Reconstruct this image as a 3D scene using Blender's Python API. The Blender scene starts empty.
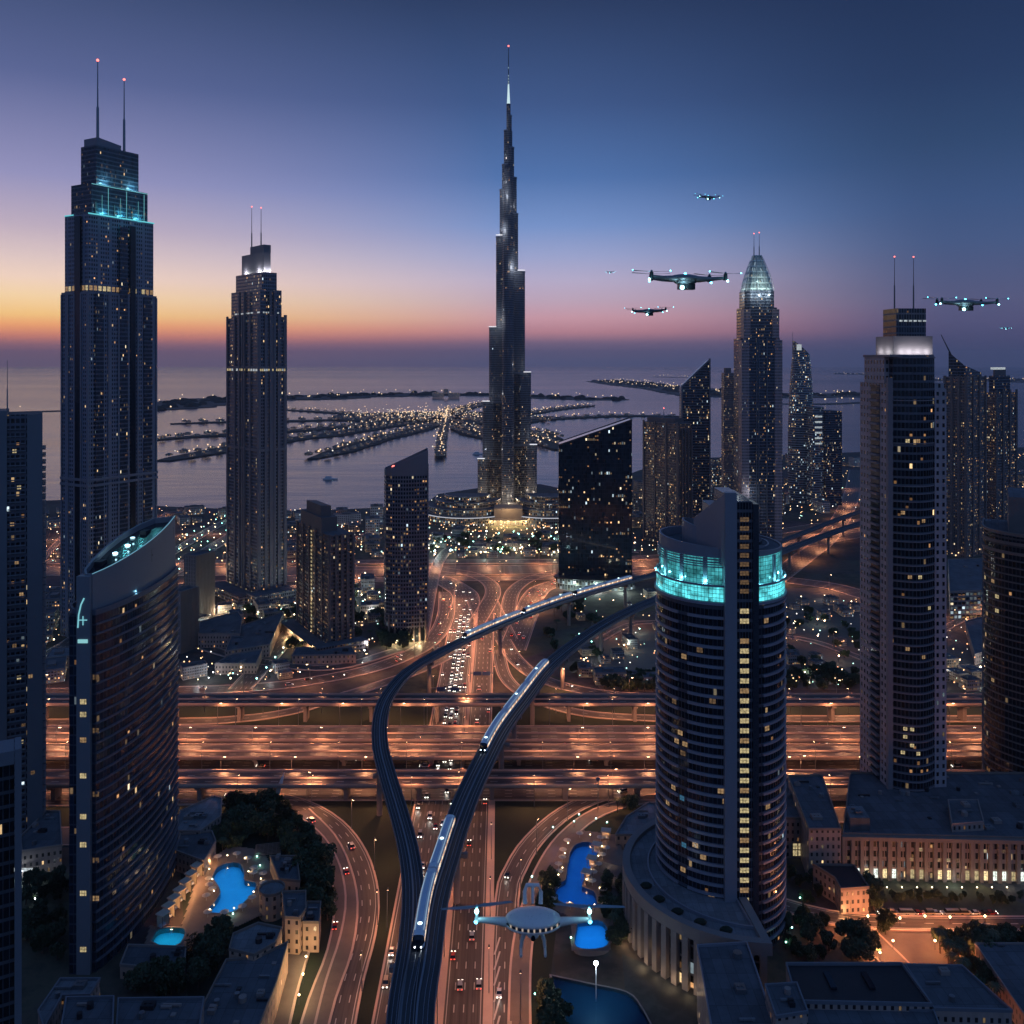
import bpy, math, random
from mathutils import Vector, Matrix, noise as mnoise
R = math.radians
random.seed(7)
S = bpy.context.scene

# ------------------------------------------------------------------ camera, world, sun, exposure
FPX, CAMH, HZ, CXP = 900.0, 240.0, 362.0, 512.0
cam_d = bpy.data.cameras.new('camera')
cam = bpy.data.objects.new('camera', cam_d)
S.collection.objects.link(cam)
cam.location = (0, 0, CAMH)
cam.rotation_euler = (R(90), 0, 0)
cam_d.sensor_width = 36
cam_d.lens = FPX * 36 / 1024
cam_d.shift_y = -(512 - HZ) / 1024
cam_d.clip_start = 0.5
cam_d.clip_end = 120000
S.camera = cam

S.view_settings.view_transform = 'Standard'
S.view_settings.look = 'None'
S.view_settings.gamma = 1
S.view_settings.exposure = 0.0
S.render.engine = 'CYCLES'
S.cycles.max_bounces = 5
S.cycles.diffuse_bounces = 2
S.cycles.glossy_bounces = 3
S.cycles.transparent_max_bounces = 8
S.cycles.volume_bounces = 1
S.cycles.sample_clamp_indirect = 3.0
S.cycles.caustics_reflective = False
S.cycles.caustics_refractive = False

def lin(r, g, b, a=1.0):
    f = lambda c: (c / 255 / 12.92) if c / 255 <= 0.04045 else ((c / 255 + 0.055) / 1.055) ** 2.4
    return (f(r), f(g), f(b), a)

world = bpy.data.worlds.new('World')
S.world = world
world.use_nodes = True
wn, wl = world.node_tree.nodes, world.node_tree.links
wn.clear()
def wmath(op, a, b=None, c=None, clamp=False):
    n = wn.new('ShaderNodeMath'); n.operation = op; n.use_clamp = clamp
    for i, v in enumerate((a, b, c)):
        if v is None: continue
        if isinstance(v, (int, float)): n.inputs[i].default_value = v
        else: wl.new(v, n.inputs[i])
    return n.outputs[0]
w_tc = wn.new('ShaderNodeTexCoord')
w_sep = wn.new('ShaderNodeSeparateXYZ'); wl.new(w_tc.outputs['Generated'], w_sep.inputs[0])
w_el = wmath('MULTIPLY', wmath('ARCSINE', w_sep.outputs[2]), 180 / math.pi)      # elevation in degrees
w_pos = wmath('DIVIDE', w_el, 40.0, clamp=True)
SUN_AZ = R(-36)
w_dot = wmath('ADD', wmath('MULTIPLY', w_sep.outputs[0], math.sin(SUN_AZ)), wmath('MULTIPLY', w_sep.outputs[1], math.cos(SUN_AZ)))
def ramp(stops):
    n = wn.new('ShaderNodeValToRGB'); cr = n.color_ramp
    cr.interpolation = 'LINEAR'
    for k, (deg, col) in enumerate(stops):
        p = deg / 40.0
        if k < 2: e = cr.elements[k]; e.position = p
        else: e = cr.elements.new(p)
        e.color = lin(*col)
    wl.new(w_pos, n.inputs[0])
    return n.outputs[0]
SKY_W = ramp([(0, (134, 102, 110)), (1.0, (160, 106, 110)), (1.5, (218, 132, 105)), (2.1, (250, 168, 106)), (2.7, (253, 202, 126)), (3.7, (252, 216, 166)), (4.8, (245, 214, 194)), (6.0, (225, 200, 197)), (7.7, (194, 175, 192)), (10.5, (152, 148, 190)), (16, (94, 103, 150)), (22, (58, 74, 114)), (40, (70, 92, 140))])
SKY_M = ramp([(0, (92, 90, 120)), (1.2, (124, 100, 124)), (1.9, (190, 132, 142)), (2.8, (204, 154, 166)), (3.9, (192, 166, 186)), (5.2, (183, 173, 203)), (6.7, (156, 165, 207)), (8.6, (118, 147, 202)), (11.6, (78, 114, 172)), (16, (60, 86, 136)), (22, (40, 58, 96)), (40, (50, 80, 130))])
SKY_E = ramp([(0, (58, 62, 92)), (1.2, (68, 68, 102)), (2.4, (79, 79, 115)), (3.6, (82, 86, 122)), (6.9, (66, 87, 130)), (9.2, (56, 82, 127)), (12.6, (44, 70, 110)), (16, (36, 58, 97)), (22, (27, 45, 80)), (40, (48, 78, 126))])  # top stop of each ramp is brightened to light the facades
def wmix(f, a, b):
    n = wn.new('ShaderNodeMix'); n.data_type = 'RGBA'
    wl.new(f, n.inputs[0]); wl.new(a, n.inputs[6]); wl.new(b, n.inputs[7])
    return n.outputs[2]
f1 = wmath('DIVIDE', wmath('SUBTRACT', 0.99, w_dot), 0.99 - 0.80, clamp=True)
_f2 = wmath('DIVIDE', wmath('SUBTRACT', 0.78, w_dot), 0.78 - 0.46, clamp=True)
f2 = wmath('MULTIPLY', wmath('MULTIPLY', _f2, _f2), wmath('SUBTRACT', 3.0, wmath('MULTIPLY', _f2, 2.0)))
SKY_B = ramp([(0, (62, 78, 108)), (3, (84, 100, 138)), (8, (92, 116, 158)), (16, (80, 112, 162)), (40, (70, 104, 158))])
f3 = wmath('DIVIDE', wmath('SUBTRACT', 0.34, w_dot), 0.34 + 0.25, clamp=True)       # brighter sky behind the camera, added to light the facades
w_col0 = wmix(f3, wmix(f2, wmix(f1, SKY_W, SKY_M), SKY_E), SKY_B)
w_gain = wmath('ADD', 1.0, wmath('MULTIPLY', 0.40, wmath('POWER', 2.718, wmath('MULTIPLY', wmath('MAXIMUM', w_el, 0.0), -0.30))))
w_gm = wn.new('ShaderNodeVectorMath'); w_gm.operation = 'SCALE'; wl.new(w_col0, w_gm.inputs[0]); wl.new(w_gain, w_gm.inputs['Scale'])
w_col = w_gm.outputs[0]
# very soft high cloud streaks near the afterglow
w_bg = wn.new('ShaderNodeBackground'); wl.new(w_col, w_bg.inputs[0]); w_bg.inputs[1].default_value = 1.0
# faint physical twilight sky on top of the afterglow
w_sky = wn.new('ShaderNodeTexSky'); w_sky.sky_type = 'NISHITA'; w_sky.sun_disc = False
w_sky.sun_elevation = R(-3); w_sky.sun_rotation = SUN_AZ
w_bg2 = wn.new('ShaderNodeBackground'); wl.new(w_sky.outputs[0], w_bg2.inputs[0]); w_bg2.inputs[1].default_value = 0.05
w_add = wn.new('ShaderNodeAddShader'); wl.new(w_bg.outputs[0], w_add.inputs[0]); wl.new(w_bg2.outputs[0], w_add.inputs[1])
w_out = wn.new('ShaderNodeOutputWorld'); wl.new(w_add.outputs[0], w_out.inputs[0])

# last glow of the sun that has just set: weak, broad, warm, from the horizon at the far left
sl = bpy.data.lights.new('sun', 'SUN'); sl.energy = 0.05; sl.angle = R(30); sl.color = (1.0, 0.62, 0.50)
so = bpy.data.objects.new('sun', sl); S.collection.objects.link(so)
so.rotation_euler = (R(87), 0, -SUN_AZ + R(180) - R(0))
_sd = Vector((math.sin(R(-70)), math.cos(R(-70)), math.tan(R(6)))).normalized()
so.rotation_euler = _sd.to_track_quat('Z', 'Y').to_euler()

# ------------------------------------------------------------------ placing
def P(px, py, z=0.0):
    d = FPX * (CAMH - z) / (py - HZ)
    return Vector(((px - CXP) * d / FPX, d, z))
def PD(px, py, d):
    return Vector(((px - CXP) * d / FPX, d, CAMH + (HZ - py) * d / FPX))
def ZA(py, d): return CAMH + (HZ - py) * d / FPX
def XA(px, d): return (px - CXP) * d / FPX

# ------------------------------------------------------------------ materials
MATS = {}
class NT:
    def __init__(s, name):
        s.m = bpy.data.materials.new(name); s.m.use_nodes = True
        s.n, s.l = s.m.node_tree.nodes, s.m.node_tree.links
        s.b = s.n['Principled BSDF']
        MATS[name] = s.m
    def put(s, sock, v):
        if v is None: return
        if hasattr(v, 'links') or isinstance(v, bpy.types.NodeSocket): s.l.new(v, sock)
        else: sock.default_value = v
    def math(s, op, a, b=None, c=None, clamp=False):
        n = s.n.new('ShaderNodeMath'); n.operation = op; n.use_clamp = clamp
        for i, v in enumerate((a, b, c)): s.put(n.inputs[i], v)
        return n.outputs[0]
    def mix(s, f, a, b, mode='MIX'):
        n = s.n.new('ShaderNodeMix'); n.data_type = 'RGBA'; n.blend_type = mode
        s.put(n.inputs[0], f); s.put(n.inputs[6], a); s.put(n.inputs[7], b)
        return n.outputs[2]
    def noise(s, vec, scale, detail=3, rough=0.5):
        n = s.n.new('ShaderNodeTexNoise'); n.inputs['Scale'].default_value = scale
        n.inputs['Detail'].default_value = detail; n.inputs['Roughness'].default_value = rough
        s.l.new(vec, n.inputs['Vector']); return n.outputs[0]
    def white(s, vec):
        n = s.n.new('ShaderNodeTexWhiteNoise'); n.noise_dimensions = '3D'
        s.l.new(vec, n.inputs['Vector']); return n.outputs
    def comb(s, x, y, z=0.0):
        n = s.n.new('ShaderNodeCombineXYZ'); s.put(n.inputs[0], x); s.put(n.inputs[1], y); s.put(n.inputs[2], z)
        return n.outputs[0]
    def tc(s, k):
        n = s.n.new('ShaderNodeTexCoord'); return n.outputs[k]
    def sep(s, v):
        n = s.n.new('ShaderNodeSeparateXYZ'); s.l.new(v, n.inputs[0]); return n.outputs
    def ramp(s, f, stops, interp='LINEAR'):
        n = s.n.new('ShaderNodeValToRGB'); cr = n.color_ramp; cr.interpolation = interp
        for k, (p, c) in enumerate(stops):
            if k < 2: e = cr.elements[k]; e.position = p
            else: e = cr.elements.new(p)
            e.color = (*c[:3], 1)
        s.l.new(f, n.inputs[0]); return n.outputs[0]
    def bump(s, h, strength=0.3, dist=1.0):
        n = s.n.new('ShaderNodeBump'); n.inputs['Strength'].default_value = strength; n.inputs['Distance'].default_value = dist
        s.l.new(h, n.inputs['Height']); s.l.new(n.outputs[0], s.b.inputs['Normal'])
    def set(s, **k):
        names = dict(col='Base Color', rough='Roughness', metal='Metallic', em='Emission Color', es='Emission Strength', spec='Specular IOR Level')
        for a, v in k.items(): s.put(s.b.inputs[names[a]], v)

def plain(name, col, rough=0.7, metal=0.0, var=0.25, scale=0.15, coord='Object', bump=0.0):
    t = NT(name); v = t.tc(coord)
    n = t.noise(v, scale, 5, 0.6); n2 = t.noise(v, scale * 9, 3, 0.6)
    f = t.math('ADD', t.math('MULTIPLY', n, 0.65), t.math('MULTIPLY', n2, 0.35))
    c = (*col, 1)
    t.set(col=t.mix(f, tuple(max(0, x * (1 - 1.6 * var)) for x in col) + (1,), tuple(x * (1 + 1.6 * var) for x in col) + (1,)), metal=metal,
          rough=t.math('ADD', t.math('MULTIPLY', n2, 0.2), rough - 0.1, clamp=True))
    if bump: t.bump(n2, bump, 0.2)
    return t.m
def glow(name, col, strength, sample=False):
    t = NT(name); t.set(col=(0.02, 0.02, 0.02, 1), em=(*col, 1), es=strength, rough=0.4)
    t.m.cycles.emission_sampling = 'AUTO' if sample else 'NONE'
    return t.m

WARM = (1.0, 0.62, 0.28); GOLD = (1.0, 0.78, 0.42); COOL = (0.75, 0.9, 1.0); TEAL = (0.15, 0.85, 0.95); ORANGE = (1.0, 0.40, 0.20)

def facade(name, ww=3.2, fh=3.6, wall=(0.10, 0.10, 0.13), glass=(0.02, 0.03, 0.045), mx=0.12, my0=0.25, my1=0.12, lit=0.10, rows=0.0,
           es=1.2, warm=0.75, grough=0.12, gmetal=0.35, bays=0.0, bayw=0, low=0.0, lowz=30.0, wrough=0.55, wspec=0.4):
    """glass and wall grid in metres of UV: u along the wall, v up it; behind a few panes a lamp is on"""
    wall = tuple(c * 1.7 for c in wall); glass = tuple(c * 1.3 for c in glass); lit *= 1.0; low *= .8; ww *= .78; fh_ = fh
    t = NT(name)
    uv = t.sep(t.tc('UV'))
    oi = t.n.new('ShaderNodeObjectInfo')
    seed = t.math('MULTIPLY', oi.outputs['Random'], 57.0)
    cu = t.math('DIVIDE', uv[0], ww); cv = t.math('DIVIDE', uv[1], fh)
    iu = t.math('FLOOR', cu); iv = t.math('FLOOR', cv)
    fu = t.math('FRACT', cu); fv = t.math('FRACT', cv)
    mk = t.math('MULTIPLY', t.math('GREATER_THAN', fu, mx), t.math('LESS_THAN', fu, 1 - mx))
    mk = t.math('MULTIPLY', mk, t.math('MULTIPLY', t.math('GREATER_THAN', fv, my0), t.math('LESS_THAN', fv, 1 - my1)))
    if bayw:   # solid piers every bayw windows
        fb = t.math('FRACT', t.math('DIVIDE', t.math('ADD', iu, 0.5), float(bayw)))
        mk = t.math('MULTIPLY', mk, t.math('LESS_THAN', fb, 1 - bays))
    w1 = t.white(t.comb(iu, iv, seed)); w2 = t.white(t.comb(t.math('ADD', iu, 31.7), iv, seed))
    big = t.noise(t.comb(t.math('MULTIPLY', iu, 0.11), t.math('MULTIPLY', iv, 0.07), seed), 1.0, 2)
    prob = t.math('MULTIPLY', t.math('MULTIPLY', t.math('POWER', big, 2.0), 4.0), lit)
    if low:
        prob = t.math('ADD', prob, t.math('MULTIPLY', t.math('SUBTRACT', 1.0, t.math('DIVIDE', uv[1], lowz, clamp=True)), low))
    on = t.math('LESS_THAN', w1[0], prob)
    if rows:   # a floor left on by the cleaners: longer strips of neighbouring panes
        wr = t.white(t.comb(t.math('FLOOR', t.math('DIVIDE', iu, 7.0)), iv, t.math('ADD', seed, 9.0)))
        on = t.math('MAXIMUM', on, t.math('MULTIPLY', t.math('LESS_THAN', wr[0], rows), t.math('LESS_THAN', w1[0], 0.75)))
    br = t.math('ADD', t.math('MULTIPLY', t.math('POWER', w2[1] if False else t.white(t.comb(iu, t.math('ADD', iv, 77.3), seed))[0], 6.0), 1.5), 0.12)
    inner = t.math('ADD', t.math('MULTIPLY', t.noise(t.comb(uv[0], uv[1], seed), 1.1, 2), 1.0), 0.45)
    colr = t.ramp(w2[0], [(0.0, (1.0, 0.50, 0.20)), (warm * 0.5, (1.0, 0.66, 0.32)), (warm, (1.0, 0.82, 0.52)), (min(1, warm + 0.12), (0.70, 0.90, 1.0))], 'CONSTANT')
    es_ = t.math('MULTIPLY', t.math('MULTIPLY', on, mk), t.math('MULTIPLY', t.math('MULTIPLY', br, inner), es))
    # each pane's glass colour gets a random tone of its own
    lt = t.math('MULTIPLY', t.math('GREATER_THAN', fu, mx + (.5 - mx) * .22), t.math('LESS_THAN', fu, 1 - mx - (.5 - mx) * .22)); lt = t.math('MULTIPLY', lt, t.math('LESS_THAN', fv, t.math('ADD', my0 + .28, t.math('MULTIPLY', w1[0], 0.0) if False else t.math('MULTIPLY', w2[0], .5))))
    es_ = t.math('MULTIPLY', es_, lt)
    tone = t.math('ADD', t.math('MULTIPLY', w2[0], 0.9), 0.45)
    gl = t.mix(1.0, (*glass, 1), t.comb(tone, tone, tone), 'MULTIPLY')
    wn_ = t.math('ADD', t.math('MULTIPLY', t.noise(t.comb(t.math('MULTIPLY', uv[0], 1.0), t.math('MULTIPLY', uv[1], 0.12), 0.0), 0.35, 4), 0.8), 0.6)
    wl_ = t.mix(1.0, (*wall, 1), t.comb(wn_, wn_, wn_), 'MULTIPLY')
    t.set(col=t.mix(mk, wl_, gl), rough=t.math('ADD', t.math('MULTIPLY', mk, grough - wrough), wrough),
          metal=t.math('MULTIPLY', mk, gmetal), em=colr, es=es_)
    t.m.cycles.emission_sampling = 'NONE'
    return t.m

def roadmat(name, base=(0.055, 0.05, 0.05), lane=3.6, dash=12.0, half=0.0, edge=True, line=(0.55, 0.52, 0.48)):
    t = NT(name)
    uv = t.sep(t.tc('UV'))
    cu = t.math('DIVIDE', uv[0], lane)
    ln = t.math('LESS_THAN', t.math('ABSOLUTE', t.math('SUBTRACT', t.math('FRACT', t.math('ADD', cu, 0.5)), 0.5)), 0.055)
    ds = t.math('LESS_THAN', t.math('FRACT', t.math('DIVIDE', uv[1], dash)), 0.34)
    m = t.math('MULTIPLY', ln, ds)
    if half:
        au = t.math('ABSOLUTE', uv[0])
        m = t.math('MULTIPLY', m, t.math('LESS_THAN', au, half - 2.0))
        if edge:
            e = t.math('LESS_THAN', t.math('ABSOLUTE', t.math('SUBTRACT', au, half - 0.9)), 0.16)
            m = t.math('MAXIMUM', m, e)
    wear = t.noise(t.comb(t.math('MULTIPLY', uv[0], 0.9), t.math('MULTIPLY', uv[1], 0.012), 0.0), 1.0, 5, 0.65)
    blot = t.noise(t.tc('Object'), 0.03, 5, 0.6)
    f = t.math('ADD', t.math('MULTIPLY', wear, 3.2), t.math('MULTIPLY', blot, 0.8))
    f = t.math('MAXIMUM', t.math('SUBTRACT', f, 1.1), 0.22)
    c = t.mix(1.0, (*base, 1), t.comb(f, f, f), 'MULTIPLY')
    m = t.math('MULTIPLY', m, t.math('ADD', 0.35, t.math('MULTIPLY', wear, 0.8), clamp=True))
    t.set(col=t.mix(m, c, (*line, 1)), rough=0.55)
    return t.m

# ------------------------------------------------------------------ mesh building
class MB:
    def __init__(s): s.v, s.f, s.m, s.uv, s.sm = [], [], [], [], []
    def face(s, pts, uvs=None, mat=0, smooth=False):
        b = len(s.v); s.v += [tuple(p) for p in pts]; s.f.append(tuple(range(b, b + len(pts))))
        s.m.append(mat); s.sm.append(smooth)
        s.uv += [tuple(u) for u in (uvs if uvs else [(p[0], p[1]) for p in pts])]
    def prism(s, poly, z0, z1, mat=0, top=None, u0=0.0, cap=True, bottom=False, smooth=False):
        """poly counter-clockwise from above; z1 number or function(x,y)"""
        n = len(poly); zf = z1 if callable(z1) else (lambda x, y: z1)
        zb = z0 if callable(z0) else (lambda x, y: z0)
        u = u0
        for i in range(n):
            a, b = poly[i], poly[(i + 1) % n]
            L = math.hypot(b[0] - a[0], b[1] - a[1])
            za, zb_ = zf(*a), zf(*b); ya, yb = zb(*a), zb(*b)
            s.face([(a[0], a[1], ya), (b[0], b[1], yb), (b[0], b[1], zb_), (a[0], a[1], za)], [(u, ya), (u + L, yb), (u + L, zb_), (u, za)], mat, smooth)
            u += L
        if cap: s.face([(p[0], p[1], zf(*p)) for p in poly], None, mat if top is None else top)
        if bottom: s.face([(p[0], p[1], zb(*p)) for p in reversed(poly)], None, mat if top is None else top)
        return s
    def box(s, x0, y0, z0, x1, y1, z1, mat=0, top=None, bottom=False):
        return s.prism([(x0, y0), (x1, y0), (x1, y1), (x0, y1)], z0, z1, mat, top, bottom=bottom)
    def obox(s, c, ax, hx, hy, z0, z1, mat=0):
        """box with centre c, x axis direction angle ax"""
        ca, sa = math.cos(ax), math.sin(ax)
        pts = [(c[0] + ca * a - sa * b, c[1] + sa * a + ca * b) for a, b in ((-hx, -hy), (hx, -hy), (hx, hy), (-hx, hy))]
        return s.prism(pts, z0, z1, mat, bottom=True)
    def tube(s, pts, rad, seg=8, mat=0, closed=True):
        rings = []
        for i, p in enumerate(pts):
            p = Vector(p); r = rad[i] if isinstance(rad, (list, tuple)) else rad
            d = (Vector(pts[min(i + 1, len(pts) - 1)]) - Vector(pts[max(i - 1, 0)])).normalized()
            a = d.orthogonal().normalized() if abs(d.z) > 0.9 else d.cross(Vector((0, 0, 1))).normalized()
            if abs(d.z) > 0.9: a = (Vector((1, 0, 0)) - d * d.x).normalized()
            b = d.cross(a)
            rings.append([p + (a * math.cos(t) + b * math.sin(t)) * r for t in [2 * math.pi * k / seg for k in range(seg)]])
        for i in range(len(rings) - 1):
            for k in range(seg):
                k2 = (k + 1) % seg
                s.face([rings[i][k], rings[i][k2], rings[i + 1][k2], rings[i + 1][k]], [(k, i)] * 4, mat, True)
        if closed:
            s.face(list(reversed(rings[0])), None, mat); s.face(rings[-1], None, mat)
        return s
    def ball(s, c, rx, ry=None, rz=None, seg=12, rng=7, mat=0):
        ry = ry or rx; rz = rz or rx; c = Vector(c)
        g = [[c + Vector((rx * math.sin(math.pi * i / rng) * math.cos(2 * math.pi * k / seg), ry * math.sin(math.pi * i / rng) * math.sin(2 * math.pi * k / seg), rz * math.cos(math.pi * i / rng))) for k in range(seg)] for i in range(rng + 1)]
        for i in range(rng):
            for k in range(seg):
                k2 = (k + 1) % seg
                if i == 0: s.face([g[0][0], g[1][k], g[1][k2]], None, mat, True)
                elif i == rng - 1: s.face([g[i][k], g[rng][0], g[i][k2]], None, mat, True)
                else: s.face([g[i][k], g[i + 1][k], g[i + 1][k2], g[i][k2]], None, mat, True)
        return s
    def sweep(s, path, prof, mat=0, closed=True, smooth=False, caps=True, v0=0.0):
        """prof: list of (offset to the right of travel, height); path: 3D points"""
        fr = []; v = v0; acc = []
        for i, p in enumerate(path):
            a, b = path[max(i - 1, 0)], path[min(i + 1, len(path) - 1)]
            t = Vector((b[0] - a[0], b[1] - a[1], 0)).normalized(); r = Vector((t.y, -t.x, 0))
            fr.append([Vector(p) + r * o + Vector((0, 0, h)) for o, h in prof])
            if i: v += (Vector(path[i]) - Vector(path[i - 1])).length
            acc.append(v)
        n = len(prof); us = [0.0]
        for k in range(1, n + 1): us.append(us[-1] + math.hypot(prof[k % n][0] - prof[k - 1][0], prof[k % n][1] - prof[k - 1][1]))
        if not closed:
            us = [o for o, h in prof]
        for i in range(len(path) - 1):
            for k in range(n if closed else n - 1):
                k2 = (k + 1) % n
                s.face([fr[i][k], fr[i + 1][k], fr[i + 1][k2], fr[i][k2]], [(us[k], acc[i]), (us[k], acc[i + 1]), (us[k + 1], acc[i + 1]), (us[k + 1], acc[i])], mat, smooth)
        if closed and caps:
            s.face(list(reversed(fr[0])), None, mat); s.face(fr[-1], None, mat)
        return s
    def build(s, name, mats, parent=None, loc=None):
        me = bpy.data.meshes.new(name)
        me.from_pydata(s.v, [], s.f)
        ul = me.uv_layers.new(name='UVMap')
        ul.data.foreach_set('uv', [c for u in s.uv for c in u])
        for m in (mats if isinstance(mats, (list, tuple)) else [mats]): me.materials.append(m)
        me.polygons.foreach_set('material_index', s.m)
        me.polygons.foreach_set('use_smooth', s.sm)
        if any(s.sm):
            import bmesh
            bm = bmesh.new(); bm.from_mesh(me)
            bmesh.ops.remove_doubles(bm, verts=[v for v in bm.verts if all(f.smooth for f in v.link_faces)], dist=1e-4)
            bm.to_mesh(me); bm.free()
        me.update()
        o = bpy.data.objects.new(name, me); S.collection.objects.link(o)
        if parent: o.parent = parent
        if loc is not None: o.location = loc
        return o

def tag(o, label, cat, group=None, kind=None):
    if label: o['label'] = label
    if cat: o['category'] = cat
    if group: o['group'] = group
    if kind: o['kind'] = kind
    return o
def struct(o): o['kind'] = 'structure'; return o
def thing(name, label, cat, loc=(0, 0, 0), rz=0.0, group=None):
    o = bpy.data.objects.new(name, None); S.collection.objects.link(o)
    o.empty_display_size = 2
    o.location = loc; o.rotation_euler = (0, 0, rz)
    return tag(o, label, cat, group)
def kids(o): return KIDS.get(o.name, [])
def dup(root, loc, rz=None, label=None, group=None, scale=None, children=None):
    r = root.copy(); S.collection.objects.link(r); r.location = loc
    if rz is not None: r.rotation_euler = (0, 0, rz)
    if label: r['label'] = label
    if group: r['group'] = group
    if scale: r.scale = scale if hasattr(scale, '__len__') else (scale,) * 3
    for ch in (root.children if children is None else children):
        c = ch.copy(); S.collection.objects.link(c); c.parent = r
        for g in ch.children:
            d = g.copy(); S.collection.objects.link(d); d.parent = c
    return r
def lamp(kind, loc, power, col, radius=0.5, parent=None, spot=150, rot=(0, 0, 0), name='bulb_light'):
    l = bpy.data.lights.new(name, kind); l.energy = power; l.color = col
    if kind == 'SPOT': l.spot_size = R(spot); l.spot_blend = 0.7; l.shadow_soft_size = radius
    elif kind == 'POINT': l.shadow_soft_size = radius
    o = bpy.data.objects.new(name, l); S.collection.objects.link(o); o.location = loc; o.rotation_euler = rot
    if parent: o.parent = parent
    return o

def spline(pts, step=5.0):
    pts = [Vector(p) for p in pts]; out = []
    ext = [pts[0] * 2 - pts[1]] + pts + [pts[-1] * 2 - pts[-2]]
    for i in range(1, len(ext) - 2):
        p0, p1, p2, p3 = ext[i - 1:i + 3]
        n = max(2, int((p2 - p1).length / step))
        for k in range(n):
            t = k / n
            out.append(0.5 * ((2 * p1) + (p2 - p0) * t + (2 * p0 - 5 * p1 + 4 * p2 - p3) * t * t + (3 * p1 - p0 - 3 * p2 + p3) * t ** 3))
    out.append(pts[-1]); return out
class Path:
    def __init__(s, pts, step=5.0):
        s.p = spline(pts, step); s.a = [0.0]
        for i in range(1, len(s.p)): s.a.append(s.a[-1] + (s.p[i] - s.p[i - 1]).length)
        s.L = s.a[-1]
    def at(s, d, off=0.0, dz=0.0):
        d = max(0, min(s.L - 1e-3, d))
        import bisect
        i = min(len(s.p) - 2, max(0, bisect.bisect_right(s.a, d) - 1))
        t = (d - s.a[i]) / max(1e-6, s.a[i + 1] - s.a[i])
        p = s.p[i].lerp(s.p[i + 1], t); tg = (s.p[min(i + 2, len(s.p) - 1)] - s.p[max(i - 1, 0)]); tg.z = 0; tg.normalize()
        return p + Vector((tg.y, -tg.x, 0)) * off + Vector((0, 0, dz)), math.atan2(tg.y, tg.x)
    def near(s, w):
        return min(range(len(s.p)), key=lambda i: (s.p[i].xy - Vector(w).xy).length)
    def sub(s, d0, d1, step=3.0, off=0.0, dz=0.0):
        n = max(2, int((d1 - d0) / step)); return [s.at(d0 + (d1 - d0) * k / n, off, dz)[0] for k in range(n + 1)]
def inpoly(x, y, poly):
    c = False; n = len(poly)
    for i in range(n):
        a, b = poly[i], poly[i - 1]
        if (a[1] > y) != (b[1] > y) and x < (b[0] - a[0]) * (y - a[1]) / (b[1] - a[1]) + a[0]: c = not c
    return c
def offset(poly, d):
    n = len(poly); out = []
    for i in range(n):
        a, b, c = Vector(poly[i - 1]), Vector(poly[i]), Vector(poly[(i + 1) % n])
        e1, e2 = (b - a).normalized(), (c - b).normalized()
        n1, n2 = Vector((e1.y, -e1.x)), Vector((e2.y, -e2.x))
        m = (n1 + n2); k = m.length
        m = m / k if k > 1e-6 else n1
        out.append(tuple(b + m * (d / max(0.35, m.dot(n1)))))
    return out
def rect(x0, y0, x1, y1): return [(x0, y0), (x1, y0), (x1, y1), (x0, y1)]
def disc(cx, cy, r, n=40, a0=0.0, a1=360.0):
    full = abs(a1 - a0) >= 360
    return [(cx + r * math.cos(R(a0 + (a1 - a0) * k / (n if full else n - 1))), cy + r * math.sin(R(a0 + (a1 - a0) * k / (n if full else n - 1)))) for k in range(n)]
# ------------------------------------------------------------------ shared materials
M_conc = plain('concrete', (0.24, 0.20, 0.19), 0.75, 0, 0.22, 0.12)
M_conc_d = plain('dark_concrete', (0.12, 0.12, 0.13), 0.75, 0, 0.2, 0.12)
M_parapet = plain('pale_parapet', (0.50, 0.36, 0.30), 0.7, 0, 0.18, 0.1)
M_metal = plain('grey_metal', (0.22, 0.23, 0.25), 0.4, 0.7, 0.1, 0.3)
M_dark = plain('dark_metal', (0.03, 0.032, 0.04), 0.45, 0.4, 0.2, 0.3)
def roofmat(name, col, st=3.6):
    t = NT(name); v = t.tc('Object'); s_ = t.sep(v); n = t.noise(v, .07, 5, .65); n2 = t.noise(v, .5, 4, .7)
    ln = t.math('MAXIMUM', t.math('LESS_THAN', t.math('FRACT', t.math('DIVIDE', s_[0], st)), .045), t.math('LESS_THAN', t.math('FRACT', t.math('DIVIDE', s_[1], st * 2.2)), .03))
    w = t.white(t.comb(t.math('FLOOR', t.math('DIVIDE', s_[0], st)), t.math('FLOOR', t.math('DIVIDE', s_[1], st * 2.2)), 0.0))
    f = t.math('ADD', t.math('ADD', t.math('MULTIPLY', n, 1.1), t.math('MULTIPLY', n2, .5)), t.math('MULTIPLY', w[0], .35)); f = t.math('MULTIPLY', f, t.math('SUBTRACT', 1.0, t.math('MULTIPLY', ln, .45)))
    t.set(col=t.mix(1.0, (*col, 1), t.comb(f, f, f), 'MULTIPLY'), rough=.85); return t.m
M_roof = roofmat('roof_felt', (0.085, 0.095, 0.115)); M_roof2 = roofmat('pale_roof', (0.16, 0.17, 0.19), 2.6)
M_stone = plain('sandstone', (0.20, 0.155, 0.135), 0.8, 0, 0.2, 0.15)
M_asph = roadmat('asphalt_plain', (0.075, 0.068, 0.066))
M_glass_d = plain('dark_glass', (0.015, 0.022, 0.034), 0.1, 0.35, 0.15, 0.1)
M_red = glow('aviation_red', (1.0, 0.15, 0.12), 4)
M_white = plain('white_paint', (0.62, 0.64, 0.68), 0.35, 0.0, 0.06, 0.4)

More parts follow.
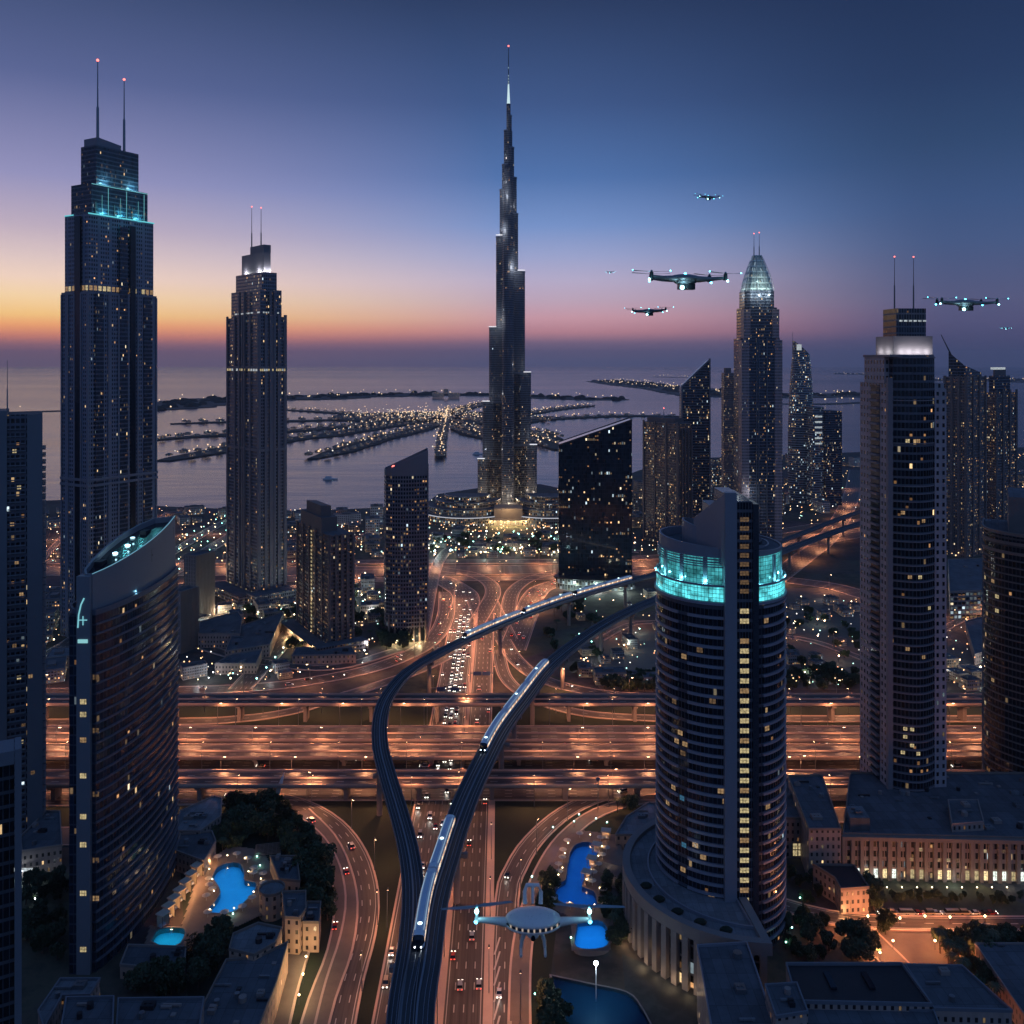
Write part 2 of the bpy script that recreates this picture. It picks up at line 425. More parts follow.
# ------------------------------------------------------------------ sea
def sea_mat():
    t = NT('sea_water'); v = t.tc('Object')
    mp = t.n.new('ShaderNodeMapping'); t.l.new(v, mp.inputs[0]); mp.inputs['Scale'].default_value = (0.35, 1.0, 1.0)
    n1 = t.noise(mp.outputs[0], 0.02, 6, 0.62); n2 = t.noise(mp.outputs[0], 0.0016, 4, 0.55); n3 = t.noise(mp.outputs[0], 0.00025, 3, 0.6)
    t.set(col=t.mix(n2, (0.010, 0.018, 0.036, 1), (0.020, 0.032, 0.055, 1)), rough=t.math('ADD', t.math('MULTIPLY', n3, 0.22), 0.10))
    t.b.inputs['IOR'].default_value = 1.33
    h = t.math('ADD', t.math('MULTIPLY', n1, 1.0), t.math('MULTIPLY', n2, 9.0))
    t.bump(h, 0.55, 1.6)
    return t.m
m = MB(); E = 24000
m.face([(-E, -3000, -1), (E, -3000, -1), (E, 2 * E - 4000, -1), (-E, 2 * E - 4000, -1)])
sea = struct(m.build('sea', sea_mat())); sea['label'] = None if False else 'calm dark sea reflecting the pink and blue dusk sky'

# ------------------------------------------------------------------ land
def land_mat():
    t = NT('city_ground'); v = t.tc('Object')
    a = t.noise(v, 0.012, 6, 0.65); b = t.noise(v, 0.09, 5, 0.65); c = t.noise(v, 0.0035, 3, 0.5)
    vor = t.n.new('ShaderNodeTexVoronoi'); vor.inputs['Scale'].default_value = 0.022; t.l.new(v, vor.inputs['Vector'])
    f = t.math('ADD', t.math('MULTIPLY', a, 0.6), t.math('MULTIPLY', b, 0.4))
    base = t.ramp(f, [(0.30, (0.020, 0.026, 0.020)), (0.45, (0.040, 0.040, 0.038)), (0.52, (0.085, 0.076, 0.068)), (0.60, (0.045, 0.045, 0.04)), (0.72, (0.15, 0.13, 0.115))])
    blocks = t.mix(0.35, base, vor.outputs['Color'], 'MULTIPLY')
    t.set(col=blocks, rough=0.9)
    return t.m
coast = [(-3000, 497), (-900, 500), (0, 502), (60, 500), (160, 506), (230, 509), (300, 511), (370, 508), (424, 505), (438, 494), (478, 488), (540, 484), (580, 492), (640, 470), (700, 458), (780, 455), (860, 452), (960, 449), (1100, 445), (2000, 440), (4000, 438)]
cw = [P(x, y).xy for x, y in coast]
poly = [(-9000, -2600), (9000, -2600)] + [tuple(p) for p in reversed(cw)]
m = MB(); m.prism(poly, -2, 0, 0)
land = struct(m.build('ground', land_mat()))

# far low shores and breakwaters: px polylines, width in metres
M_isle = plain('island_ground', (0.07, 0.065, 0.055), 0.9, 0, 0.4, 0.01)
M_veg = plain('grass_lawn', (0.007, 0.016, 0.008), 0.9, 0, 0.45, 0.08)
FRONDS = []
def isle(pts, w, z=2.0, name='island', taper=True):
    if not callable(w) and w < 200: w *= .52
    path = spline([P(x, y) for x, y in pts], 60)
    left, right = [], []
    n = len(path)
    for i, p in enumerate(path):
        a, b = path[max(i - 1, 0)], path[min(i + 1, n - 1)]
        t = (b - a).normalized(); r = Vector((t.y, -t.x, 0))
        ww = (w if not callable(w) else w(i / (n - 1))) * (0.5 + 0.06 * math.sin(i * 1.7))
        if taper: ww *= min(1, 0.45 + 0.2 * i, 0.35 + 0.2 * (n - 1 - i))
        left.append(tuple((p - r * ww).xy)); right.append(tuple((p + r * ww).xy))
    m = MB(); ply = right + left[::-1]
    # strip built of quads so a bent outline never self-fills
    for i in range(n - 1):
        m.face([(*right[i], z), (*right[i + 1], z), (*left[i + 1], z), (*left[i], z)][::-1])
        m.face([(*right[i], -2), (*right[i + 1], -2), (*right[i + 1], z), (*right[i], z)])
        m.face([(*left[i + 1], -2), (*left[i], -2), (*left[i], z), (*left[i + 1], z)])
    for e in (0, n - 1): m.face([(*left[e], -2), (*right[e], -2), (*right[e], z), (*left[e], z)])
    o = struct(m.build(name, M_isle))
    FRONDS.append((path, w))
    return o
PALM = [([(438, 424), (410, 432), (380, 439), (345, 450), (312, 459)], 150),
        ([(425, 421), (380, 427), (330, 435), (285, 440), (225, 450), (163, 461)], 190),
        ([(415, 418), (370, 424), (320, 429), (260, 433), (190, 437), (142, 441)], 170),
        ([(410, 416), (360, 419), (300, 421), (230, 422), (171, 424)], 170),
        ([(412, 414), (380, 416), (335, 413), (286, 410)], 150),
        ([(455, 412), (470, 407), (490, 403), (515, 401)], 190),
        ([(462, 418), (510, 416), (560, 409), (592, 406)], 170),
        ([(462, 420), (520, 421), (570, 418), (630, 416), (690, 417)], 190),
        ([(458, 426), (490, 432), (530, 432), (558, 440)], 170),
        ([(455, 428), (480, 436), (505, 440), (530, 438), (560, 450)], 150)]
for pts, w in PALM: isle(pts, w, 2.0 + 0.11 * len(FRONDS))
isle([(385, 422), (410, 417), (440, 416), (470, 418), (500, 424)], 640, 4.2)      # hub
isle([(440, 458), (442, 440), (446, 420), (448, 408)], 52, 4.6)                    # trunk of the palm
NF = len(FRONDS)
isle([(20, 412), (80, 410.5), (130, 409.5)], 130, 2.2)
isle([(128, 410), (150, 408), (175, 405), (200, 402.5), (226, 399.5), (262, 398)], 560, 2.6)
isle([(262, 400), (320, 400)], 90, 2.4)
isle([(306, 399.5), (340, 396), (400, 395), (440, 394.5)], 620, 2.8)
isle([(440, 395), (500, 395.5), (560, 398), (625, 400)], 330, 2.5)
NC = len(FRONDS)
isle([(610, 381), (640, 385), (680, 389), (705, 393), (740, 396), (860, 395), (940, 392)], 620, 2.2)
isle([(655, 377), (690, 377.5)], 260, 2.3)
isle([(835, 374), (872, 374.5)], 300, 2.3)
isle([(940, 381), (985, 379), (1030, 382), (1150, 384)], 700, 2.3)
isle([(780, 404), (830, 404), (870, 402)], 160, 2.3)

# ------------------------------------------------------------------ roads
STREETS = []
M_road = {}
def ribbon(name, path, w, z, mat, kind='structure', close=False):
    m = MB(); pr = [(-w / 2, z), (w / 2, z)] if not callable(w) else None
    if pr: m.sweep(path, pr, closed=False)
    # sweep goes (right..left) so faces point up
    o = m.build(name, mat); o['kind'] = kind
    return o
_rz = [0.05]
def road(pts, w, name='road', mat=None, kerb=True, z=None, step=8):
    """pts: world points of the centre line"""
    _rz[0] += 0.012
    zz = _rz[0] if z is None else z
    path = Path(pts, step)
    half = round(w / 2, 1)
    key = (half,)
    if mat is None:
        if key not in M_road: M_road[key] = roadmat('asphalt_road', (0.066, 0.055, 0.053), 3.6, 12.0, half)
        mat = M_road[key]
    o = ribbon(name, path.p, w, zz, mat)
    if kerb:
        m = MB()
        for sg in (-1, 1):
            a, b = sg * half, sg * (half + 0.9)
            lo, hi = min(a, b), max(a, b)
            m.sweep(path.p, [(lo, 0.0), (lo, 0.16 + zz), (hi, 0.16 + zz), (hi, 0.0)][::-1], closed=True)
        k = m.build('kerb', M_parapet); k['kind'] = 'structure'
    return path
def hw(xm, y0, y1, step=60):
    """straight line of the main highway: xm metres right of its axis, from depth y0 to y1"""
    n = max(2, int((y1 - y0) / step)); return [Vector((xm - 12 / 900 * (y0 + (y1 - y0) * k / n), y0 + (y1 - y0) * k / n, 0)) for k in range(n + 1)]
def gp(*pts): return [P(x, y) for x, y in pts]

# lawns and verges (before the roads, a little lower)
def patch(name, pts, mat, z=0.03, kind='structure'):
    pl = [P(x, y).xy for x, y in pts]
    a = sum(pl[i - 1].x * pl[i].y - pl[i].x * pl[i - 1].y for i in range(len(pl)))
    if a < 0: pl = pl[::-1]
    m = MB(); m.face([(p.x, p.y, z) for p in pl]); o = m.build(name, mat); o['kind'] = kind; return o
M_pave = plain('paving', (0.15, 0.12, 0.105), 0.8, 0, 0.25, 0.2)
M_dirt = plain('dry_earth', (0.10, 0.088, 0.082), 0.95, 0, 0.6, 0.05)
patch('verge', [(-300, 700), (1400, 700), (1400, 830), (-300, 830)], M_veg, 0.02)
patch('lawn', [(280, 815), (400, 815), (400, 1040), (330, 1040)], M_veg, 0.024)
patch('lawn', [(490, 780), (700, 780), (660, 830), (560, 900), (540, 1060), (480, 1060)], M_veg, 0.028)
patch('lawn', [(205, 800), (300, 800), (335, 850), (340, 920), (320, 1040), (190, 1040), (180, 860)], M_veg, 0.032)
patch('plaza', [(592, 620), (662, 620), (662, 692), (600, 690), (585, 660)], M_pave, 0.03)
patch('dry_ground', [(775, 588), (1030, 588), (1060, 690), (770, 690)], M_dirt, 0.03)

highway_L = road(hw(-35, 200, 860) , 21.6, 'highway')
highway_R = road(hw(-13.5, 200, 860), 14.4, 'highway')
median = hw(-22.4, 200, 860)
m = MB(); m.sweep(median, [(-1.2, 0), (-1.2, 0.9), (1.2, 0.9), (1.2, 0)][::-1]); o = struct(m.build('highway_median', M_parapet))
m = MB(); m.sweep(hw(-4.2, 200, 560), [(-1.5, 0), (-1.5, 0.3), (1.5, 0.3), (1.5, 0)][::-1]); o = struct(m.build('highway_median', M_parapet))
ramp_R = road(hw(1.4, 200, 380)[:-1] + gp((507, 900), (516, 868), (534, 840), (566, 812), (605, 795), (660, 785), (760, 780), (900, 778), (1200, 776)), 9.4, 'slip_road')
hwy_up_L = road([Vector(p) for p in hw(-36, 840, 900)[:1]] + gp((466, 598), (457, 588), (436, 578), (400, 573), (300, 573)), 26, 'slip_road')
hwy_up_C = road([hw(-26, 800, 800, 1)[0]] + gp((487, 606), (493, 592), (488, 582), (470, 574), (440, 569)), 15, 'slip_road')
hwy_up_D = road(gp((508, 622), (510, 600), (516, 588), (532, 578), (560, 571)), 14, 'slip_road')
hwy_up_R = road(gp((512, 650), (526, 615), (534, 596), (548, 586), (590, 576), (640, 570)), 22, 'slip_road')
road(gp((482, 600), (500, 640)), 30, 'slip_road')
road(gp((-300, 572), (60, 571), (300, 571), (500, 570), (640, 566), (720, 556), (800, 543), (900, 528), (1100, 512)), 44, 'highway')
road(gp((300, 580), (430, 579), (560, 577), (700, 570)), 18, 'highway')
road(gp((-300, 561), (430, 562), (640, 558), (760, 545), (860, 530), (1000, 515)), 20, 'highway')
road(gp((770, 578), (830, 586), (870, 597), (930, 612), (1050, 618)), 26, 'highway')
road(gp((760, 590), (800, 560), (830, 535), (850, 500), (856, 470)), 26, 'highway')
road(gp((700, 545), (790, 530), (870, 520), (1100, 500)), 24, 'highway')
road(gp((-200, 586), (60, 590), (200, 585), (300, 578)), 26, 'highway')
# slip roads left and right of the main highway
slip_A = road(gp((447, 592), (445, 618), (430, 642), (392, 662), (335, 677), (250, 688), (100, 692), (-200, 694)), 15, 'slip_road')
slip_B = road(gp((470, 640), (450, 655), (415, 672), (375, 686), (330, 700), (290, 712), (240, 719), (160, 722), (-200, 724)), 10, 'slip_road')
slip_C = road(gp((503, 640), (516, 660), (540, 678), (580, 690), (640, 697), (760, 699), (1200, 699)), 12, 'slip_road')
slip_D = road(gp((498, 650), (506, 678), (530, 697), (575, 712), (640, 718), (760, 719), (1200, 719)), 9, 'slip_road')
# ground-level cross roads
cross_1 = road([Vector((x, 566, 0)) for x in range(-700, 900, 100)], 23, 'highway')
cross_2 = road([Vector((x, 538, 0)) for x in range(-700, 900, 100)], 18, 'highway')
cross_3 = road([Vector((x, 500, 0)) for x in range(-700, 900, 100)], 14.4, 'highway')
cross_4 = road(gp((-300, 800), (60, 800), (180, 799), (250, 798), (296, 806), (330, 826), (352, 856), (362, 895), (358, 935), (345, 980), (334, 1030), (318, 1120)), 13.6, 'loop_road')
service = road(gp((300, 812), (325, 838), (340, 870), (346, 905), (340, 950), (322, 1000), (306, 1060)), 9.2, 'service_road', M_pave)
road(gp((700, 795), (650, 799), (600, 812), (565, 838), (543, 872), (530, 910), (521, 960), (519, 1060)), 7, 'footpath', M_pave)
road([Vector((x, 476, 0)) for x in range(95, 900, 80)], 14.4, 'highway')
road([Vector((x, 455, 0)) for x in range(-640, -150, 60)], 16, 'access_road', M_pave)
# kerb-side chevron strip on the right carriageway
M_paint = plain('road_paint', (0.5, 0.46, 0.42), 0.6, 0, 0.2, 0.3)
for k in range(9):
    y = 292 + k * 9
    a = hw(-2.6, y, y + 1, 1)[0]; b = hw(-0.4, y + 11, y + 12, 1)[0]
    m = MB(); m.face([(a.x, a.y, .32), (a.x + .7, a.y, .32), (b.x + .7, b.y, .32), (b.x, b.y, .32)]); struct(m.build('road_marking', M_paint))
# right-hand forecourt street and surroundings
for st_ in (((-60, 543), (60, 540), (228, 534)), ((40, 562), (70, 530), (92, 512)), ((120, 566), (150, 530), (168, 512)), ((284, 541), (330, 538), (382, 538)), ((300, 566), (318, 540), (330, 518)), ((690, 500), (780, 494), (862, 488)), ((780, 636), (815, 642), (866, 660)), ((926, 640), (980, 612), (1050, 596)), ((926, 520), (1060, 516)), ((600, 640), (630, 625), (660, 622)), ((180, 622), (240, 600), (300, 596))):
    STREETS.append(road(gp(*st_), 7, 'street'))
street_R = road(gp((780, 905), (830, 918), (900, 924), (1100, 925)), 9, 'street')
road(gp((860, 930), (905, 975), (950, 1030)), 10, 'street', M_pave)
patch('forecourt', [(838, 925), (1060, 925), (1060, 985), (880, 985)], M_pave, 0.034)
road(gp((268, 1060), (282, 1000), (296, 955), (305, 925)), 9, 'street', M_pave)
road(gp((180, 640), (250, 660), (330, 668), (400, 650)), 10, 'street')
road(gp((240, 690), (300, 625), (360, 575)), 16, 'street')
road(gp((-100, 700), (50, 655), (130, 600), (240, 530)), 18, 'avenue')
road(gp((160, 560), (225, 522), (260, 513)), 14, 'avenue')
road(gp((420, 640), (440, 560), (470, 545), (560, 545), (640, 552)), 12, 'street')
# ------------------------------------------------------------------ road lamps (one of each kind, then copies that share the meshes)
M_lamp_o = glow('sodium_lamp_glass', (1.0, 0.62, 0.33), 22)
M_lamp_w = glow('white_lamp_glass', (0.85, 0.95, 1.0), 12)
M_lamp_t = glow('green_lamp_glass', (0.35, 1.0, 0.85), 10)
LAMPC = (1.0, 0.40, 0.18)
def make_street_lamp(col_mat, label, group, h=16, arm=2.2):
    t = thing('street_lamp', label, 'street lamp', group=group)
    m = MB(); m.tube([(0, 0, 0), (0, 0, h * .6), (0, 0, h), (arm * .4, 0, h + .35), (arm, 0, h + .35)], [.22, .16, .11, .09, .08], 6)
    m.build('pole', M_metal, t)
    m = MB()
    m.box(arm - .8, -.3, h + .2, arm + .8, .3, h + .45, 0, bottom=True)
    m.build('lamp_head', M_dark, t)
    m = MB()
    m.box(arm - .65, -.24, h + .04, arm + .65, .24, h + .19, 0, bottom=True)
    m.build('lamp_glass', col_mat, t)
    return t
LAMP0 = make_street_lamp(M_lamp_o, 'tall curved-arm street lamp glowing orange beside the highway lanes', 'orange street lamps along the highways')
LAMP0.location = (-14.0, 300, 0)
_lk = list(LAMP0.children); _lampn = [0]
def streetlamp(p, rz=0.0, power=9000, h=16, label=None, group=None, col=LAMPC, light=True, sc=1.0):
    if _lampn[0] == 0: r = LAMP0; r.location = p; r.rotation_euler = (0, 0, rz)
    else: r = dup(LAMP0, p, rz, label, group, sc, _lk)
    _lampn[0] += 1
    if light:
        lamp('SPOT', (2.2, 0, h - .3), power * LK, col, 0.8, r, 168, name='street_light')
    return r
LK = 1.75
MAINLAMP = 'tall curved-arm street lamp glowing orange beside the highway lanes'
def lamps_on(path, spacing, off, power, start=10.0, end=None, label=None, z=0.0, light=True):
    d = start
    while d < (end or path.L - 5):
        p, a = path.at(d, off); p.z = p.z + z
        streetlamp(p, a, power, label=label, light=light)
        d += spacing

# ------------------------------------------------------------------ flyovers across the highway
def flyover(label, depth, w, z, x0, x1, piers, name='highway_flyover', mat=None):
    t = thing(name, label, 'flyover', (0, depth, 0), group='flyovers crossing the main highway')
    path = [Vector((x, 0, z)) for x in range(x0, x1 + 1, 40)]
    h = w / 2
    m = MB(); m.sweep(path, [(-h, -.1), (-h, -1.0), (-h + 1.6, -2.0), (h - 1.6, -2.0), (h, -1.0), (h, -.1)], 0); m.build('deck', M_conc, t)
    m = MB(); m.sweep(path, [(-h + .45, -.02), (h - .45, -.02)], closed=False); m.build('road_surface', mat or roadmat('flyover_asphalt', (0.052, 0.045, 0.046), 3.6, 12, round(h - .4, 1)), t)
    for s_ in (-1, 1):
        m = MB(); a, b = sorted((s_ * h, s_ * (h - .42))); m.sweep(path, [(a, -.1), (b, -.1), (b, 1.0), (a, 1.0)], 0); m.build('parapet', M_parapet, t)
    m = MB(); m.sweep(path, [(-.3, -.02), (.3, -.02), (.2, .85), (-.2, .85)]); m.build('median_barrier', M_parapet, t)
    for x in piers:
        m = MB(); m.box(x - 1.1, -h * .45, 0, x + 1.1, h * .45, z - 3.2, 0); m.prism(rect(x - 1.4, -h * .8, x + 1.4, h * .8), z - 3.2, z - 1.98, 0, bottom=True)
        m.build('pier', M_conc, t)
    return t
pr = lambda a, b, s: list(range(a, b, s))
fly_1 = flyover('dark flyover crossing highest and farthest, just behind the two curving rail viaducts', 604, 18, 13.5, -720, 860, [x + 18 for x in pr(-640, 760, 44)])
fly_2 = flyover('wide six-lane flyover, the farther of the middle pair over the highway', 563, 21, 7.5, -720, 860, pr(-620, 760, 52))
fly_3 = flyover('orange-lit flyover, the nearer of the middle pair over the highway', 538.5, 18, 7.0, -720, 860, pr(-620, 760, 52))
fly_4 = flyover('nearest pale-edged flyover crossing the highway above the loop roads', 496, 18, 10.5, -720, 860, [x + 9 for x in pr(-620, 760, 40)])

# ------------------------------------------------------------------ rail viaducts
M_track = plain('track_bed', (0.040, 0.045, 0.056), 0.7, 0, 0.3, 0.2)
M_vconc = plain('viaduct_concrete', (0.17, 0.185, 0.225), 0.65, 0, 0.15, 0.1)
M_rail = plain('steel_rail', (0.30, 0.33, 0.38), 0.3, 0.9, 0.1, 0.3)
def viaduct(label, pts, w, z, piers, name='rail_viaduct'):
    t = thing(name, label, 'rail viaduct', group='elevated rail viaducts')
    path = Path([P(x, y, z) for x, y in pts], 6)
    h = w / 2
    m = MB(); m.sweep(path.p, [(-h, 0.9), (-h, -.4), (-h * .45, -2.2), (h * .45, -2.2), (h, -.4), (h, 0.9), (h - .35, 0.9), (h - .35, 0), (-h + .35, 0), (-h + .35, .9)], 0)
    m.build('girder', M_vconc, t)
    m = MB(); m.sweep(path.p, [(-h + .36, .03), (h - .36, .03)], closed=False); m.build('track_bed', M_track, t)
    for c in (-h * .48, h * .48):
        m = MB()
        for g in (-.75, .75): m.sweep(path.p, [(c + g - .09, .05), (c + g + .09, .05), (c + g + .09, .3), (c + g - .09, .3)])
        m.build('track', M_rail, t)
    m = MB(); m.sweep(path.p, [(-.35, .04), (.35, .04), (.35, .55), (-.35, .55)]); m.build('walkway', M_vconc, t)
    for s_ in (-1, 1):
        m = MB(); a, b = sorted((s_ * (h + .02), s_ * (h - .22))); m.sweep(path.p, [(a, .9), (b, .9), (b, 1.5), (a, 1.5)]); m.build('parapet', M_metal, t)
    for (px, py) in piers:      # px, py: where the pier meets the deck
        i = path.near(P(px, py, z)); q = path.p[i]; tg = (path.p[min(i + 1, len(path.p) - 1)] - path.p[max(i - 1, 0)]); a = math.atan2(tg.y, tg.x)
        if (px, py) in ((383, 770), (496, 738), (450, 850), (413, 960)): q = q + Vector((3.2 if px > 440 else -3.2, 0, 0))
        m = MB(); pts2 = disc(q.x, q.y, 1.5, 12)
        m.prism(pts2, 0, z - 4, 0, smooth=False)
        ca, sa = math.cos(a + math.pi / 2), math.sin(a + math.pi / 2)
        hw_ = h * .8
        m.prism(lambda_poly(q, a, 1.2, hw_), z - 4, z - 2.15, 0, bottom=True)
        m.build('pier', M_conc, t)
    return path
def lambda_poly(q, a, hl, hw_):
    ca, sa = math.cos(a), math.sin(a)
    return [(q.x + ca * x - sa * y, q.y + sa * x + ca * y) for x, y in ((-hl, -hw_), (hl, -hw_), (hl, hw_), (-hl, hw_))]
V1 = viaduct('winding rail viaduct that swings left of the highway and back behind the far station',
             [(396, 1180), (400, 1024), (411, 940), (413, 890), (408, 850), (398, 812), (387, 775), (380, 745), (381, 715), (391, 692), (412, 670), (450, 648), (500, 625), (560, 602), (610, 587), (657, 574), (720, 558), (782, 541), (860, 512), (950, 486), (1100, 460)], 9.0, 24,
             [(380, 735), (431, 660), (413, 960), (383, 770), (570, 600), (628, 583), (680, 568), (730, 555), (800, 535), (846, 518), (384, 700), (500, 626)])
V2 = viaduct('straighter rail viaduct carrying the nearest train diagonally over the highway',
             [(414, 1200), (416, 1024), (425, 960), (434, 900), (447, 856), (457, 825), (469, 794), (484, 762), (501, 730), (523, 700), (550, 666), (582, 640), (615, 619), (657, 600), (720, 578), (782, 552), (860, 524), (950, 500), (1100, 480)], 12.0, 24.5,
             [(496, 738), (450, 850), (560, 656), (601, 627), (630, 611), (513, 712), (420, 1000), (700, 586), (790, 549), (830, 535), (880, 517), (532, 688)])

# ------------------------------------------------------------------ trains
M_tr = plain('train_paint', (0.74, 0.80, 0.86), 0.32, 0.05, 0.06, 0.2)
M_trroof = plain('train_roof', (0.55, 0.66, 0.80), 0.35, 0.0, 0.12, 0.3)
def tr_win():
    t = NT('train_windows'); uv = t.sep(t.tc('UV'))
    f = t.math('FRACT', t.math('DIVIDE', uv[1], 1.9)); on = t.math('LESS_THAN', f, 0.72)
    w = t.white(t.comb(t.math('FLOOR', t.math('DIVIDE', uv[1], 1.9)), 1.0, 0.0))
    t.set(col=(0.02, 0.02, 0.03, 1), rough=0.15, em=t.mix(w[0], (1, .55, .3, 1), (1, .85, .65, 1)), es=t.math('MULTIPLY', on, t.math('ADD', t.math('MULTIPLY', w[0], 1.4), 0.6)))
    t.m.cycles.emission_sampling = 'NONE'; return t.m
M_trwin = tr_win(); M_head = glow('train_head_lamp', (0.9, 0.97, 1.0), 9); M_tail = glow('red_tail_lamp', (1.0, 0.1, 0.08), 7)
M_trlight = glow('train_roof_light', (0.75, 1.0, 0.98), 3.5); M_trglow = glow('train_roof_added_glow', (0.55, 0.78, 1.0), 0.55)
def train(label, path, d0, d1, n, off, w=4.6, hgt=4.4, gap=1.2, head_low=True):
    t = thing('metro_train', label, 'train', path.at((d0 + d1) / 2, off, 0.3)[0], group='metro trains on the viaducts')
    o0 = Vector(t.location); L = (d1 - d0) / n; h = w / 2
    for k in range(n):
        a, b = d0 + k * L + gap / 2, d0 + (k + 1) * L - gap / 2
        pts = [p - o0 + Vector((0, 0, .35)) for p in path.sub(a, b, 3.0, off)]
        pts = [Vector((p.x, p.y, .35)) for p in pts]
        prof = [(-h, .3), (-h * .85, 0), (h * .85, 0), (h, .3), (h, hgt * .42), (h * .96, hgt * .78), (h * .72, hgt * .96), (h * .3, hgt), (-h * .3, hgt), (-h * .72, hgt * .96), (-h * .96, hgt * .78), (-h, hgt * .42)]
        # rounded noses on the outer ends
        c = MB(); c.sweep(pts, prof, 0); body = c.build('carriage', M_tr, t)
        for s_ in (-1, 1):
            wd = MB(); x = s_ * (h + .03); x2 = s_ * (h * .97 + .03)
            pr_ = [(x, hgt * .42), (x2, hgt * .74)]
            wd.sweep(pts, pr_ if s_ < 0 else pr_[::-1], closed=False); wd.build('window_band', M_trwin, body)
        rf = MB(); rf.sweep(pts[1:-1], [(-h * .5, hgt * .985), (h * .5, hgt * .985), (h * .42, hgt + .35), (-h * .42, hgt + .35)]); rf.build('roof_unit', M_trroof, body)
        for s_ in (-1, 1):
            ld = MB(); ld.sweep(pts[1:-1], [(s_ * h * .74 - .12, hgt * .965), (s_ * h * .74 + .12, hgt * .965), (s_ * h * .74 + .12, hgt * 1.0), (s_ * h * .74 - .12, hgt * 1.0)]); ld.build('added_roof_glow', M_trglow, body)  # glow strips added along the roof edges to brighten the train
        for end in ((0,) if k == 0 else ()) + ((-1,) if k == n - 1 else ()):
            p = pts[end]; q = pts[1 if end == 0 else -2]; dd = (p - q).normalized(); r = Vector((dd.y, -dd.x, 0))
            nm = MB(); base = [p + r * o_ + Vector((0, 0, z_)) for o_, z_ in prof]; tip = [p + dd * (1.5 + 0.5 * (1 - z_ / hgt)) + r * o_ * .72 + Vector((0, 0, .25 + z_ * .74)) for o_, z_ in prof]
            for i in range(12):
                j = (i + 1) % 12; f_ = [base[i], base[j], tip[j], tip[i]]
                nm.face(f_, None, 1 if 3 <= i <= 10 and i not in () else 0)
            nm.face(tip, None, 1); nm.build('cab_nose', [M_tr, M_glass_d], body)
            hl = MB()
            for s_ in (-1, 1):
                cc = p + dd * 2.06 + r * s_ * h * .5 + Vector((0, 0, 1.15)); hl.ball(cc, .28, seg=8, rng=5)
            hl.build('headlight', M_head if (end == 0) == head_low else M_tail, body)
        lm = MB(); q = pts[2 if k == 0 else len(pts) // 2]; lm.ball(q + Vector((0, 0, hgt + .45)), .9, .9, .2, 10, 4); lm.build('roof_light', M_trlight, body)
    return t
def dn(path, px, py, z=24): return path.a[path.near(P(px, py, z))]
T3 = train('nearest blue metro train with a glowing roof, low on the straighter viaduct', V2, dn(V2, 425, 956), dn(V2, 457, 823), 2, -3.0)
T2 = train('three-carriage metro train crossing above the flyovers on the straighter viaduct', V2, dn(V2, 489, 753), dn(V2, 550, 667), 3, -3.0)
T1a = train('metro train on the left viaduct, closest to its bend over the highway', V1, dn(V1, 469, 640), dn(V1, 522, 617), 2, -2.1, 4.0)
T1b = train('metro train in the middle of three on the far viaduct', V1, dn(V1, 527, 615), dn(V1, 574, 597), 2, -2.1, 4.0)
T1c = train('metro train nearest the black slanted tower on the far viaduct', V1, dn(V1, 577, 596), dn(V1, 630, 581), 2, -2.1, 4.0)

# ------------------------------------------------------------------ lamps along the roads (with their light)
K = 1.0
for row, (dep, z, pw) in enumerate(((614.5, 0.2, 10000), (590, 0.2, 9000), (573, 8.6, 8000), (551, .2, 12000), (528, .2, 10000), (510, .2, 10000), (485.5, .2, 11000))):
    x = -330 + row * 17 % 40
    while x < 420:
        skip = (-62 < x < 10) and z < 1
        if not skip: streetlamp((x, dep, z), 0.0 if row % 2 else math.pi / 2, pw, label=MAINLAMP)
        x += 40
lamps_on(Path(hw(-22.4, 230, 470), 30), 40, 0, 3600, 12, label=MAINLAMP, z=.9)
lamps_on(Path(hw(-22.4, 480, 860), 30), 38, 0, 11000, 8, label=MAINLAMP, z=.9)
lamps_on(Path(hw(-47.6, 350, 860), 30), 52, 0, 5500, 30, label=MAINLAMP)
lamps_on(Path(hw(-4.2, 230, 480), 30), 46, 0, 3000, 20, label=MAINLAMP, z=.3)
lamps_on(Path(hw(-4.2, 640, 860), 30), 46, 0, 8000, 20, label=MAINLAMP, z=.3)
lamps_on(cross_4, 40, -7.6, 4200, 330, label='tall curved-arm street lamp on the outer kerb of the lower left loop road')
lamps_on(ramp_R, 38, 6, 4200, 90, 520, label='tall curved-arm street lamp along the lower right slip road')
lamps_on(slip_A, 45, -9, 11000, 30, label='tall curved-arm street lamp beside the slip road sweeping left behind the viaduct')
lamps_on(slip_C, 48, 7.5, 11000, 30, 400, label='tall curved-arm street lamp beside the slip road sweeping right behind the viaduct')
far = 'far street lamp glowing orange above the distant cross-town highway'
for pts, sp, pw in ((((-100, 566), (60, 566), (300, 566), (500, 566), (640, 562), (720, 551), (800, 537), (900, 521), (1060, 506)), 62, 22000),
                    (((300, 577), (400, 576), (560, 574), (690, 568)), 55, 17000), (((440, 590), (462, 606)), 40, 9000), (((528, 612), (540, 590), (560, 580)), 45, 30000),
                    (((496, 612), (500, 590), (500, 574)), 45, 12000), (((770, 582), (830, 590), (930, 616), (1040, 622)), 55, 17000), (((800, 562), (835, 535), (850, 500)), 80, 24000), (((180, 584), (300, 578)), 60, 17000)):
    lamps_on(Path(gp(*pts), 20), sp, 0, pw, 8, label=far)

for st_ in STREETS: lamps_on(st_, 42, 4.5, 3000 if st_.p[0].y < 1050 else 7000, 12, label='small street lamp on a side street of the low city blocks')
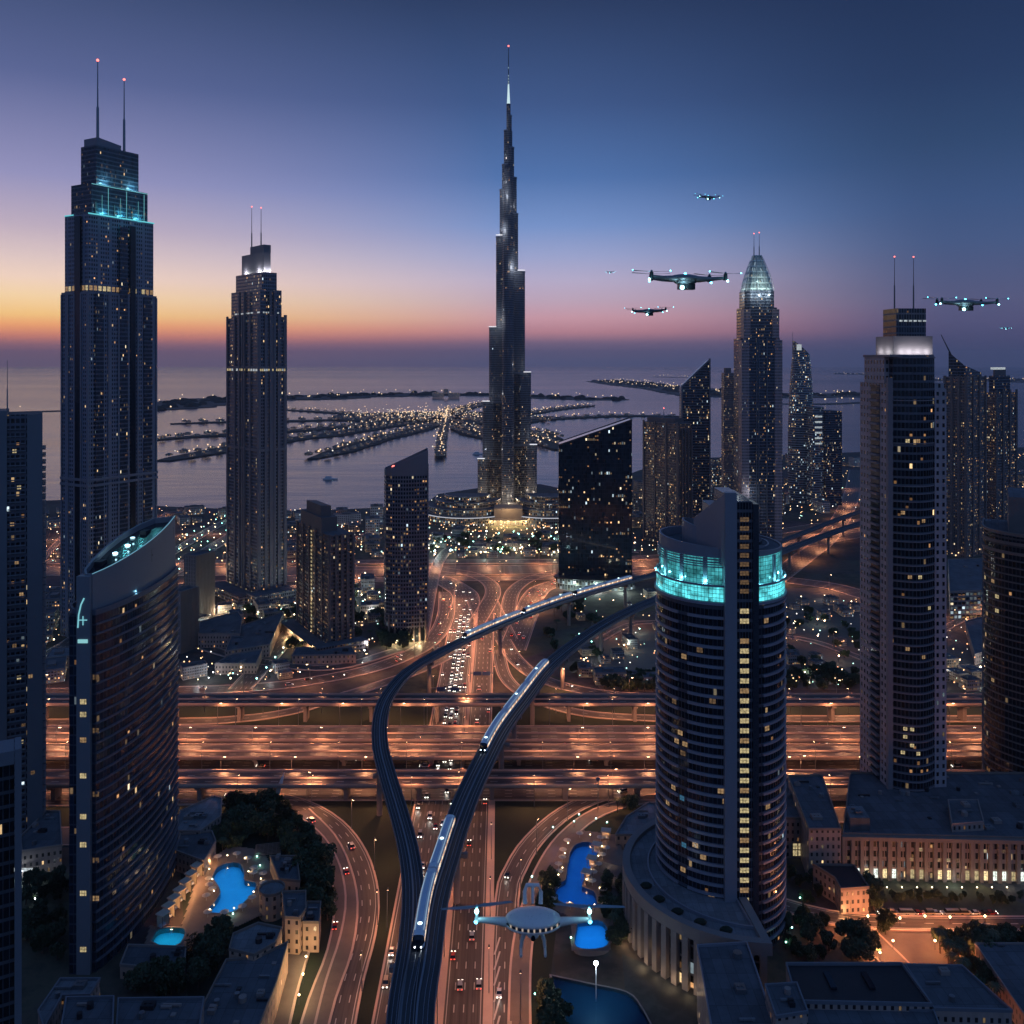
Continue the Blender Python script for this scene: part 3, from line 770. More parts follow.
# ------------------------------------------------------------------ tower helpers
def fit(xl, xn, xr, d, deg):
    th = R(deg); c, s = math.cos(th), math.sin(th)
    Cx, Cy = XA(xn, d), d
    k = (xr - CXP) / FPX; Lu = (k * Cy - Cx) / (c - k * s)
    k = (xl - CXP) / FPX; Lv = (k * Cy - Cx) / (-s - k * c)
    return (Cx, Cy, 0), th, abs(Lu), abs(Lv)
def body(t, poly, z0, z1, mat, name='facade', roof=None, cap=True):
    m = MB(); m.prism(poly, z0, z1, 0, top=1, cap=cap); return m.build(name, [mat, roof or M_roof], t)
def slabs(t, poly, z0, z1, step, thick, proj, mat, name='balcony_bands', skip=None):
    m = MB(); z = z0; p = offset(poly, proj); k = 0
    while z < z1 - thick:
        if not (skip and skip(k)): m.prism(p, z, z + thick, 0, bottom=True)
        z += step; k += 1
    return m.build(name, mat, t)
def arcs_slabs(t, pts, z0, z1, step, thick, proj, mat, name='balcony_bands', back=0.3):
    """open bands that follow pts (left to right seen from outside)"""
    m = MB(); z = z0
    while z < z1 - thick:
        path = [Vector((*p, z)) for p in pts]
        m.sweep(path, [(-back, 0), (proj, 0), (proj, thick), (-back, thick)]); z += step
    return m.build(name, mat, t)
def fins(t, a, b, z0, z1, n, depth, width, mat, name='facade_fins', ends=True):
    """n upright fins between local points a and b, standing out to the right-hand (outer) side"""
    m = MB(); a, b = Vector(a), Vector(b); d = (b - a).normalized(); ang = math.atan2(d.y, d.x); nrm = Vector((d.y, -d.x))
    for k in range(n):
        p = a.lerp(b, (k / (n - 1)) if ends and n > 1 else (k + .5) / n) + nrm * depth / 2
        m.obox(p, ang, width / 2, depth / 2, z0, z1)
    return m.build(name, mat, t)
def ringwall(t, poly, thick, z0, zt, mat, name='parapet', closed=True):
    zb_ = z0 if callable(z0) else (lambda x, y: z0)
    m = MB(); inn = offset(poly, -thick); zt_ = zt if callable(zt) else (lambda x, y: zt); n = len(poly)
    for i in range(n if closed else n - 1):
        j = (i + 1) % n; a, b, c, d = poly[i], poly[j], inn[j], inn[i]
        za, zb = zt_(*a), zt_(*b); L = math.hypot(b[0] - a[0], b[1] - a[1])
        m.face([(*a, zb_(*a)), (*b, zb_(*b)), (*b, zb), (*a, za)], [(i * L, 0), (i * L + L, 0), (i * L + L, zb), (i * L, za)])
        m.face([(*c, zb_(*c)), (*d, zb_(*d)), (*d, za), (*c, zb)]); m.face([(*a, za), (*b, zb), (*c, zb), (*d, za)])
    return m.build(name, mat, t)
def mast(t, x, y, z0, z1, r=0.6, red=True, name='antenna_mast', glowbase=None):
    m = MB(); m.tube([(x, y, z0), (x, y, z0 + (z1 - z0) * .45), (x, y, z0 + (z1 - z0) * .46), (x, y, z1)], [r, r * .85, r * .5, r * .28], 8)
    o = m.build(name, glowbase or M_metal, t)
    if red:
        b = MB(); b.ball((x, y, z1 + .3), r * .9, seg=8, rng=5); b.build('beacon', M_red, o)
    return o
WINS = [glow('lit_pane_' + n, c, s_) for n, c, s_ in (('warm', (1.0, 0.72, 0.38), 0.75), ('yellow', (1.0, 0.85, 0.50), 0.9), ('white', (0.85, 0.95, 1.0), 0.8), ('dim', (1.0, 0.60, 0.30), 0.28))]
def winmat():
    out = []
    for n, c, s_ in (('warm', (1.0, 0.62, 0.30), 0.42), ('yellow', (1.0, 0.80, 0.42), 0.72), ('white', (0.85, 0.95, 1.0), 0.7), ('dim', (1.0, 0.6, 0.3), 0.16)):
        t = NT('room_light_' + n); v = t.tc('Object'); f = t.noise(v, 0.9, 3, 0.7)
        t.set(col=(.02, .02, .02, 1), rough=.3, em=(*c, 1), es=t.math('MULTIPLY', t.math('ADD', t.math('MULTIPLY', f, 2.2), -0.45, clamp=False), s_))
        t.m.cycles.emission_sampling = 'NONE'; out.append(t.m)
    return out
WINS = winmat()
def lit_window(t, c, ang, w, h, mat, mull=2, name='lit_window'):
    """a lit room window with its mullions, c = centre on the wall, ang = wall direction"""
    m = MB(); ca, sa = math.cos(ang), math.sin(ang); n = Vector((sa, -ca, 0)); c = Vector(c) + n * .06
    def q(x0, x1, z0, z1, k, e=0):
        pts = [c + Vector((ca * x, sa * x, z)) + n * e for x, z in ((x0, z0), (x1, z0), (x1, z1), (x0, z1))]
        m.face(pts, [(x0, z0)] * 4, k)
    for k in range(mull):
        a = -w / 2 + w * k / mull; q(a + .08, a + w / mull - .08, -h / 2 + .1, h / 2 - .1, 0)
    q(-w / 2, w / 2, -.05, .05, 1, .02)
    return m.build(name, [mat, M_dark], t)

# ================================================================== tower A: tall stepped tower, far left
M_a = facade('stepped_tower_facade', 2.9, 3.7, (0.11, 0.125, 0.165), (0.022, 0.034, 0.055), .2, .3, .14, .055, 0.0, 1.2, .8, grough=.18, bays=.12, bayw=5, low=.12, lowz=140)
M_ab = facade('stepped_tower_glass', 1.6, 3.7, (0.045, 0.055, 0.08), (0.016, 0.025, 0.042), .1, .22, .1, .05, 0.0, 1.0, .8, grough=.14)
M_apale = plain('blue_grey_cladding', (0.17, 0.185, 0.23), 0.5, 0, .12, .1)
M_tealg = glow('teal_strip_light', (0.16, 0.75, 0.85), .8)
M_teal_dim = glow('teal_glass_glow', (0.10, 0.42, 0.50), .35)
loc, th, Lu, Lv = fit(62, 88, 156, 771, 60)
tA = thing('stepped_skyscraper', 'tallest stepped blue-grey skyscraper on the left with teal-lit crown and two masts', 'skyscraper', loc, th)
def inset(Lu, Lv, a, b=None): b = a if b is None else b; return rect(a, b, Lu - a, Lv - b)
body(tA, inset(Lu, Lv, 0), 0, 300, M_a)
body(tA, inset(Lu, Lv, 1.6), 300, 368, M_a, 'upper_shaft')
body(tA, inset(Lu, Lv, 6, 4), 368, 395, M_ab, 'crown_base')
zt = lambda x, y: 432
body(tA, inset(Lu, Lv, 13, 7.5), 395, 430, M_ab, 'crown')
for z, i in ((300, 0), (134, -.9), (139, -.9)): slabs(tA, inset(Lu, Lv, i), z - 1.5, z + 1.5, 9, 2.2, .4, M_apale, 'belt_course')
slabs(tA, inset(Lu, Lv, 0), 4, 298, 3.7, .35, .22, M_apale, 'floor_bands')
for a, b, n, w in (((0, 0), (Lu, 0), 8, 1.6), ((0, Lv), (0, 0), 5, 1.6)):
    fins(tA, a, b, 0, 299, n, .9, w, M_apale, 'corner_piers'); 
m = MB(); m.box(Lu * .60, -.7, 0, Lu * .68, .5, 362); m.build('dark_recess', M_glass_d, tA)
m = MB(); m.box(-.6, Lv * .28, 0, .5, Lv * .5, 366); m.build('dark_recess', M_glass_d, tA)
for u in (Lu * .15, Lu * .5, Lu * .86):
    m = MB(); m.box(u - 4, -1.1, 0, u + 4, .5, 299 if u != Lu * .5 else 360); m.build('bay_window_column', [M_ab], tA)
def winrow(t, a, b, z, h, n, mats, gap=.25, prob=.75):
    a, b = Vector(a), Vector(b); d = b - a; ang = math.atan2(d.y, d.x); L = d.length / n
    for k in range(n):
        if random.random() > prob: continue
        p = a.lerp(b, (k + .5) / n); lit_window(t, (p.x, p.y, z), ang, L * (1 - gap), h, random.choice(mats), 1)
o16 = 1.6
winrow(tA, (o16, o16), (Lu - o16, o16), 304, 4.4, 15, [WINS[0], WINS[1], WINS[1]], prob=.8); winrow(tA, (o16, Lv - o16), (o16, o16), 304, 4.4, 7, [WINS[0], WINS[1]], prob=.8)
def strip(t, a, b, z, h, e, mat, name='light_strip'):
    a, b = Vector(a), Vector(b); d = (b - a).normalized(); n = Vector((d.y, -d.x)); m = MB()
    p = [a + n * e, b + n * e, b + n * (e + .4), a + n * (e + .4)]
    m.prism([tuple(x) for x in (p[3], p[2], p[1], p[0])], z, z + h, 0, bottom=True); return m.build(name, mat, t)
strip(tA, (1, 1.6), (Lu - 1, 1.6), 367.4, 1.0, .3, M_tealg)
strip(tA, (6, 4), (Lu - 6, 4), 394, .5, .3, glow('teal_strip_soft', (.3, .9, 1), .5))
strip(tA, (1.6, Lv - 2), (1.6, Lv * .6), 367.4, .9, .3, M_tealg)
for k in range(9):
    u = 10 + (Lu - 20) * k / 8; m = MB(); m.box(u - .14, 3.4, 369, u + .14, 3.9, 369 + 10 + 7 * ((k * 7) % 3)); m.build('lit_fin', glow('teal_fin_light_%d' % k, (.25, .8, .9), .15 + .15 * (k % 3)), tA)
for u in (Lu * .25, Lu * .5, Lu * .75): lamp('POINT', (u, .6, 370.5), 5000, TEAL, .6, tA, name='crown_light')
for u in (Lu * .3, Lu * .7): lamp('POINT', (u, 2.6, 397.5), 6000, (.3, .85, 1), .6, tA, name='crown_light')
m = MB(); m.prism(rect(15, 9, 17.5, Lv - 9), 430, 437); m.prism(rect(17.5, 9, Lu - 30, 11), 430, lambda x, y: 437 - (x - 17) * .12); m.build('roof_screen', M_apale, tA)
mast(tA, 17, 11, 430, 505, 1.3); mast(tA, Lu - 24, 13, 430, 496, 1.2)

# ================================================================== tower C: stepped tower with white-lit box
M_c = facade('ribbed_tower_facade', 2.6, 3.5, (0.10, 0.105, 0.13), (0.018, 0.026, 0.042), .2, .26, .12, .10, 0.0, 1.2, .85, grough=.2, bays=.0, low=.15, lowz=90)
M_cp = plain('mauve_stone_pier', (0.165, 0.155, 0.18), 0.6, 0, .12, .1)
loc, th, Lu, Lv = fit(228, 259, 285, 900, 42)
tC = thing('slender_skyscraper', 'slender stepped skyscraper with white-lit top box and thin twin antennas over the bay', 'skyscraper', loc, th)
body(tC, inset(Lu, Lv, 0), 0, 286, M_c); body(tC, inset(Lu, Lv, 2.5), 286, 313, M_c, 'upper_shaft'); body(tC, inset(Lu, Lv, 6), 313, 331, M_c, 'crown_base'); body(tC, inset(Lu, Lv, 10.5), 331, 352, M_cp, 'top_box')
for a, b in (((0, 0), (Lu, 0)), ((0, Lv), (0, 0))): fins(tC, a, b, 0, 288, 5, 1.4, 3.0, M_cp, 'stone_piers')
fins(tC, (Lu * .42, 0), (Lu * .58, 0), 0, 312, 2, 2.0, 2.2, M_cp, 'centre_piers'); fins(tC, (0, Lv * .58), (0, Lv * .42), 0, 312, 2, 2.0, 2.2, M_cp, 'centre_piers')
slabs(tC, inset(Lu, Lv, 0), 3, 285, 3.5, .35, .3, M_cp, 'floor_bands')
for z in (150, 233): slabs(tC, inset(Lu, Lv, -.8), z, z + 4, 9, 3.0, .4, M_cp, 'belt_course')
for a, b in (((0, -1.5), (Lu, -1.5)), ((-1.5, Lv), (-1.5, 0))): winrow(tC, a, b, 232, 2.4, 13, [WINS[2], WINS[1]], prob=.85)
for a, b in (((2.5, 2.5), (Lu - 2.5, 2.5)), ((2.5, Lv - 2.5), (2.5, 2.5))): winrow(tC, a, b, 290, 1.6, 9, [WINS[2]], prob=.5)
for a, b in (((6, Lv - 8), (6, 8)),):
    for q in (.25, .75): lamp('POINT', (8, 6 + (Lv - 12) * q, 332.5), 4600, (.95, .97, 1), .5, tC, name='flood_light')
for q in (.25, .75): lamp('POINT', (6 + (Lu - 12) * q, 8, 332.5), 4600, (.95, .97, 1), .5, tC, name='flood_light')
m = MB(); m.box(12, 14, 352, 20, Lv * .62, 360); m.build('lift_house', M_cp, tC)
mast(tC, 13, Lv * .60, 352, 402, .75, glowbase=M_conc); mast(tC, 15, Lv * .36, 352, 399, .75, glowbase=M_conc)
for i in range(6):
    u = Lu * (i + .5) / 6; lit_window(tC, (u, -.1, 5), 0, 4, 7, WINS[1], 2); lit_window(tC, (-.1, Lv * (i + .5) / 6, 5), -math.pi / 2, 4, 7, WINS[1], 2)
for q in (.3, .8): lamp('POINT', (Lu * q, -8, 6), 5000, GOLD, .5, tC, name='entrance_light'); lamp('POINT', (-8, Lv * q, 6), 5000, GOLD, .5, tC, name='entrance_light')
m = MB(); m.prism(rect(-14, -22, Lu + 10, -2), 0, 12, 0, top=1); m.prism(rect(-22, -2, -4, Lv), 0, 9, 0, top=1); m.build('podium', [M_c, M_roof], tC)

# ================================================================== tower F: the supertall
M_f = facade('supertall_facade', 2.2, 3.6, (0.05, 0.062, 0.085), (0.020, 0.030, 0.050), .22, .3, .1, .05, 0.0, 1.1, .85, grough=.16, gmetal=.5, low=.16, lowz=200)
FD = 1450.0; fx = XA(508.5, FD); fpx = FD / FPX
tF = thing('supertall_tower', 'tallest needle-like tower with lit white spire rising from the curved terraces', 'skyscraper', (fx, FD, 0))
def fz(y): return CAMH + (HZ - y) * fpx
def capsule(dirdeg, L, w, n=9):
    a = R(dirdeg); c, s = math.cos(a), math.sin(a); pts = []
    tip = (L - w) * 1.0
    for k in range(n):
        t = -math.pi / 2 + math.pi * k / (n - 1); x, y = tip + w * math.cos(t), w * math.sin(t); pts.append((c * x - s * y, s * x + c * y))
    for x, y in ((0, w), (0, -w)): pts.append((c * x - s * y, s * x + c * y))
    return pts
MF_slab = plain('steel_fin', (0.14, 0.165, 0.21), 0.35, .6, .08, .1)
def wing(ang, tiers):
    for px, y in tiers:
        L = abs(px) * fpx / max(.5, abs(math.cos(R(ang)))); w = min(L * .8, 9.5 if L > 22 else 7.0)
        L = L if True else L
        p = capsule(ang, L, w)
        o = body(tF, p, 0 if y > 200 else fz(y) - 150, fz(y), M_f, 'wing_tier')
        top = MB(); top.prism(offset(p, .5), fz(y) - 1, fz(y) + 1.2); top.build('terrace_edge', MF_slab, o)
LW = [(-31, 459), (-26, 402), (-19.5, 328), (-12.5, 237), (-8.8, 190), (-6.5, 165), (-4.6, 131)]
RW = [(28.5, 445), (22.5, 373), (16.5, 272), (9.6, 214), (8.2, 178), (5.6, 148), (3.2, 116)]
wing(168, LW); wing(12, RW)
for y0, L in ((440, 46), (385, 38), (300, 30), (220, 20), (170, 12)):
    p = capsule(268, L, min(9.5, L * .6)); o = body(tF, p, 0 if y0 > 200 else 300, fz(y0), M_f, 'wing_tier')
body(tF, disc(0, 0, 11, 18), 0, fz(236), M_f, 'core'); body(tF, disc(0, 0, 6.2, 16), fz(236), fz(131), M_f, 'core'); body(tF, disc(0, 0, 3.3, 14), fz(131), fz(104), M_f, 'core')
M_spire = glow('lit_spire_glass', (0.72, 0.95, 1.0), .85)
m = MB(); m.tube([(0, 0, fz(104)), (0, 0, fz(92)), (0, 0, fz(84))], [2.6, 1.6, 1.1], 10); m.build('lit_spire', M_spire, tF)
m = MB(); m.tube([(0, 0, fz(84)), (0, 0, fz(60)), (0, 0, fz(47))], [1.1, .8, .5], 8); o = m.build('spire_needle', MF_slab, tF)
b = MB(); b.ball((0, 0, fz(46)), 1.3); b.build('beacon', M_red, tF)
for y in (82, 79, 76, 68): b = MB(); b.ball((0, -1, fz(y)), .8, seg=8, rng=5); b.build('spire_light', M_spire, tF)
M_fl = glow('floor_light_line', (.92, .93, 1.0), .9)
for px, y in LW + RW[:4]:
    L = abs(px) * fpx; s_ = -1 if px < 0 else 1; w = min(L * .7, 12)
    m = MB(); m.box(min(s_ * L, s_ * (L - w)), -11 - (4 if L > 22 else 0) * 0, fz(y) + 1.2, max(s_ * L, s_ * (L - w)), -9.5, fz(y) + 2.6, bottom=True)
    if y > 230: m.build('terrace_light', M_fl, tF)
    lamp('POINT', (s_ * (L + 4), -16, fz(y) + 14), 4500 if y > 230 else 3500, (1, .93, .86), 1.5, tF, name='terrace_light')
for x, y, s_ in ((-7, 232, 1), (6, 268, 1), (-14, 322, 1), (-5, 196, 1)):
    lamp('POINT', (x * fpx * 1.25, -24, fz(y)), 15000, (1, .95, .9), 3, tF, name='flood_light')
for k in range(7): a = R(200 + k * 24); lamp('POINT', (60 * math.cos(a), 60 * math.sin(a), 28), 12000, (1, .72, .45), 2, tF, name='podium_light')

# curved terraces at its foot
M_mall = facade('terrace_facade', 3.5, 4.6, (0.10, 0.095, 0.10), (0.02, 0.024, 0.03), .14, .2, .14, .45, .05, 1.3, .7)
M_edge = glow('terrace_edge_light', (.85, .88, 1.0), .55)
tFm = thing('curved_terraced_mall', 'curved terraced mall with glowing golden entrance at the supertall tower\'s foot', 'mall', (fx, 1330, 0))
def crescent(cx, cy, r0, r1, a0, a1, n=26): return disc(cx, cy, r1, n, a0, a1) + disc(cx, cy, r0, n, a1, a0)
for cx, s_ in ((-62, -1), (62, 1)):
    for k, (r1, z) in enumerate(((74, 13), (63, 22), (50, 30), (36, 37))):
        p = disc(cx, 58, r1, 30, 175, 365)
        o = body(tFm, [(x, y * 1.15 - 8) for x, y in p], 0, z, M_mall, 'terrace')
        m = MB(); path = [Vector((x, y * 1.15 - 8, z)) for x, y in p]; m.sweep(path, [(-.8, 0), (.9, 0), (.9, 1.0), (-.8, 1.0)]); m.build('edge_light', M_edge if k == 0 else MF_slab, o)
m = MB(); m.box(-21, -12, 0, 21, 30, 25, 0); m.build('entrance_hall', M_stone, tFm)
for k in range(7): x = -18 + k * 6; m = MB(); m.box(x - 2.1, -12.25, 1, x + 2.1, -12.02, 9, 0); m.build('lit_doorway', WINS[1], tFm)
m = MB(); m.box(-26, -22, 9.5, 26, -12.3, 10.6, bottom=True); m.build('canopy', M_stone, tFm)
for x in (-20, -10, 0, 10, 20): lamp('POINT', (x, -19, 6), 11000, (1, .66, .26), .8, tFm, name='entrance_light')
lamp('POINT', (0, -26, 30), 26000, (1, .7, .35), 1, tFm, name='entrance_light')

# ================================================================== tower D: brown residential tower
M_d = facade('brown_tower_facade', 3.1, 3.3, (0.105, 0.085, 0.088), (0.022, 0.020, 0.026), .16, .28, .14, .16, 0, 1.0, .8, grough=.3, bays=.0, low=.15, lowz=50)
M_dp = plain('brown_render', (0.15, 0.115, 0.11), .7, 0, .15, .1)
loc, th, Lu, Lv = fit(298, 339, 352, 745, 62)
loc, th, Lu, Lv = fit(298, 330, 353, 745, 32)
tD = thing('brown_residential_tower', 'short brown residential tower with one glowing yellow stair column facing the highway', 'tower block', loc, th)
body(tD, inset(Lu, Lv, 0), 0, 96, M_d); body(tD, rect(0, Lv * .25, Lu * .7, Lv * .9), 96, 108, M_dp, 'upper_storey')
m = MB(); p = [(Lu * .12 + 4 * 0, Lv * .35), (Lu * .5, Lv * .3), (Lu * .55, Lv * .8), (Lu * .12, Lv * .8)]; m.prism(p, 108, lambda x, y: 119 - abs(x - Lu * .3) * .5); m.build('roof_pavilion', M_dp, tD)
slabs(tD, inset(Lu, Lv, 0), 3, 95, 3.3, .5, .9, M_dp, 'balcony_bands')
fins(tD, (0, 0), (Lu, 0), 0, 97, 5, 1.5, 1.8, M_dp, 'piers'); fins(tD, (0, Lv), (0, 0), 0, 97, 6, 1.5, 1.8, M_dp, 'piers')
for k in range(27): lit_window(tD, (-1.7, Lv * .5, 8 + k * 3.3), -math.pi / 2, 3.6, 1.9, WINS[1], 2, 'stair_window')
m = MB(); m.prism(rect(-16, -14, Lu + 8, -1.8), 0, 9, 0, top=1); m.prism(rect(-16, -1.8, -2.5, Lv + 6), 0, 7, 0, top=1); m.build('podium', [M_d, M_roof], tD)
for q in (.1, .4, .7): lamp('POINT', (-19, Lv * q, 4), 5000, WARM, .5, tD, name='entrance_light')

# ================================================================== tower E: slanted crown tower
M_e = facade('slanted_crown_facade', 3.0, 3.4, (0.085, 0.08, 0.10), (0.015, 0.02, 0.03), .16, .26, .12, .20, 0, .95, .82, grough=.2)
loc, th, Lu, Lv = fit(380, 384, 428, 771, 6); Lv = min(Lv, 22)
tE = thing('slant_topped_tower', 'dark apartment tower with sloping curved top and golden-lit columns at its foot', 'tower block', loc, th)
fr = [(0, Lv * .5), (1.5, 2)] + [(2 + (Lu - 2) * k / 8, -4.5 * math.sin(math.pi * (k + .5) / 9)) for k in range(1, 9)] + [(Lu, Lv), (0, Lv)]
body(tE, fr, 12, 143, M_e); ringwall(tE, offset(fr, .1), .8, 143, lambda x, y: 147 + max(0, x) / Lu * 17 * (1 if y < 14 else 1), M_cp, 'sloping_crown')
slabs(tE, fr, 14, 142, 3.4, .4, .5, M_cp, 'balcony_bands')
body(tE, offset(fr, -2), 0, 12, M_glass_d, 'lobby')
m = MB(); [m.prism(disc(4 + k * (Lu - 6) / 6, -2.6, .8, 8), 0, 24) for k in range(7)]; m.build('portico_columns', M_stone, tE)
for k in range(6): lamp('POINT', (6 + k * (Lu - 8) / 6, -7.5, 3), 3600, GOLD, .4, tE, name='uplight')
m = MB(); m.box(Lu * .45, 4, 147, Lu * .75, 9, 149, bottom=True); m.build('roof_light', WINS[2], tE)
b = MB(); b.ball((8, 1, 150), 1.4); b.build('beacon', M_red, tE)
fins(tE, (Lu - .5, -1), (Lu, Lv), 0, 150, 3, .8, 1.6, M_cp, 'edge_fins')

# ================================================================== tower G: black slanted glass block
M_g = facade('black_mirror_facade', 2.6, 4.0, (0.012, 0.018, 0.028), (0.012, 0.024, 0.042), .06, .08, .05, .07, .045, 1.1, .62, grough=.06, gmetal=.35, wrough=.15)
loc, th, Lu, Lv = fit(557, 558.6, 632, 960, -2)
tG = thing('black_glass_wedge_tower', 'black mirrored glass tower with a straight slanted roofline', 'office tower', loc, th)
zg = lambda x, y: 151.5 + 27 * x / Lu
m = MB(); m.prism(rect(0, 0, Lu, 34), 12, zg, 0, top=1); m.build('facade', [M_g, M_glass_d], tG)
ringwall(tG, offset(rect(0, 0, Lu, 34), .15), .5, lambda x, y: zg(x, y) - 1, lambda x, y: zg(x, y) + .6, M_dark, 'roof_trim')
lob = disc(Lu / 2, 6, Lu * .56, 24, 195, 345) ; lob = [(x, y * .45 - 1) for x, y in lob] + [(Lu - 1, 12), (1, 12)]
M_lobby = facade('lobby_glass', 4, 6, (.2, .22, .2), (.05, .06, .06), .06, .04, .04, 3.0, 0, .55, .1)
body(tG, lob, 0, 11.5, M_lobby, 'lobby'); 
m = MB(); m.prism(offset(lob, 2.0), 11.5, 12.6, bottom=True); m.build('lobby_roof', M_dark, tG)
for x in (.15, .5, .85): lamp('POINT', (Lu * x, -24, 6), 12000, (.8, 1, .92), .6, tG, name='entrance_light')

# ================================================================== right-hand background towers
M_h = facade('beige_tower_facade', 2.8, 3.4, (0.13, 0.108, 0.112), (0.02, 0.02, 0.026), .2, .28, .16, .28, 0, 1.0, .82, grough=.3)
M_hp = plain('beige_render', (0.16, 0.13, 0.13), .7, 0, .12, .1)
loc, th, Lu, Lv = fit(644, 678, 691, 1167, 38)
tH = thing('beige_apartment_tower', 'beige square apartment tower with lit rows, beside the black slanted office tower', 'tower block', loc, th)
body(tH, inset(Lu, Lv, 0), 0, 160, M_h); body(tH, rect(4, 10, Lu - 3, Lv - 2), 160, 166, M_hp, 'roof_storey'); slabs(tH, inset(Lu, Lv, 0), 4, 158, 3.4, .5, .5, M_hp); fins(tH, (0, Lv), (0, 0), 0, 162, 4, 1.4, 2.6, M_hp, 'piers'); fins(tH, (0, 0), (Lu, 0), 0, 152, 5, 2, 2.2, M_hp, 'piers'); mast(tH, Lu / 2, Lv * .6, 166, 178, .8)
M_i = facade('steel_blue_facade', 2.2, 3.8, (0.06, 0.07, 0.095), (0.018, 0.028, 0.045), .1, .2, .1, .12, .01, 1.1, .75, grough=.12, gmetal=.5)
loc, th, Lu, Lv = fit(678, 682, 710, 1270, -4)
tI = thing('knife_edged_glass_tower', 'blue glass tower whose roof rises steeply to a knife-edged corner', 'office tower', loc, th)
m = MB(); m.prism(rect(0, 0, Lu, Lv * .5 + 8), 0, lambda x, y: 205 + 38 * x / Lu, 0, top=1); m.build('facade', [M_i, M_i], tI)
m = MB(); m.prism([(-1, -.6), (1.2, -.6), (1.2, 6), (-1, 6)], 0, 207); m.prism([(Lu - 1.2, -.6), (Lu + .8, -.6), (Lu + .8, 6), (Lu - 1.2, 6)], 0, 245); m.build('edge_fins', MF_slab, tI); 
m = MB(); m.prism([(0, -.5), (Lu, -.5), (Lu, .3), (0, .3)], lambda x, y: 204 + 38 * x / Lu, lambda x, y: 207 + 38 * x / Lu, bottom=True); m.build('roof_trim', MF_slab, tI)
loc, th, Lu, Lv = fit(722, 724, 734, 1500, 0)
tJ = thing('thin_balcony_tower', 'thin distant tower with pale lit balconies squeezed beside the spired tower', 'tower block', loc, th)
body(tJ, rect(0, 0, Lu, 18), 0, 222, M_h); slabs(tJ, rect(0, 0, Lu, 18), 4, 220, 4, .8, .8, M_hp); body(tJ, rect(3, 3, Lu - 4, 14), 222, 230, M_hp, 'roof_storey')

# K: spire-crowned tower
M_k = facade('spired_tower_glass', 2.0, 3.7, (0.055, 0.062, 0.085), (0.014, 0.022, 0.038), .12, .22, .1, .10, 0, 1.2, .8, grough=.14, gmetal=.4)
M_kp = facade('spired_tower_pinklit_stone', 2.4, 3.7, (0.20, 0.155, 0.165), (0.03, 0.03, 0.04), .26, .3, .2, .05, 0, 1.0, .8, grough=.3, wrough=.7)  # pink light on the face is put into this stone colour
KD = 1080.0; kx = XA(756.5, KD + 26)
tK = thing('spired_skyscraper', 'skyscraper with a glowing pointed glass crown and two thin spires', 'skyscraper', (kx, KD + 26, 0))
def octo(h, c): return [(-h + c, -h), (h - c, -h), (h, -h + c), (h, h - c), (h - c, h), (-h + c, h), (-h, h - c), (-h, -h + c)]
kz = lambda y: CAMH + (HZ - y) * KD / FPX
body(tK, octo(28.5, 9), 0, kz(338), M_k); body(tK, octo(25, 8), kz(338), kz(307), M_k, 'upper_shaft'); body(tK, octo(21.5, 7), kz(307), kz(290), M_k, 'crown_base')
for x0, x1, y0, y1 in ((-29, -18, -29.2, -10), (18.5, 29.2, -29, -10)):
    m = MB(); m.box(x0, y0, 0, x1, y1, kz(340)); m.build('stone_wing', [M_kp], tK)
    m = MB(); m.box(x0 * .88, y0 * .9, kz(340), x1 * .88, y1, kz(309)); m.build('stone_wing', [M_kp], tK)
for x in (-7.5, -4.5, 7): m = MB(); m.box(x - .6, -30, 0, x + .6, -28, kz(338)); m.build('steel_fin', MF_slab, tK)
# ogive crown: four glass leaves
M_crown = facade('glowing_crown_glass', 2.2, 7, (.35, .42, .40), (.10, .16, .16), .12, .1, .12, 2.0, 0, .42, 0.05, grough=.2)
m = MB(); lv = [(290, 20.5), (282, 18.6), (273, 15.4), (265, 11.8), (258, 8.4), (253, 5.6)]
for i in range(len(lv) - 1):
    (ya, ha), (yb, hb) = lv[i], lv[i + 1]; pa, pb = octo(ha, ha * .33), octo(hb, hb * .33)
    for k in range(8):
        j = (k + 1) % 8; L = math.hypot(pa[j][0] - pa[k][0], pa[j][1] - pa[k][1])
        m.face([(*pa[k], kz(ya)), (*pa[j], kz(ya)), (*pb[j], kz(yb)), (*pb[k], kz(yb))], [(k * 9, kz(ya)), (k * 9 + L, kz(ya)), (k * 9 + L, kz(yb)), (k * 9, kz(yb))])
m.face([(*p, kz(254)) for p in octo(6.2, 2)]); m.build('pointed_crown', M_crown, tK)
for k, (sx, sy) in enumerate(((-1, -1), (1, -1), (-.25, -1), (.45, -1))):
    m = MB(); m.tube([(sx * h_ * .98, sy * h_ * 1.02, kz(y_)) for y_, h_ in lv], .45, 6); m.build('crown_rib', plain('crown_rib_steel_%d' % k, (.45, .48, .48), .4, .3), tK)
for x in (-14, 0, 14): lamp('POINT', (x, -29, kz(294)), 7000, (.85, 1, .95), 1, tK, name='crown_light')
lamp('POINT', (-29, -8, kz(294)), 7000, (.85, 1, .95), 1, tK, name='crown_light'); lamp('POINT', (0, -30, kz(276)), 2500, (.85, 1, .95), 1, tK, name='crown_light')
mast(tK, -4.5, -3, kz(255), kz(231), .8); mast(tK, 3.2, -3, kz(255), kz(230), .8)
for z in (60, 84): lamp('POINT', (-18, -40, z), 3000, (.8, .9, 1), 1, tK, name='flood_light')

tK.scale = (.84, .84, 1)
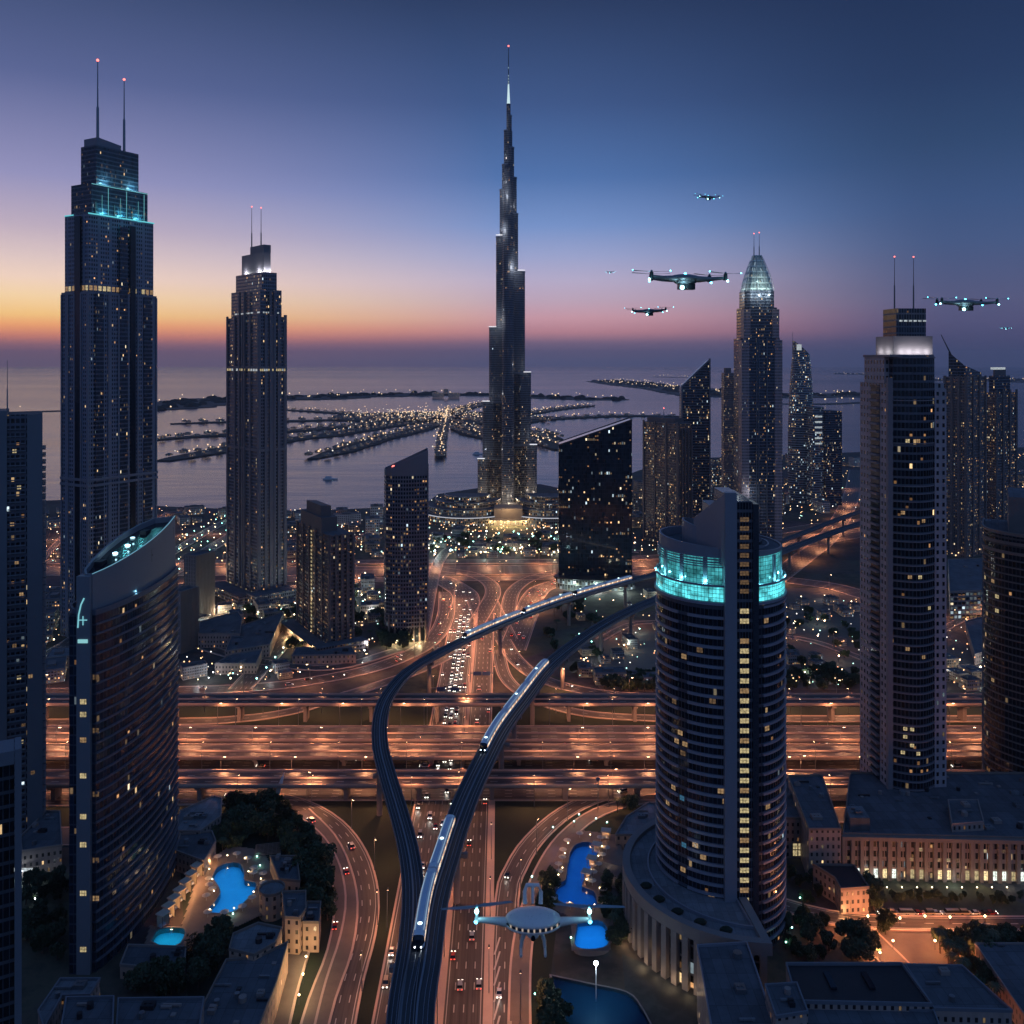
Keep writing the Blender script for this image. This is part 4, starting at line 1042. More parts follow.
# M: tapering twist tower, N: block
M_m = facade('banded_tower_facade', 2.6, 4.0, (0.14, 0.15, 0.17), (0.03, 0.04, 0.055), .05, .42, .08, .14, .03, 1.3, .45, grough=.2)
MD = 1540.0; mx_ = XA(801, MD)
tM = thing('tapering_round_tower', 'far tapering rounded tower with a bright slanted tip and hair-thin mast', 'skyscraper', (mx_, MD, 0))
lv = [(0, 21), (60, 22.5), (130, 22), (190, 19.5), (235, 16.5), (252, 14.5)]; m = MB(); n = 20
for i in range(len(lv) - 1):
    for k in range(n):
        a, b = 2 * math.pi * k / n, 2 * math.pi * (k + 1) / n; (z0, r0), (z1, r1) = lv[i], lv[i + 1]
        f_ = lambda a_, r_, z_: (r_ * math.cos(a_), r_ * math.sin(a_) * .8, z_)
        m.face([f_(a, r0, z0), f_(b, r0, z0), f_(b, r1, z1), f_(a, r1, z1)], [(a * 20, z0), (b * 20, z0), (b * 20, z1), (a * 20, z1)])
m.build('facade', M_m, tM)
pt = [(14.5 * math.cos(2 * math.pi * k / n), 11.6 * math.sin(2 * math.pi * k / n)) for k in range(n)]
m = MB(); m.prism(pt, 252, lambda x, y: 264 - x * .9); m.build('slanted_tip', M_m, tM)
m = MB(); m.box(-11, -12.2, 260, -3, -11.2, 270, bottom=True); m.build('lit_panel', WINS[2], tM); mast(tM, -14.3, 0, 255, 292, .8, red=False)
loc, th, Lu, Lv = fit(812, 825, 842, 1500, 10)
tN = thing('dark_twin_block', 'dark paired office block with a pale lit upper corner beside the tapering tower', 'office block', loc, th)
body(tN, rect(0, 0, Lu, 40), 0, 158, M_i); body(tN, rect(-20, 3, -.6, 36), 0, 165, M_m, 'lit_side_block')
for k in range(6): lit_window(tN, (-10, 2.9, 104 + k * 9), 0, 13, 3, WINS[2], 4)

# P1, P2: far right pair
loc, th, Lu, Lv = fit(945, 966, 985, 1100, 40)
tP = thing('blade_topped_tower', 'grey residential tower with a dark blade-like peak and leaning antenna', 'skyscraper', loc, th)
body(tP, inset(Lu, Lv, 0), 0, 222, M_h); m = MB(); m.prism(inset(Lu, Lv, 3), 222, lambda x, y: 226 + 30 * (1 - max(0, x) / Lu) * (y / Lv) ** .5 * 1.0, 0, top=0); m.build('blade_crown', M_i, tP)
slabs(tP, inset(Lu, Lv, 0), 3, 220, 3.5, .5, .6, M_hp); fins(tP, (0, 0), (Lu, 0), 0, 223, 4, 1.6, 3, M_hp, 'piers'); fins(tP, (0, Lv), (0, 0), 0, 223, 4, 1.6, 3, M_hp, 'piers')
m = MB(); m.tube([(2, Lv - 6, 250), (-4, Lv + 3, 274)], [.9, .4], 6); m.build('leaning_antenna', M_dark, tP)
loc, th, Lu, Lv = fit(983, 996, 1016, 1170, 30)
tP2 = thing('cap_lit_tower', 'grey tower with a small bright rooftop light beside the blade-topped one', 'skyscraper', loc, th)
body(tP2, inset(Lu, Lv, 0), 0, 200, M_h); body(tP2, inset(Lu, Lv, 5), 200, 222, M_i, 'upper_shaft'); body(tP2, inset(Lu, Lv, 10), 222, 230, M_hp, 'roof_house'); slabs(tP2, inset(Lu, Lv, 0), 3, 198, 3.5, .5, .6, M_hp)
m = MB(); m.box(9, 9, 230, Lu - 9, 13, 233, bottom=True); m.build('roof_light', WINS[2], tP2); fins(tP2, (0, 0), (Lu, 0), 0, 204, 4, 1.6, 3, M_hp, 'piers')
# ================================================================== tower B: curved front-left tower with sail roof
M_b = facade('curved_tower_glass', 2.3, 3.9, (0.014, 0.024, 0.042), (0.008, 0.018, 0.034), .06, .12, .06, .03, 0, 1.0, .75, grough=.14, gmetal=.0, wrough=.4)
M_bb = plain('violet_grey_band', (0.10, 0.115, 0.155), .45, .1, .1, .2)
M_sail = plain('sail_cladding', (0.20, 0.215, 0.25), .45, .2, .06, .3)
tB = thing('curved_sail_tower', 'curved dark glass tower with a leaf-shaped sail parapet and banded balconies', 'office tower', (-164.3, 354, 0))
ox, oy = -165, 354
arc = [(-164.5, 354), (-161.6, 362), (-159.4, 372), (-158.0, 383), (-157.4, 394), (-157.6, 406), (-158.4, 417), (-160, 429)]
arcS = [tuple(p.xy) for p in spline([(x - ox, y - oy, 0) for x, y in arc], 2.5)]
fp = [(-13.2, 8), (-9, 1.2)] + arcS + [(-11, 80), (-15, 40)]
body(tB, fp, 0, 141, M_b)
arcs_slabs(tB, arcS, 3.9, 141, 3.9, .75, .75, M_bb, 'balcony_bands')
ringwall(tB, offset(fp, .3), .8, 140.5, 142.6, M_bb, 'parapet')
leafR = [tuple(Vector(p) + Vector((-1.2, 0))) for p in arcS]
leafL = [(-5, 72), (-8.5, 62), (-10.5, 48), (-10.5, 34), (-9, 18), (-6.5, 5), (-4, .6)]
leaf = leafR + leafL
zs = lambda x, y: 156.5 + y * .135
ringwall(tB, leaf, .9, 142, zs, M_sail, 'sail_parapet')
m = MB(); m.prism(offset(leaf, -.92), 142, lambda x, y: zs(x, y) - 2.4, 0, top=1); m.build('upper_storey', [M_glass_d, M_glass_d], tB)
m = MB(); m.sweep([Vector((x, y, zs(x, y) + .02)) for x, y in leafR], [(-.25, 0), (.0, 0), (.0, .22), (-.25, .22)]); m.build('rim_light', glow('rim_light_strip', (.3, .75, 1), .45), tB)
m = MB(); m.box(-6.3, -1.6, 0, -1.0, 3.5, 156, 0); m.build('corner_fin', M_sail, tB)
m = MB(); m.box(-9.3, -1.2, 0, -6.4, 3.5, 141, 0); m.build('corner_fin', M_b, tB)
def leafwin():
    for k in range(4):
        p, q = Vector(arcS[2 + k]), Vector(arcS[3 + k]); lit_window(tB, (*((p + q) / 2 + Vector((-.2, 0))), 139.2), math.atan2((q - p).y, (q - p).x), 2.2, 3.4, WINS[0], 1)
leafwin()
for z, xs in ((10, (-3.6,)), (32, (-3.6,)), (51, (-3.6,)), (62, (-3.6, -11)), (78, (-3.6,)), (92, (-3.6,)), (102, (-11, -3.6)), (107, (-3.6,)), (44, (.6,)), (70, (.6,)), (95, (.6,)), (116, (.6,)), (29, (.6,))):
    for x in xs:
        yy = -1.62 if x == -3.6 else (4.4 if x < -10 else .1)
        lit_window(tB, (x, yy, z), 0 if x > -10 else R(-58), 2.6, 2.2, random.choice([WINS[0], WINS[3], WINS[1]]), 3)
m = MB(); m.box(-5.6, -1.95, 130, -1.8, -1.65, 131.4, bottom=True); m.build('sign_light', glow('cyan_sign', (.35, .8, .85), .7), tB)
m = MB(); m.tube([(-5.6, -1.8, 136), (-5.3, -1.8, 141), (-4.4, -1.8, 145), (-3.2, -1.8, 147.5)], .28, 6); m.tube([(-5.3, -1.8, 139), (-2, -1.8, 139)], .2, 5); m.tube([(-3.6, -1.8, 137), (-3.6, -1.8, 140.5)], .2, 5); m.build('roof_emblem', glow('cyan_emblem', (.25, .7, .8), .8), tB)
# faint unlit lettering band on the sail (strokes too worn to read in the picture)
M_letter = plain('dark_lettering', (0.05, 0.055, 0.075), .5)
def strokes(t, a, b, z, h, pat, ang=None):
    a, b = Vector(a), Vector(b); d = (b - a); L = d.length; dn_ = d.normalized(); n = Vector((dn_.y, -dn_.x)); m = MB()
    w = L / len(pat)
    def bar(x0, x1, z0, z1):
        p = [a + dn_ * x0 + n * .12, a + dn_ * x1 + n * .12]; s_ = (x0 / L) * (b.x * 0 + .135 * (b.y - a.y))
        m.face([(p[0].x, p[0].y, z + z0 * h + s_), (p[1].x, p[1].y, z + z0 * h + s_), (p[1].x, p[1].y, z + z1 * h + s_), (p[0].x, p[0].y, z + z1 * h + s_)])
    for i, ch in enumerate(pat):
        x = i * w; e = x + w * .72; k = w * .16
        if ch == 'H': bar(x, x + k, 0, 1); bar(e - k, e, 0, 1); bar(x + k, e - k, .42, .58)
        if ch == 'E': bar(x, x + k, 0, 1); [bar(x + k, e, q, q + .15) for q in (0, .42, .85)]
        if ch == 'T': bar((x + e) / 2 - k / 2, (x + e) / 2 + k / 2, 0, .85); bar(x, e, .85, 1)
        if ch == 'M': bar(x, x + k, 0, 1); bar(e - k, e, 0, 1); bar((x + e) / 2 - k / 2, (x + e) / 2 + k / 2, .3, .85); bar(x + k, e - k, .85, 1)
        if ch == 'I': bar(x + w * .3, x + w * .3 + k, 0, 1)
    return m.build('lettering', M_letter, t)
i0 = int(len(leafR) * .55); strokes(tB, leafR[i0], leafR[-2], 152.5, 5.5, 'HIMI THTTM')
for x, y in ((-5, 30), (-4, 40), (-6, 50)):
    m = MB(); m.ball((x, y, zs(x, y) - 2.1), 1.1, 1.1, .4, 10, 5); m.build('roof_lamp', glow('roof_lamp_blue_%d' % y, (.5, .85, 1), 10 if y < 45 else 2), tB)
    lamp('POINT', (x, y, zs(x, y) + .4), 60, (.45, .8, 1), .4, tB, name='roof_lamp_light')
lamp('POINT', (5.5, 26, 143.2), 260, (.3, .75, 1), .3, tB, name='edge_light')
m = MB(); m.box(-7, 15, 154, -4, 20, 158); m.build('roof_plant', M_dark, tB); m = MB(); m.box(-5, 55, 159, -2, 60, 163); m.build('roof_plant', M_dark, tB)

# ================================================================== tower L: round tower with teal crown
M_l = facade('round_tower_glass', 2.2, 4.0, (0.035, 0.042, 0.06), (0.010, 0.017, 0.028), .06, .30, .04, .016, 0, 1.1, .75, grough=.08, gmetal=.45, wrough=.35)
M_lb = plain('silver_band', (0.26, 0.27, 0.33), .4, .15, .08, .2)
M_lf = plain('silver_fin', (0.23, 0.24, 0.285), .45, .15, .08, .1)
tL = thing('round_teal_crown_tower', 'big round tower with glowing teal crown and a column of lit yellow windows', 'office tower', (90, 390, 0))
RL = 27.0; circ = disc(0, 0, RL, 72)
body(tL, circ, 0, 143, M_l)
arcL = disc(0, 0, RL, 20, 180, 219); arcM = disc(0, 0, RL, 14, 229, 262); arcR = disc(0, 0, RL, 22, 296, 352); arcB = disc(0, 0, RL, 30, 352, 540)
arcs_slabs(tL, arcL, 4, 141, 4.0, 1.0, .7, M_lb, 'balcony_bands'); arcs_slabs(tL, arcM, 4, 141, 4.0, 1.05, .7, M_lb, 'balcony_bands'); arcs_slabs(tL, arcR, 4, 141, 4.0, .85, .7, M_lb, 'balcony_bands'); arcs_slabs(tL, arcB, 4, 141, 4.0, 1.1, .5, M_lb, 'balcony_bands')
slabs(tL, circ, 141.6, 146, 9, 1.2, .9, M_lb, 'crown_ledge')
def tealmat(name, k, s_):
    t = NT(name); uv = t.sep(t.tc('UV')); a = t.math('FRACT', t.math('DIVIDE', uv[0], 1.5)); b = t.math('FRACT', t.math('DIVIDE', uv[1], 1.7))
    mk = t.math('MULTIPLY', t.math('GREATER_THAN', a, .1), t.math('GREATER_THAN', b, .1)); n = t.noise(t.comb(uv[0], uv[1], 0), .16, 3, .6)
    w = t.white(t.comb(t.math('FLOOR', t.math('DIVIDE', uv[0], 1.5)), t.math('FLOOR', t.math('DIVIDE', uv[1], 1.7)), 0.0))
    e = t.math('MULTIPLY', mk, t.math('ADD', t.math('MULTIPLY', t.math('MAXIMUM', t.math('SUBTRACT', n, .36), 0.03), k * .7), t.math('MULTIPLY', w[0], .28)))
    t.set(col=(.01, .03, .035, 1), rough=.15, em=(.12, .78, .86, 1), es=t.math('MULTIPLY', e, s_)); t.m.cycles.emission_sampling = 'NONE'; return t.m
M_teal1 = tealmat('teal_backlit_glass', 6.0, 1.25); M_teal2 = tealmat('teal_dim_glass', 4.0, .75)
body(tL, disc(0, 0, RL + .1, 72), 143, 149, M_teal1, 'teal_lit_storey')
ring = disc(0, 0, RL + .1, 72); ringwall(tL, offset(ring, .5), .5, 149, 149.9, M_lb, 'crown_rail')
body(tL, disc(0, 0, 25.2, 72), 149, 161, M_teal2, 'setback_storey')
for k in range(16):
    a = R(172 + k * 24); m = MB(); m.obox((25.4 * math.cos(a), 25.4 * math.sin(a)), a + math.pi / 2, .9, .5, 149, 160.4); m.build('crown_pillar', M_lb, tL)
    if 170 < (172 + k * 24) % 360 < 360 or k < 2:
        lamp('POINT', (27.2 * math.cos(a), 27.2 * math.sin(a), 150.6), 1100, (.2, .9, 1), .3, tL, name='crown_uplight')
for k in range(5):
    m = MB(); path = [Vector((x, y, 156.6 + k * 1.0)) for x, y in disc(0, 0, 26.3, 40, 165, 268)]; m.sweep(path, [(-.1, 0), (.35, 0), (.35, .4), (-.1, .4)]); m.build('louvre', M_lb, tL)
zc = lambda x, y: 164.0 + 2.0 * max(-1, min(1, (-x) / 26))
ringwall(tL, disc(0, 0, 25.9, 72), .8, 160.8, zc, M_lf, 'crown_parapet')
body(tL, disc(0, 0, 25, 48), 161, 161.6, M_roof, 'roof_deck')
ringwall(tL, disc(3, 3, 18.5, 48), .7, 158.4, lambda x, y: 167 + 5 * max(-1, min(1, (-x) / 18)), M_lf, 'inner_parapet')
body(tL, disc(4, 4, 15, 30), 158.4, 163, M_dark, 'roof_plant')
# tall slab with lit windows
m = MB(); m.box(-4.6, -29.2, 0, .2, 14, 178, 0); m.build('core_fin', M_lf, tL)
m = MB(); m.box(.3, -28.7, 0, 6.6, 12, 184, 0); m.build('window_shaft', [facade('shaft_glass', 1.5, 4.0, (0.05, 0.055, 0.07), (0.012, 0.018, 0.028), .08, .2, .1, .0, 0, .35, .9)], tL)
m = MB(); m.box(6.7, -29.2, 0, 9.0, 12, 183, 0); m.build('core_fin', plain('blue_black_fin', (.035, .045, .065), .3, .3), tL)
for k in range(34): 
    if k in (31,): continue
    lit_window(tL, (3.3, -28.75, 8 + k * 4.0), 0, 3.7, 2.2, WINS[1] if k % 5 else WINS[0], 3, 'shaft_window')
for k in range(9): lit_window(tL, (3.3, -28.75, 148 + k * 3.6), 0, 3.7, 2.0, WINS[3], 3, 'shaft_window')
m = MB(); A_, B_ = Vector((-4.7, -28.5)), Vector((-12.5, -6))
d_ = (B_ - A_).normalized(); n_ = Vector((-d_.y, d_.x)) * .9
m.prism([tuple(A_), tuple(A_ + n_ * -1), tuple(B_ - n_), tuple(B_)][::1], 158, lambda x, y: 187 - 13.5 * (Vector((x, y)) - A_).length / 24 , bottom=True); o = m.build('triangular_screen', M_lf, tL)
m = MB(); m.box(-4.6, -29.2, 178, .2, -26, 187.5); m.build('fin_top', M_lf, tL)
for (a, z) in ((214, 96), (221, 84), (224, 78), (226, 81), (217, 80), (213, 60), (225, 118), (251, 102), (258, 64), (262, 60), (240, 122), (236, 40), (243, 36), (205, 52), (224, 28), (250, 22), (301, 88), (300, 132), (302, 56)):
    p = (RL * math.cos(R(a)) * 1.002, RL * math.sin(R(a)) * 1.002); lit_window(tL, (*p, z * 1.0 // 4 * 4 + 2.7), R(a + 90), 2.6, 2.2, random.choice([WINS[0], WINS[3], WINS[0]]), 2)
M_cy = glow('blue_reflection_glow', (.15, .6, 1), .18)  # dim glow painted on panes as a reflection, no room lit behind
for a, z in ((223, 60), (225, 41)): lit_window(tL, (RL * math.cos(R(a)) * 1.002, RL * math.sin(R(a)) * 1.002, z), R(a + 90), 2.4, 2.2, M_cy, 2)

# podium of the round tower
M_pod = plain('podium_stone', (0.20, 0.18, 0.18), .7, 0, .15, .15)
tLp = thing('round_podium_building', 'curved stone podium with tall arched bays wrapped round the teal-crowned tower', 'podium building', (98, 383, 0))
pc = disc(0, 0, 50, 40, 100, 268)
body(tLp, offset(pc, -1.6), 0, 23.5, facade('podium_glass', 3.5, 5.5, (.05, .05, .055), (.015, .018, .024), .08, .1, .06, .35, 0, .8, .8, low=.5, lowz=14), 'bay_glazing', M_roof2)
for k in range(25):
    a = R(130 + k * 5.6); m = MB(); m.obox((49.2 * math.cos(a), 49.2 * math.sin(a)), a + math.pi / 2, 1.25, 1.5, 0, 20.5); m.build('stone_pier', M_pod, tLp)
    if k < 24:   # arch head between two piers
        b = a + R(2.8); m = MB(); pts = []
        for q in range(9):
            t_ = -1 + q / 4; hz_ = 17.2 + 3.1 * math.sqrt(max(0, 1 - t_ * t_)); pts.append((t_ * 1.25, hz_))
        c0 = Vector((49.8 * math.cos(b), 49.8 * math.sin(b), 0)); tg = Vector((-math.sin(b), math.cos(b), 0))
        for q in range(8):
            (xa, za), (xb, zb) = pts[q], pts[q + 1]
            m.face([c0 + tg * xa + Vector((0, 0, za)), c0 + tg * xb + Vector((0, 0, zb)), c0 + tg * xb + Vector((0, 0, 20.6)), c0 + tg * xa + Vector((0, 0, 20.6))])
        m.build('arch_head', M_pod, tLp)
ringwall(tLp, disc(0, 0, 50.6, 40, 100, 268), 3.2, 20.5, 25.2, M_pod, 'cornice')
ringwall(tLp, disc(0, 0, 40, 34, 110, 262), .6, 23.5, 24.6, M_lf, 'roof_kerb')
for k in range(12): a = R(170 + k * 8.0); lamp('POINT', (53.5 * math.cos(a), 53.5 * math.sin(a), 2.0), 420 if k % 2 else 200, (1, .66, .36), .3, tLp, name='wall_uplight')
for k in range(5): m = MB(); a = R(196 + k * 13); m.ball((44.5 * math.cos(a), 44.5 * math.sin(a), 24.4), 2.6, 1.6, 1.3, 8, 5); m.build('planter', M_veg, tLp)

# ================================================================== tower O: grey tower with lit box, right
M_oglass = facade('bow_front_glass', 2.4, 4.1, (0.05, 0.055, 0.072), (0.010, 0.015, 0.024), .06, .25, .04, .045, 0, 1.1, .85, grough=.08, gmetal=.45)
M_owall = facade('punched_grey_wall', 4.1, 4.1, (0.215, 0.185, 0.20), (0.012, 0.014, 0.02), .30, .28, .22, .03, 0, .9, .85, grough=.2, wrough=.7)
M_op = plain('grey_render', (0.215, 0.185, 0.20), .7, 0, .1, .1)
loc, th, Lu, Lv = fit(860, 889, 945, 464, 5)
tO = thing('bow_fronted_tower', 'grey tower with curved glass front, white floodlit roof box and two masts', 'skyscraper', loc, th)
body(tO, rect(0, 0, Lu, Lv), 0, 229, M_owall)
bow = [(2.2, -.1)] + [(2.2 + (Lu - 8) * k / 10, -.2 - 4.6 * math.sin(math.pi * k / 10)) for k in range(1, 10)] + [(Lu - 5.8, -.1), (Lu - 5.8, 6), (2.2, 6)]
body(tO, bow, 0, 243, M_oglass, 'bow_front')
arcs_slabs(tO, bow[:11], 4.1, 176, 4.1, .42, .5, M_op, 'balcony_bands')
arcs_slabs(tO, bow[:11], 176, 243, 22, .5, .5, M_op, 'balcony_bands')
body(tO, rect(-.5, 4, Lu - 8, Lv - 6), 229, 243.5, M_owall, 'upper_shaft')
m = MB(); z = 6
m2 = MB()
while z < 226: m2.box(-2.0, Lv * .30, z, .3, Lv * .60, z + 1.1, bottom=True); z += 4.1
m2.build('side_balconies', M_op, tO)
m = MB(); m.box(-.25, Lv * .30, 0, .25, Lv * .60, 228); m.build('side_glazing', M_glass_d, tO)
m = MB(); m.box(-.9, -.9, 0, 1.6, 1.2, 232); m.build('corner_pier', M_op, tO); m = MB(); m.box(Lu - 6, -.7, 0, Lu + .4, 2, 226); m.build('side_bay', [M_owall], tO)
slabs(tO, rect(-.5, -2, Lu - 8, Lv - 6), 242.6, 245, 9, 1.2, .5, M_op, 'cornice')
body(tO, rect(4, 3, Lu - 5, Lv - 10), 243.8, 253.5, M_op, 'floodlit_box'); body(tO, rect(6.5, 5, Lu - 7.5, Lv - 13), 253.5, 268, facade('roof_box_glass', 1.8, 3.4, (.07, .075, .09), (.02, .03, .045), .1, .15, .1, .05, 0, .8), 'plant_box')
for q in (.2, .4, .62, .85): lamp('POINT', (4 + (Lu - 9) * q, .6, 245.2), 780, (.95, .98, 1), .3, tO, name='flood_light')
for q in (.25, .7): lamp('POINT', (1.4, 4 + (Lv - 14) * q, 245.2), 700, (.95, .98, 1), .3, tO, name='flood_light')
for k in range(6): lit_window(tO, (9 + k * 2.6, 4.9, 261.5), 0, 1.9, 1.0, WINS[2], 1, 'roof_window')
mast(tO, 7.2, 8, 268, 295, .42, glowbase=M_conc); mast(tO, Lu - 12.6, 8, 268, 295, .42, glowbase=M_conc)
for x, z in ((8, 198), (13, 198), (16, 158), (6, 160), (14, 131), (9, 129), (7, 46), (10, 42), (13, 38), (6, 38), (16, 90), (8, 92), (7, 50), (10, 50), (20, 112)):
    yy = -.2 - 4.6 * math.sin(math.pi * (x - 2.2) / (Lu - 8)); lit_window(tO, (x, yy - .12, z // 4.1 * 4.1 + 2.8), math.atan2(-math.cos(math.pi * (x - 2.2) / (Lu - 8)) * .55, 1), 2.1, 2.0, random.choice(WINS[:2]), 2)

# ================================================================== tower Q (right edge) and R, S (left edge)
M_q = facade('edge_tower_glass', 2.6, 3.9, (0.03, 0.03, 0.036), (0.012, 0.014, 0.02), .08, .22, .06, .03, 0, 1.2, .9, grough=.12, gmetal=.35)
M_qb = plain('warm_band', (0.17, 0.15, 0.145), .5, .1, .1, .2)
tQ = thing('banded_edge_tower', 'dark banded tower with stepped roof beside the bow-fronted one, cut by the frame', 'office tower', (XA(984, 505), 505, 0), R(-28))
qa = [tuple(p.xy) for p in spline([(0, 30, 0), (-.5, 8, 0), (2, -4, 0), (10, -13, 0), (24, -19, 0), (44, -20, 0)], 3)]
qf = qa + [(60, 0), (60, 40), (0, 40)]
body(tQ, qf, 0, 146, M_q); arcs_slabs(tQ, qa, 3.9, 140, 3.9, .42, .6, M_qb, 'balcony_bands'); [arcs_slabs(tQ, qa, z_, z_ + 2, 5.2, 1.6, .7, M_qb, 'crown_band') for z_ in (136, 141.2, 146.4)]
body(tQ, rect(12, -6, 55, 36), 146, 166, plain('sloped_crown_cladding', (.15, .13, .13), .6), 'crown')
for k, z in ((9, 118), (12, 118), (13, 112), (10, 100), (12, 64), (9, 50), (13, 104)):
    p, q = Vector(qa[k]), Vector(qa[k + 1]); lit_window(tQ, (*(p + q) / 2, z // 3.9 * 3.9 + 2.3), math.atan2((q - p).y, (q - p).x), 2.6, 2.2, WINS[k % 2], 2)
for k in range(14): lit_window(tQ, (.3, -.6, 20 + k * 7.8), R(-72), 1.2, 1.6, WINS[3], 1)

M_r = facade('slab_tower_facade', 2.8, 3.6, (0.055, 0.062, 0.085), (0.014, 0.019, 0.028), .14, .28, .1, .055, 0, 1.1, .8, grough=.2)
M_rp = plain('blue_concrete', (0.14, 0.155, 0.185), .6, 0, .1, .1)
tR = thing('finned_slab_tower', 'grey-blue slab tower at the left edge with projecting balcony fins', 'tower block', (XA(42, 455), 455, 0), R(27))
body(tR, rect(-16, -6, 0, 26), 0, 214, M_r); m = MB(); m.box(-6.5, -6.6, 0, .3, -5.5, 214); m.build('end_wall', M_rp, tR); m = MB(); m.box(-20, -7.2, 0, -15.2, 20, 216); m.build('end_wall', M_rp, tR)
m = MB(); z = 5
while z < 196: m.box(-.2, -2, z, 1.7, 20, z + .5, bottom=True); z += 3.6
m.build('balcony_fins', M_rp, tR)
m = MB(); z = 5
while z < 210: m.box(-15, -7.3, z, -7, -5.9, z + .5, bottom=True); z += 3.6
m.build('balconies', M_rp, tR)
body(tR, rect(-46, 0, -20.3, 30), 0, 226, M_r, 'rear_wing'); m = MB(); m.prism(rect(-46, 0, -20.3, 8), 226, lambda x, y: 228 + (x + 46) * .33); m.build('slanted_crown', M_rp, tR)
mast(tR, -15.3, 0, 214, 241, .35, red=False)
for x, z in ((-12, 196), (-10, 178), (-13, 160), (-11, 141), (-9, 125), (-12, 100), (-10, 84), (-13, 68), (-9, 52), (-11, 36), (-4, 36), (-10, 22), (-8, 60), (-5, 84)):
    lit_window(tR, (x, -6.05 if x < -7 else -6.7, z), 0, 1.9, 2.0, random.choice(WINS[:2] + [WINS[3]]), 2)
tS = thing('framed_glass_tower', 'nearest dark glass tower with a thick grey frame in the lower left corner', 'office tower', (XA(20, 250), 250, 0), R(29))
body(tS, rect(-40, 0, -1.4, 7), 0, 129, facade('framed_tower_glass', 2.0, 3.9, (.03, .035, .045), (.008, .012, .018), .06, .2, .05, .04, 0, .6, .9), 'facade')
m = MB(); m.box(-1.3, -1.2, 0, .4, 8, 133); m.box(-42, -1.2, 129.1, -1.4, 8, 132.8, bottom=True); m.build('stone_frame', M_rp, tS)
# ------------------------------------------------------------------ blocks laid out by their roof outlines
def area2(pl): return sum(pl[i - 1][0] * pl[i][1] - pl[i][0] * pl[i - 1][1] for i in range(len(pl)))
BLOCKS = []
TAKEN = []          # (x, y, radius) already built over
def block(name, label, cat, px, z, mat, roof=None, group=None, par=.9, plant=0, z0=0, parmat=None):
    pl = [tuple(P(x, y, z).xy) for x, y in px]
    if area2(pl) < 0: pl = pl[::-1]
    cx = sum(p[0] for p in pl) / len(pl); cy = sum(p[1] for p in pl) / len(pl)
    t = thing(name, label, cat, (cx, cy, z0), group=group)
    lp = [(x - cx, y - cy) for x, y in pl]
    body(t, lp, 0, z - z0, mat, 'walls', roof or M_roof)
    if par: ringwall(t, offset(lp, .15), .5, z - z0 - .2, z - z0 + par, parmat or M_conc, 'parapet')
    rr = random.Random(int(cx * 7 + cy))
    rmax = max(math.hypot(*p) for p in lp)
    for k in range(max(plant, 1) * 3 if roof is not M_dark else plant):
        for _ in range(30):
            x, y = rr.uniform(-rmax, rmax) * .7, rr.uniform(-rmax, rmax) * .7; w, h_ = rr.uniform(.8, 2.6), rr.uniform(.8, 2.0)
            if all(inpoly(x + a * w * 1.5, y + b * w * 1.5, lp) for a in (-1, 1) for b in (-1, 1)):
                m = MB(); zz = z - z0; kd = k % 4
                if kd == 0: m.box(x - w, y - h_, zz, x + w, y + h_, zz + 1.5); m.tube([(x - w * .4, y, zz + 1.5), (x - w * .4, y, zz + 1.9)], .5, 8); m.tube([(x + w * .4, y, zz + 1.5), (x + w * .4, y, zz + 1.9)], .5, 8); nm = 'air_unit'
                elif kd == 1: m.tube([(x, y, zz), (x, y, zz + 1.8)], min(w, h_) * .6 + .4, 10); nm = 'water_tank'
                elif kd == 2: m.box(x - w * 1.5, y - .35, zz + .3, x + w * 1.5, y + .35, zz + 1.0, bottom=True); m.box(x + w * 1.5 - .7, y - .35, zz, x + w * 1.5, y + .35, zz + .3); nm = 'duct'
                else: m.box(x - .8, y - .8, zz, x + .8, y + .8, zz + .5); nm = 'roof_hatch'
                m.build(nm, rr.choice([M_roof2, M_metal, M_dark, M_conc]), t); break
    TAKEN.append((cx, cy, rmax)); BLOCKS.append(offset(pl, 2.2))
    return t, lp, (cx, cy)
M_podf = facade('arcade_facade', 2.2, 4.6, (0.17, 0.135, 0.125), (0.02, 0.02, 0.024), .14, .24, .16, .10, 0, 1.0, .7, low=1.1, lowz=7.5, grough=.25, wrough=.8)
M_low = facade('plain_low_facade', 3.2, 3.6, (0.19, 0.15, 0.135), (0.02, 0.02, 0.024), .3, .3, .24, .10, 0, 1.0, .85, grough=.3, wrough=.85)
M_vil = facade('resort_wall', 4.2, 3.8, (0.26, 0.18, 0.14), (0.02, 0.02, 0.024), .34, .3, .26, .12, 0, .9, .95, grough=.3, wrough=.85)

# right-hand arcade complex
def shopmat(n, c, s_):
    t = NT('shop_light_' + n); f = t.noise(t.tc('Object'), 1.3, 3, .7); t.set(col=(.02, .02, .02, 1), em=(*c, 1), es=t.math('MULTIPLY', t.math('MAXIMUM', t.math('SUBTRACT', t.math('MULTIPLY', f, 2.6), .5), .1), s_)); t.m.cycles.emission_sampling = 'NONE'; return t.m
SHOPW = shopmat('white', (.9, 1, .9), 1.5); SHOPY = shopmat('yellow', (1, .78, .4), 1.4)
tp, lp, c = block('arcade_building', 'long stone arcade building with piers and lit shopfronts below the bow-fronted tower', 'building', [(843, 835), (1110, 841), (1110, 774), (850, 774)], 20, M_podf, M_roof, plant=16, par=1.1, parmat=M_stone)
fa = sorted(lp, key=lambda p: p[1])[:2]; fa.sort()
a_, b_ = Vector(fa[0]), Vector(fa[1]); n = 30
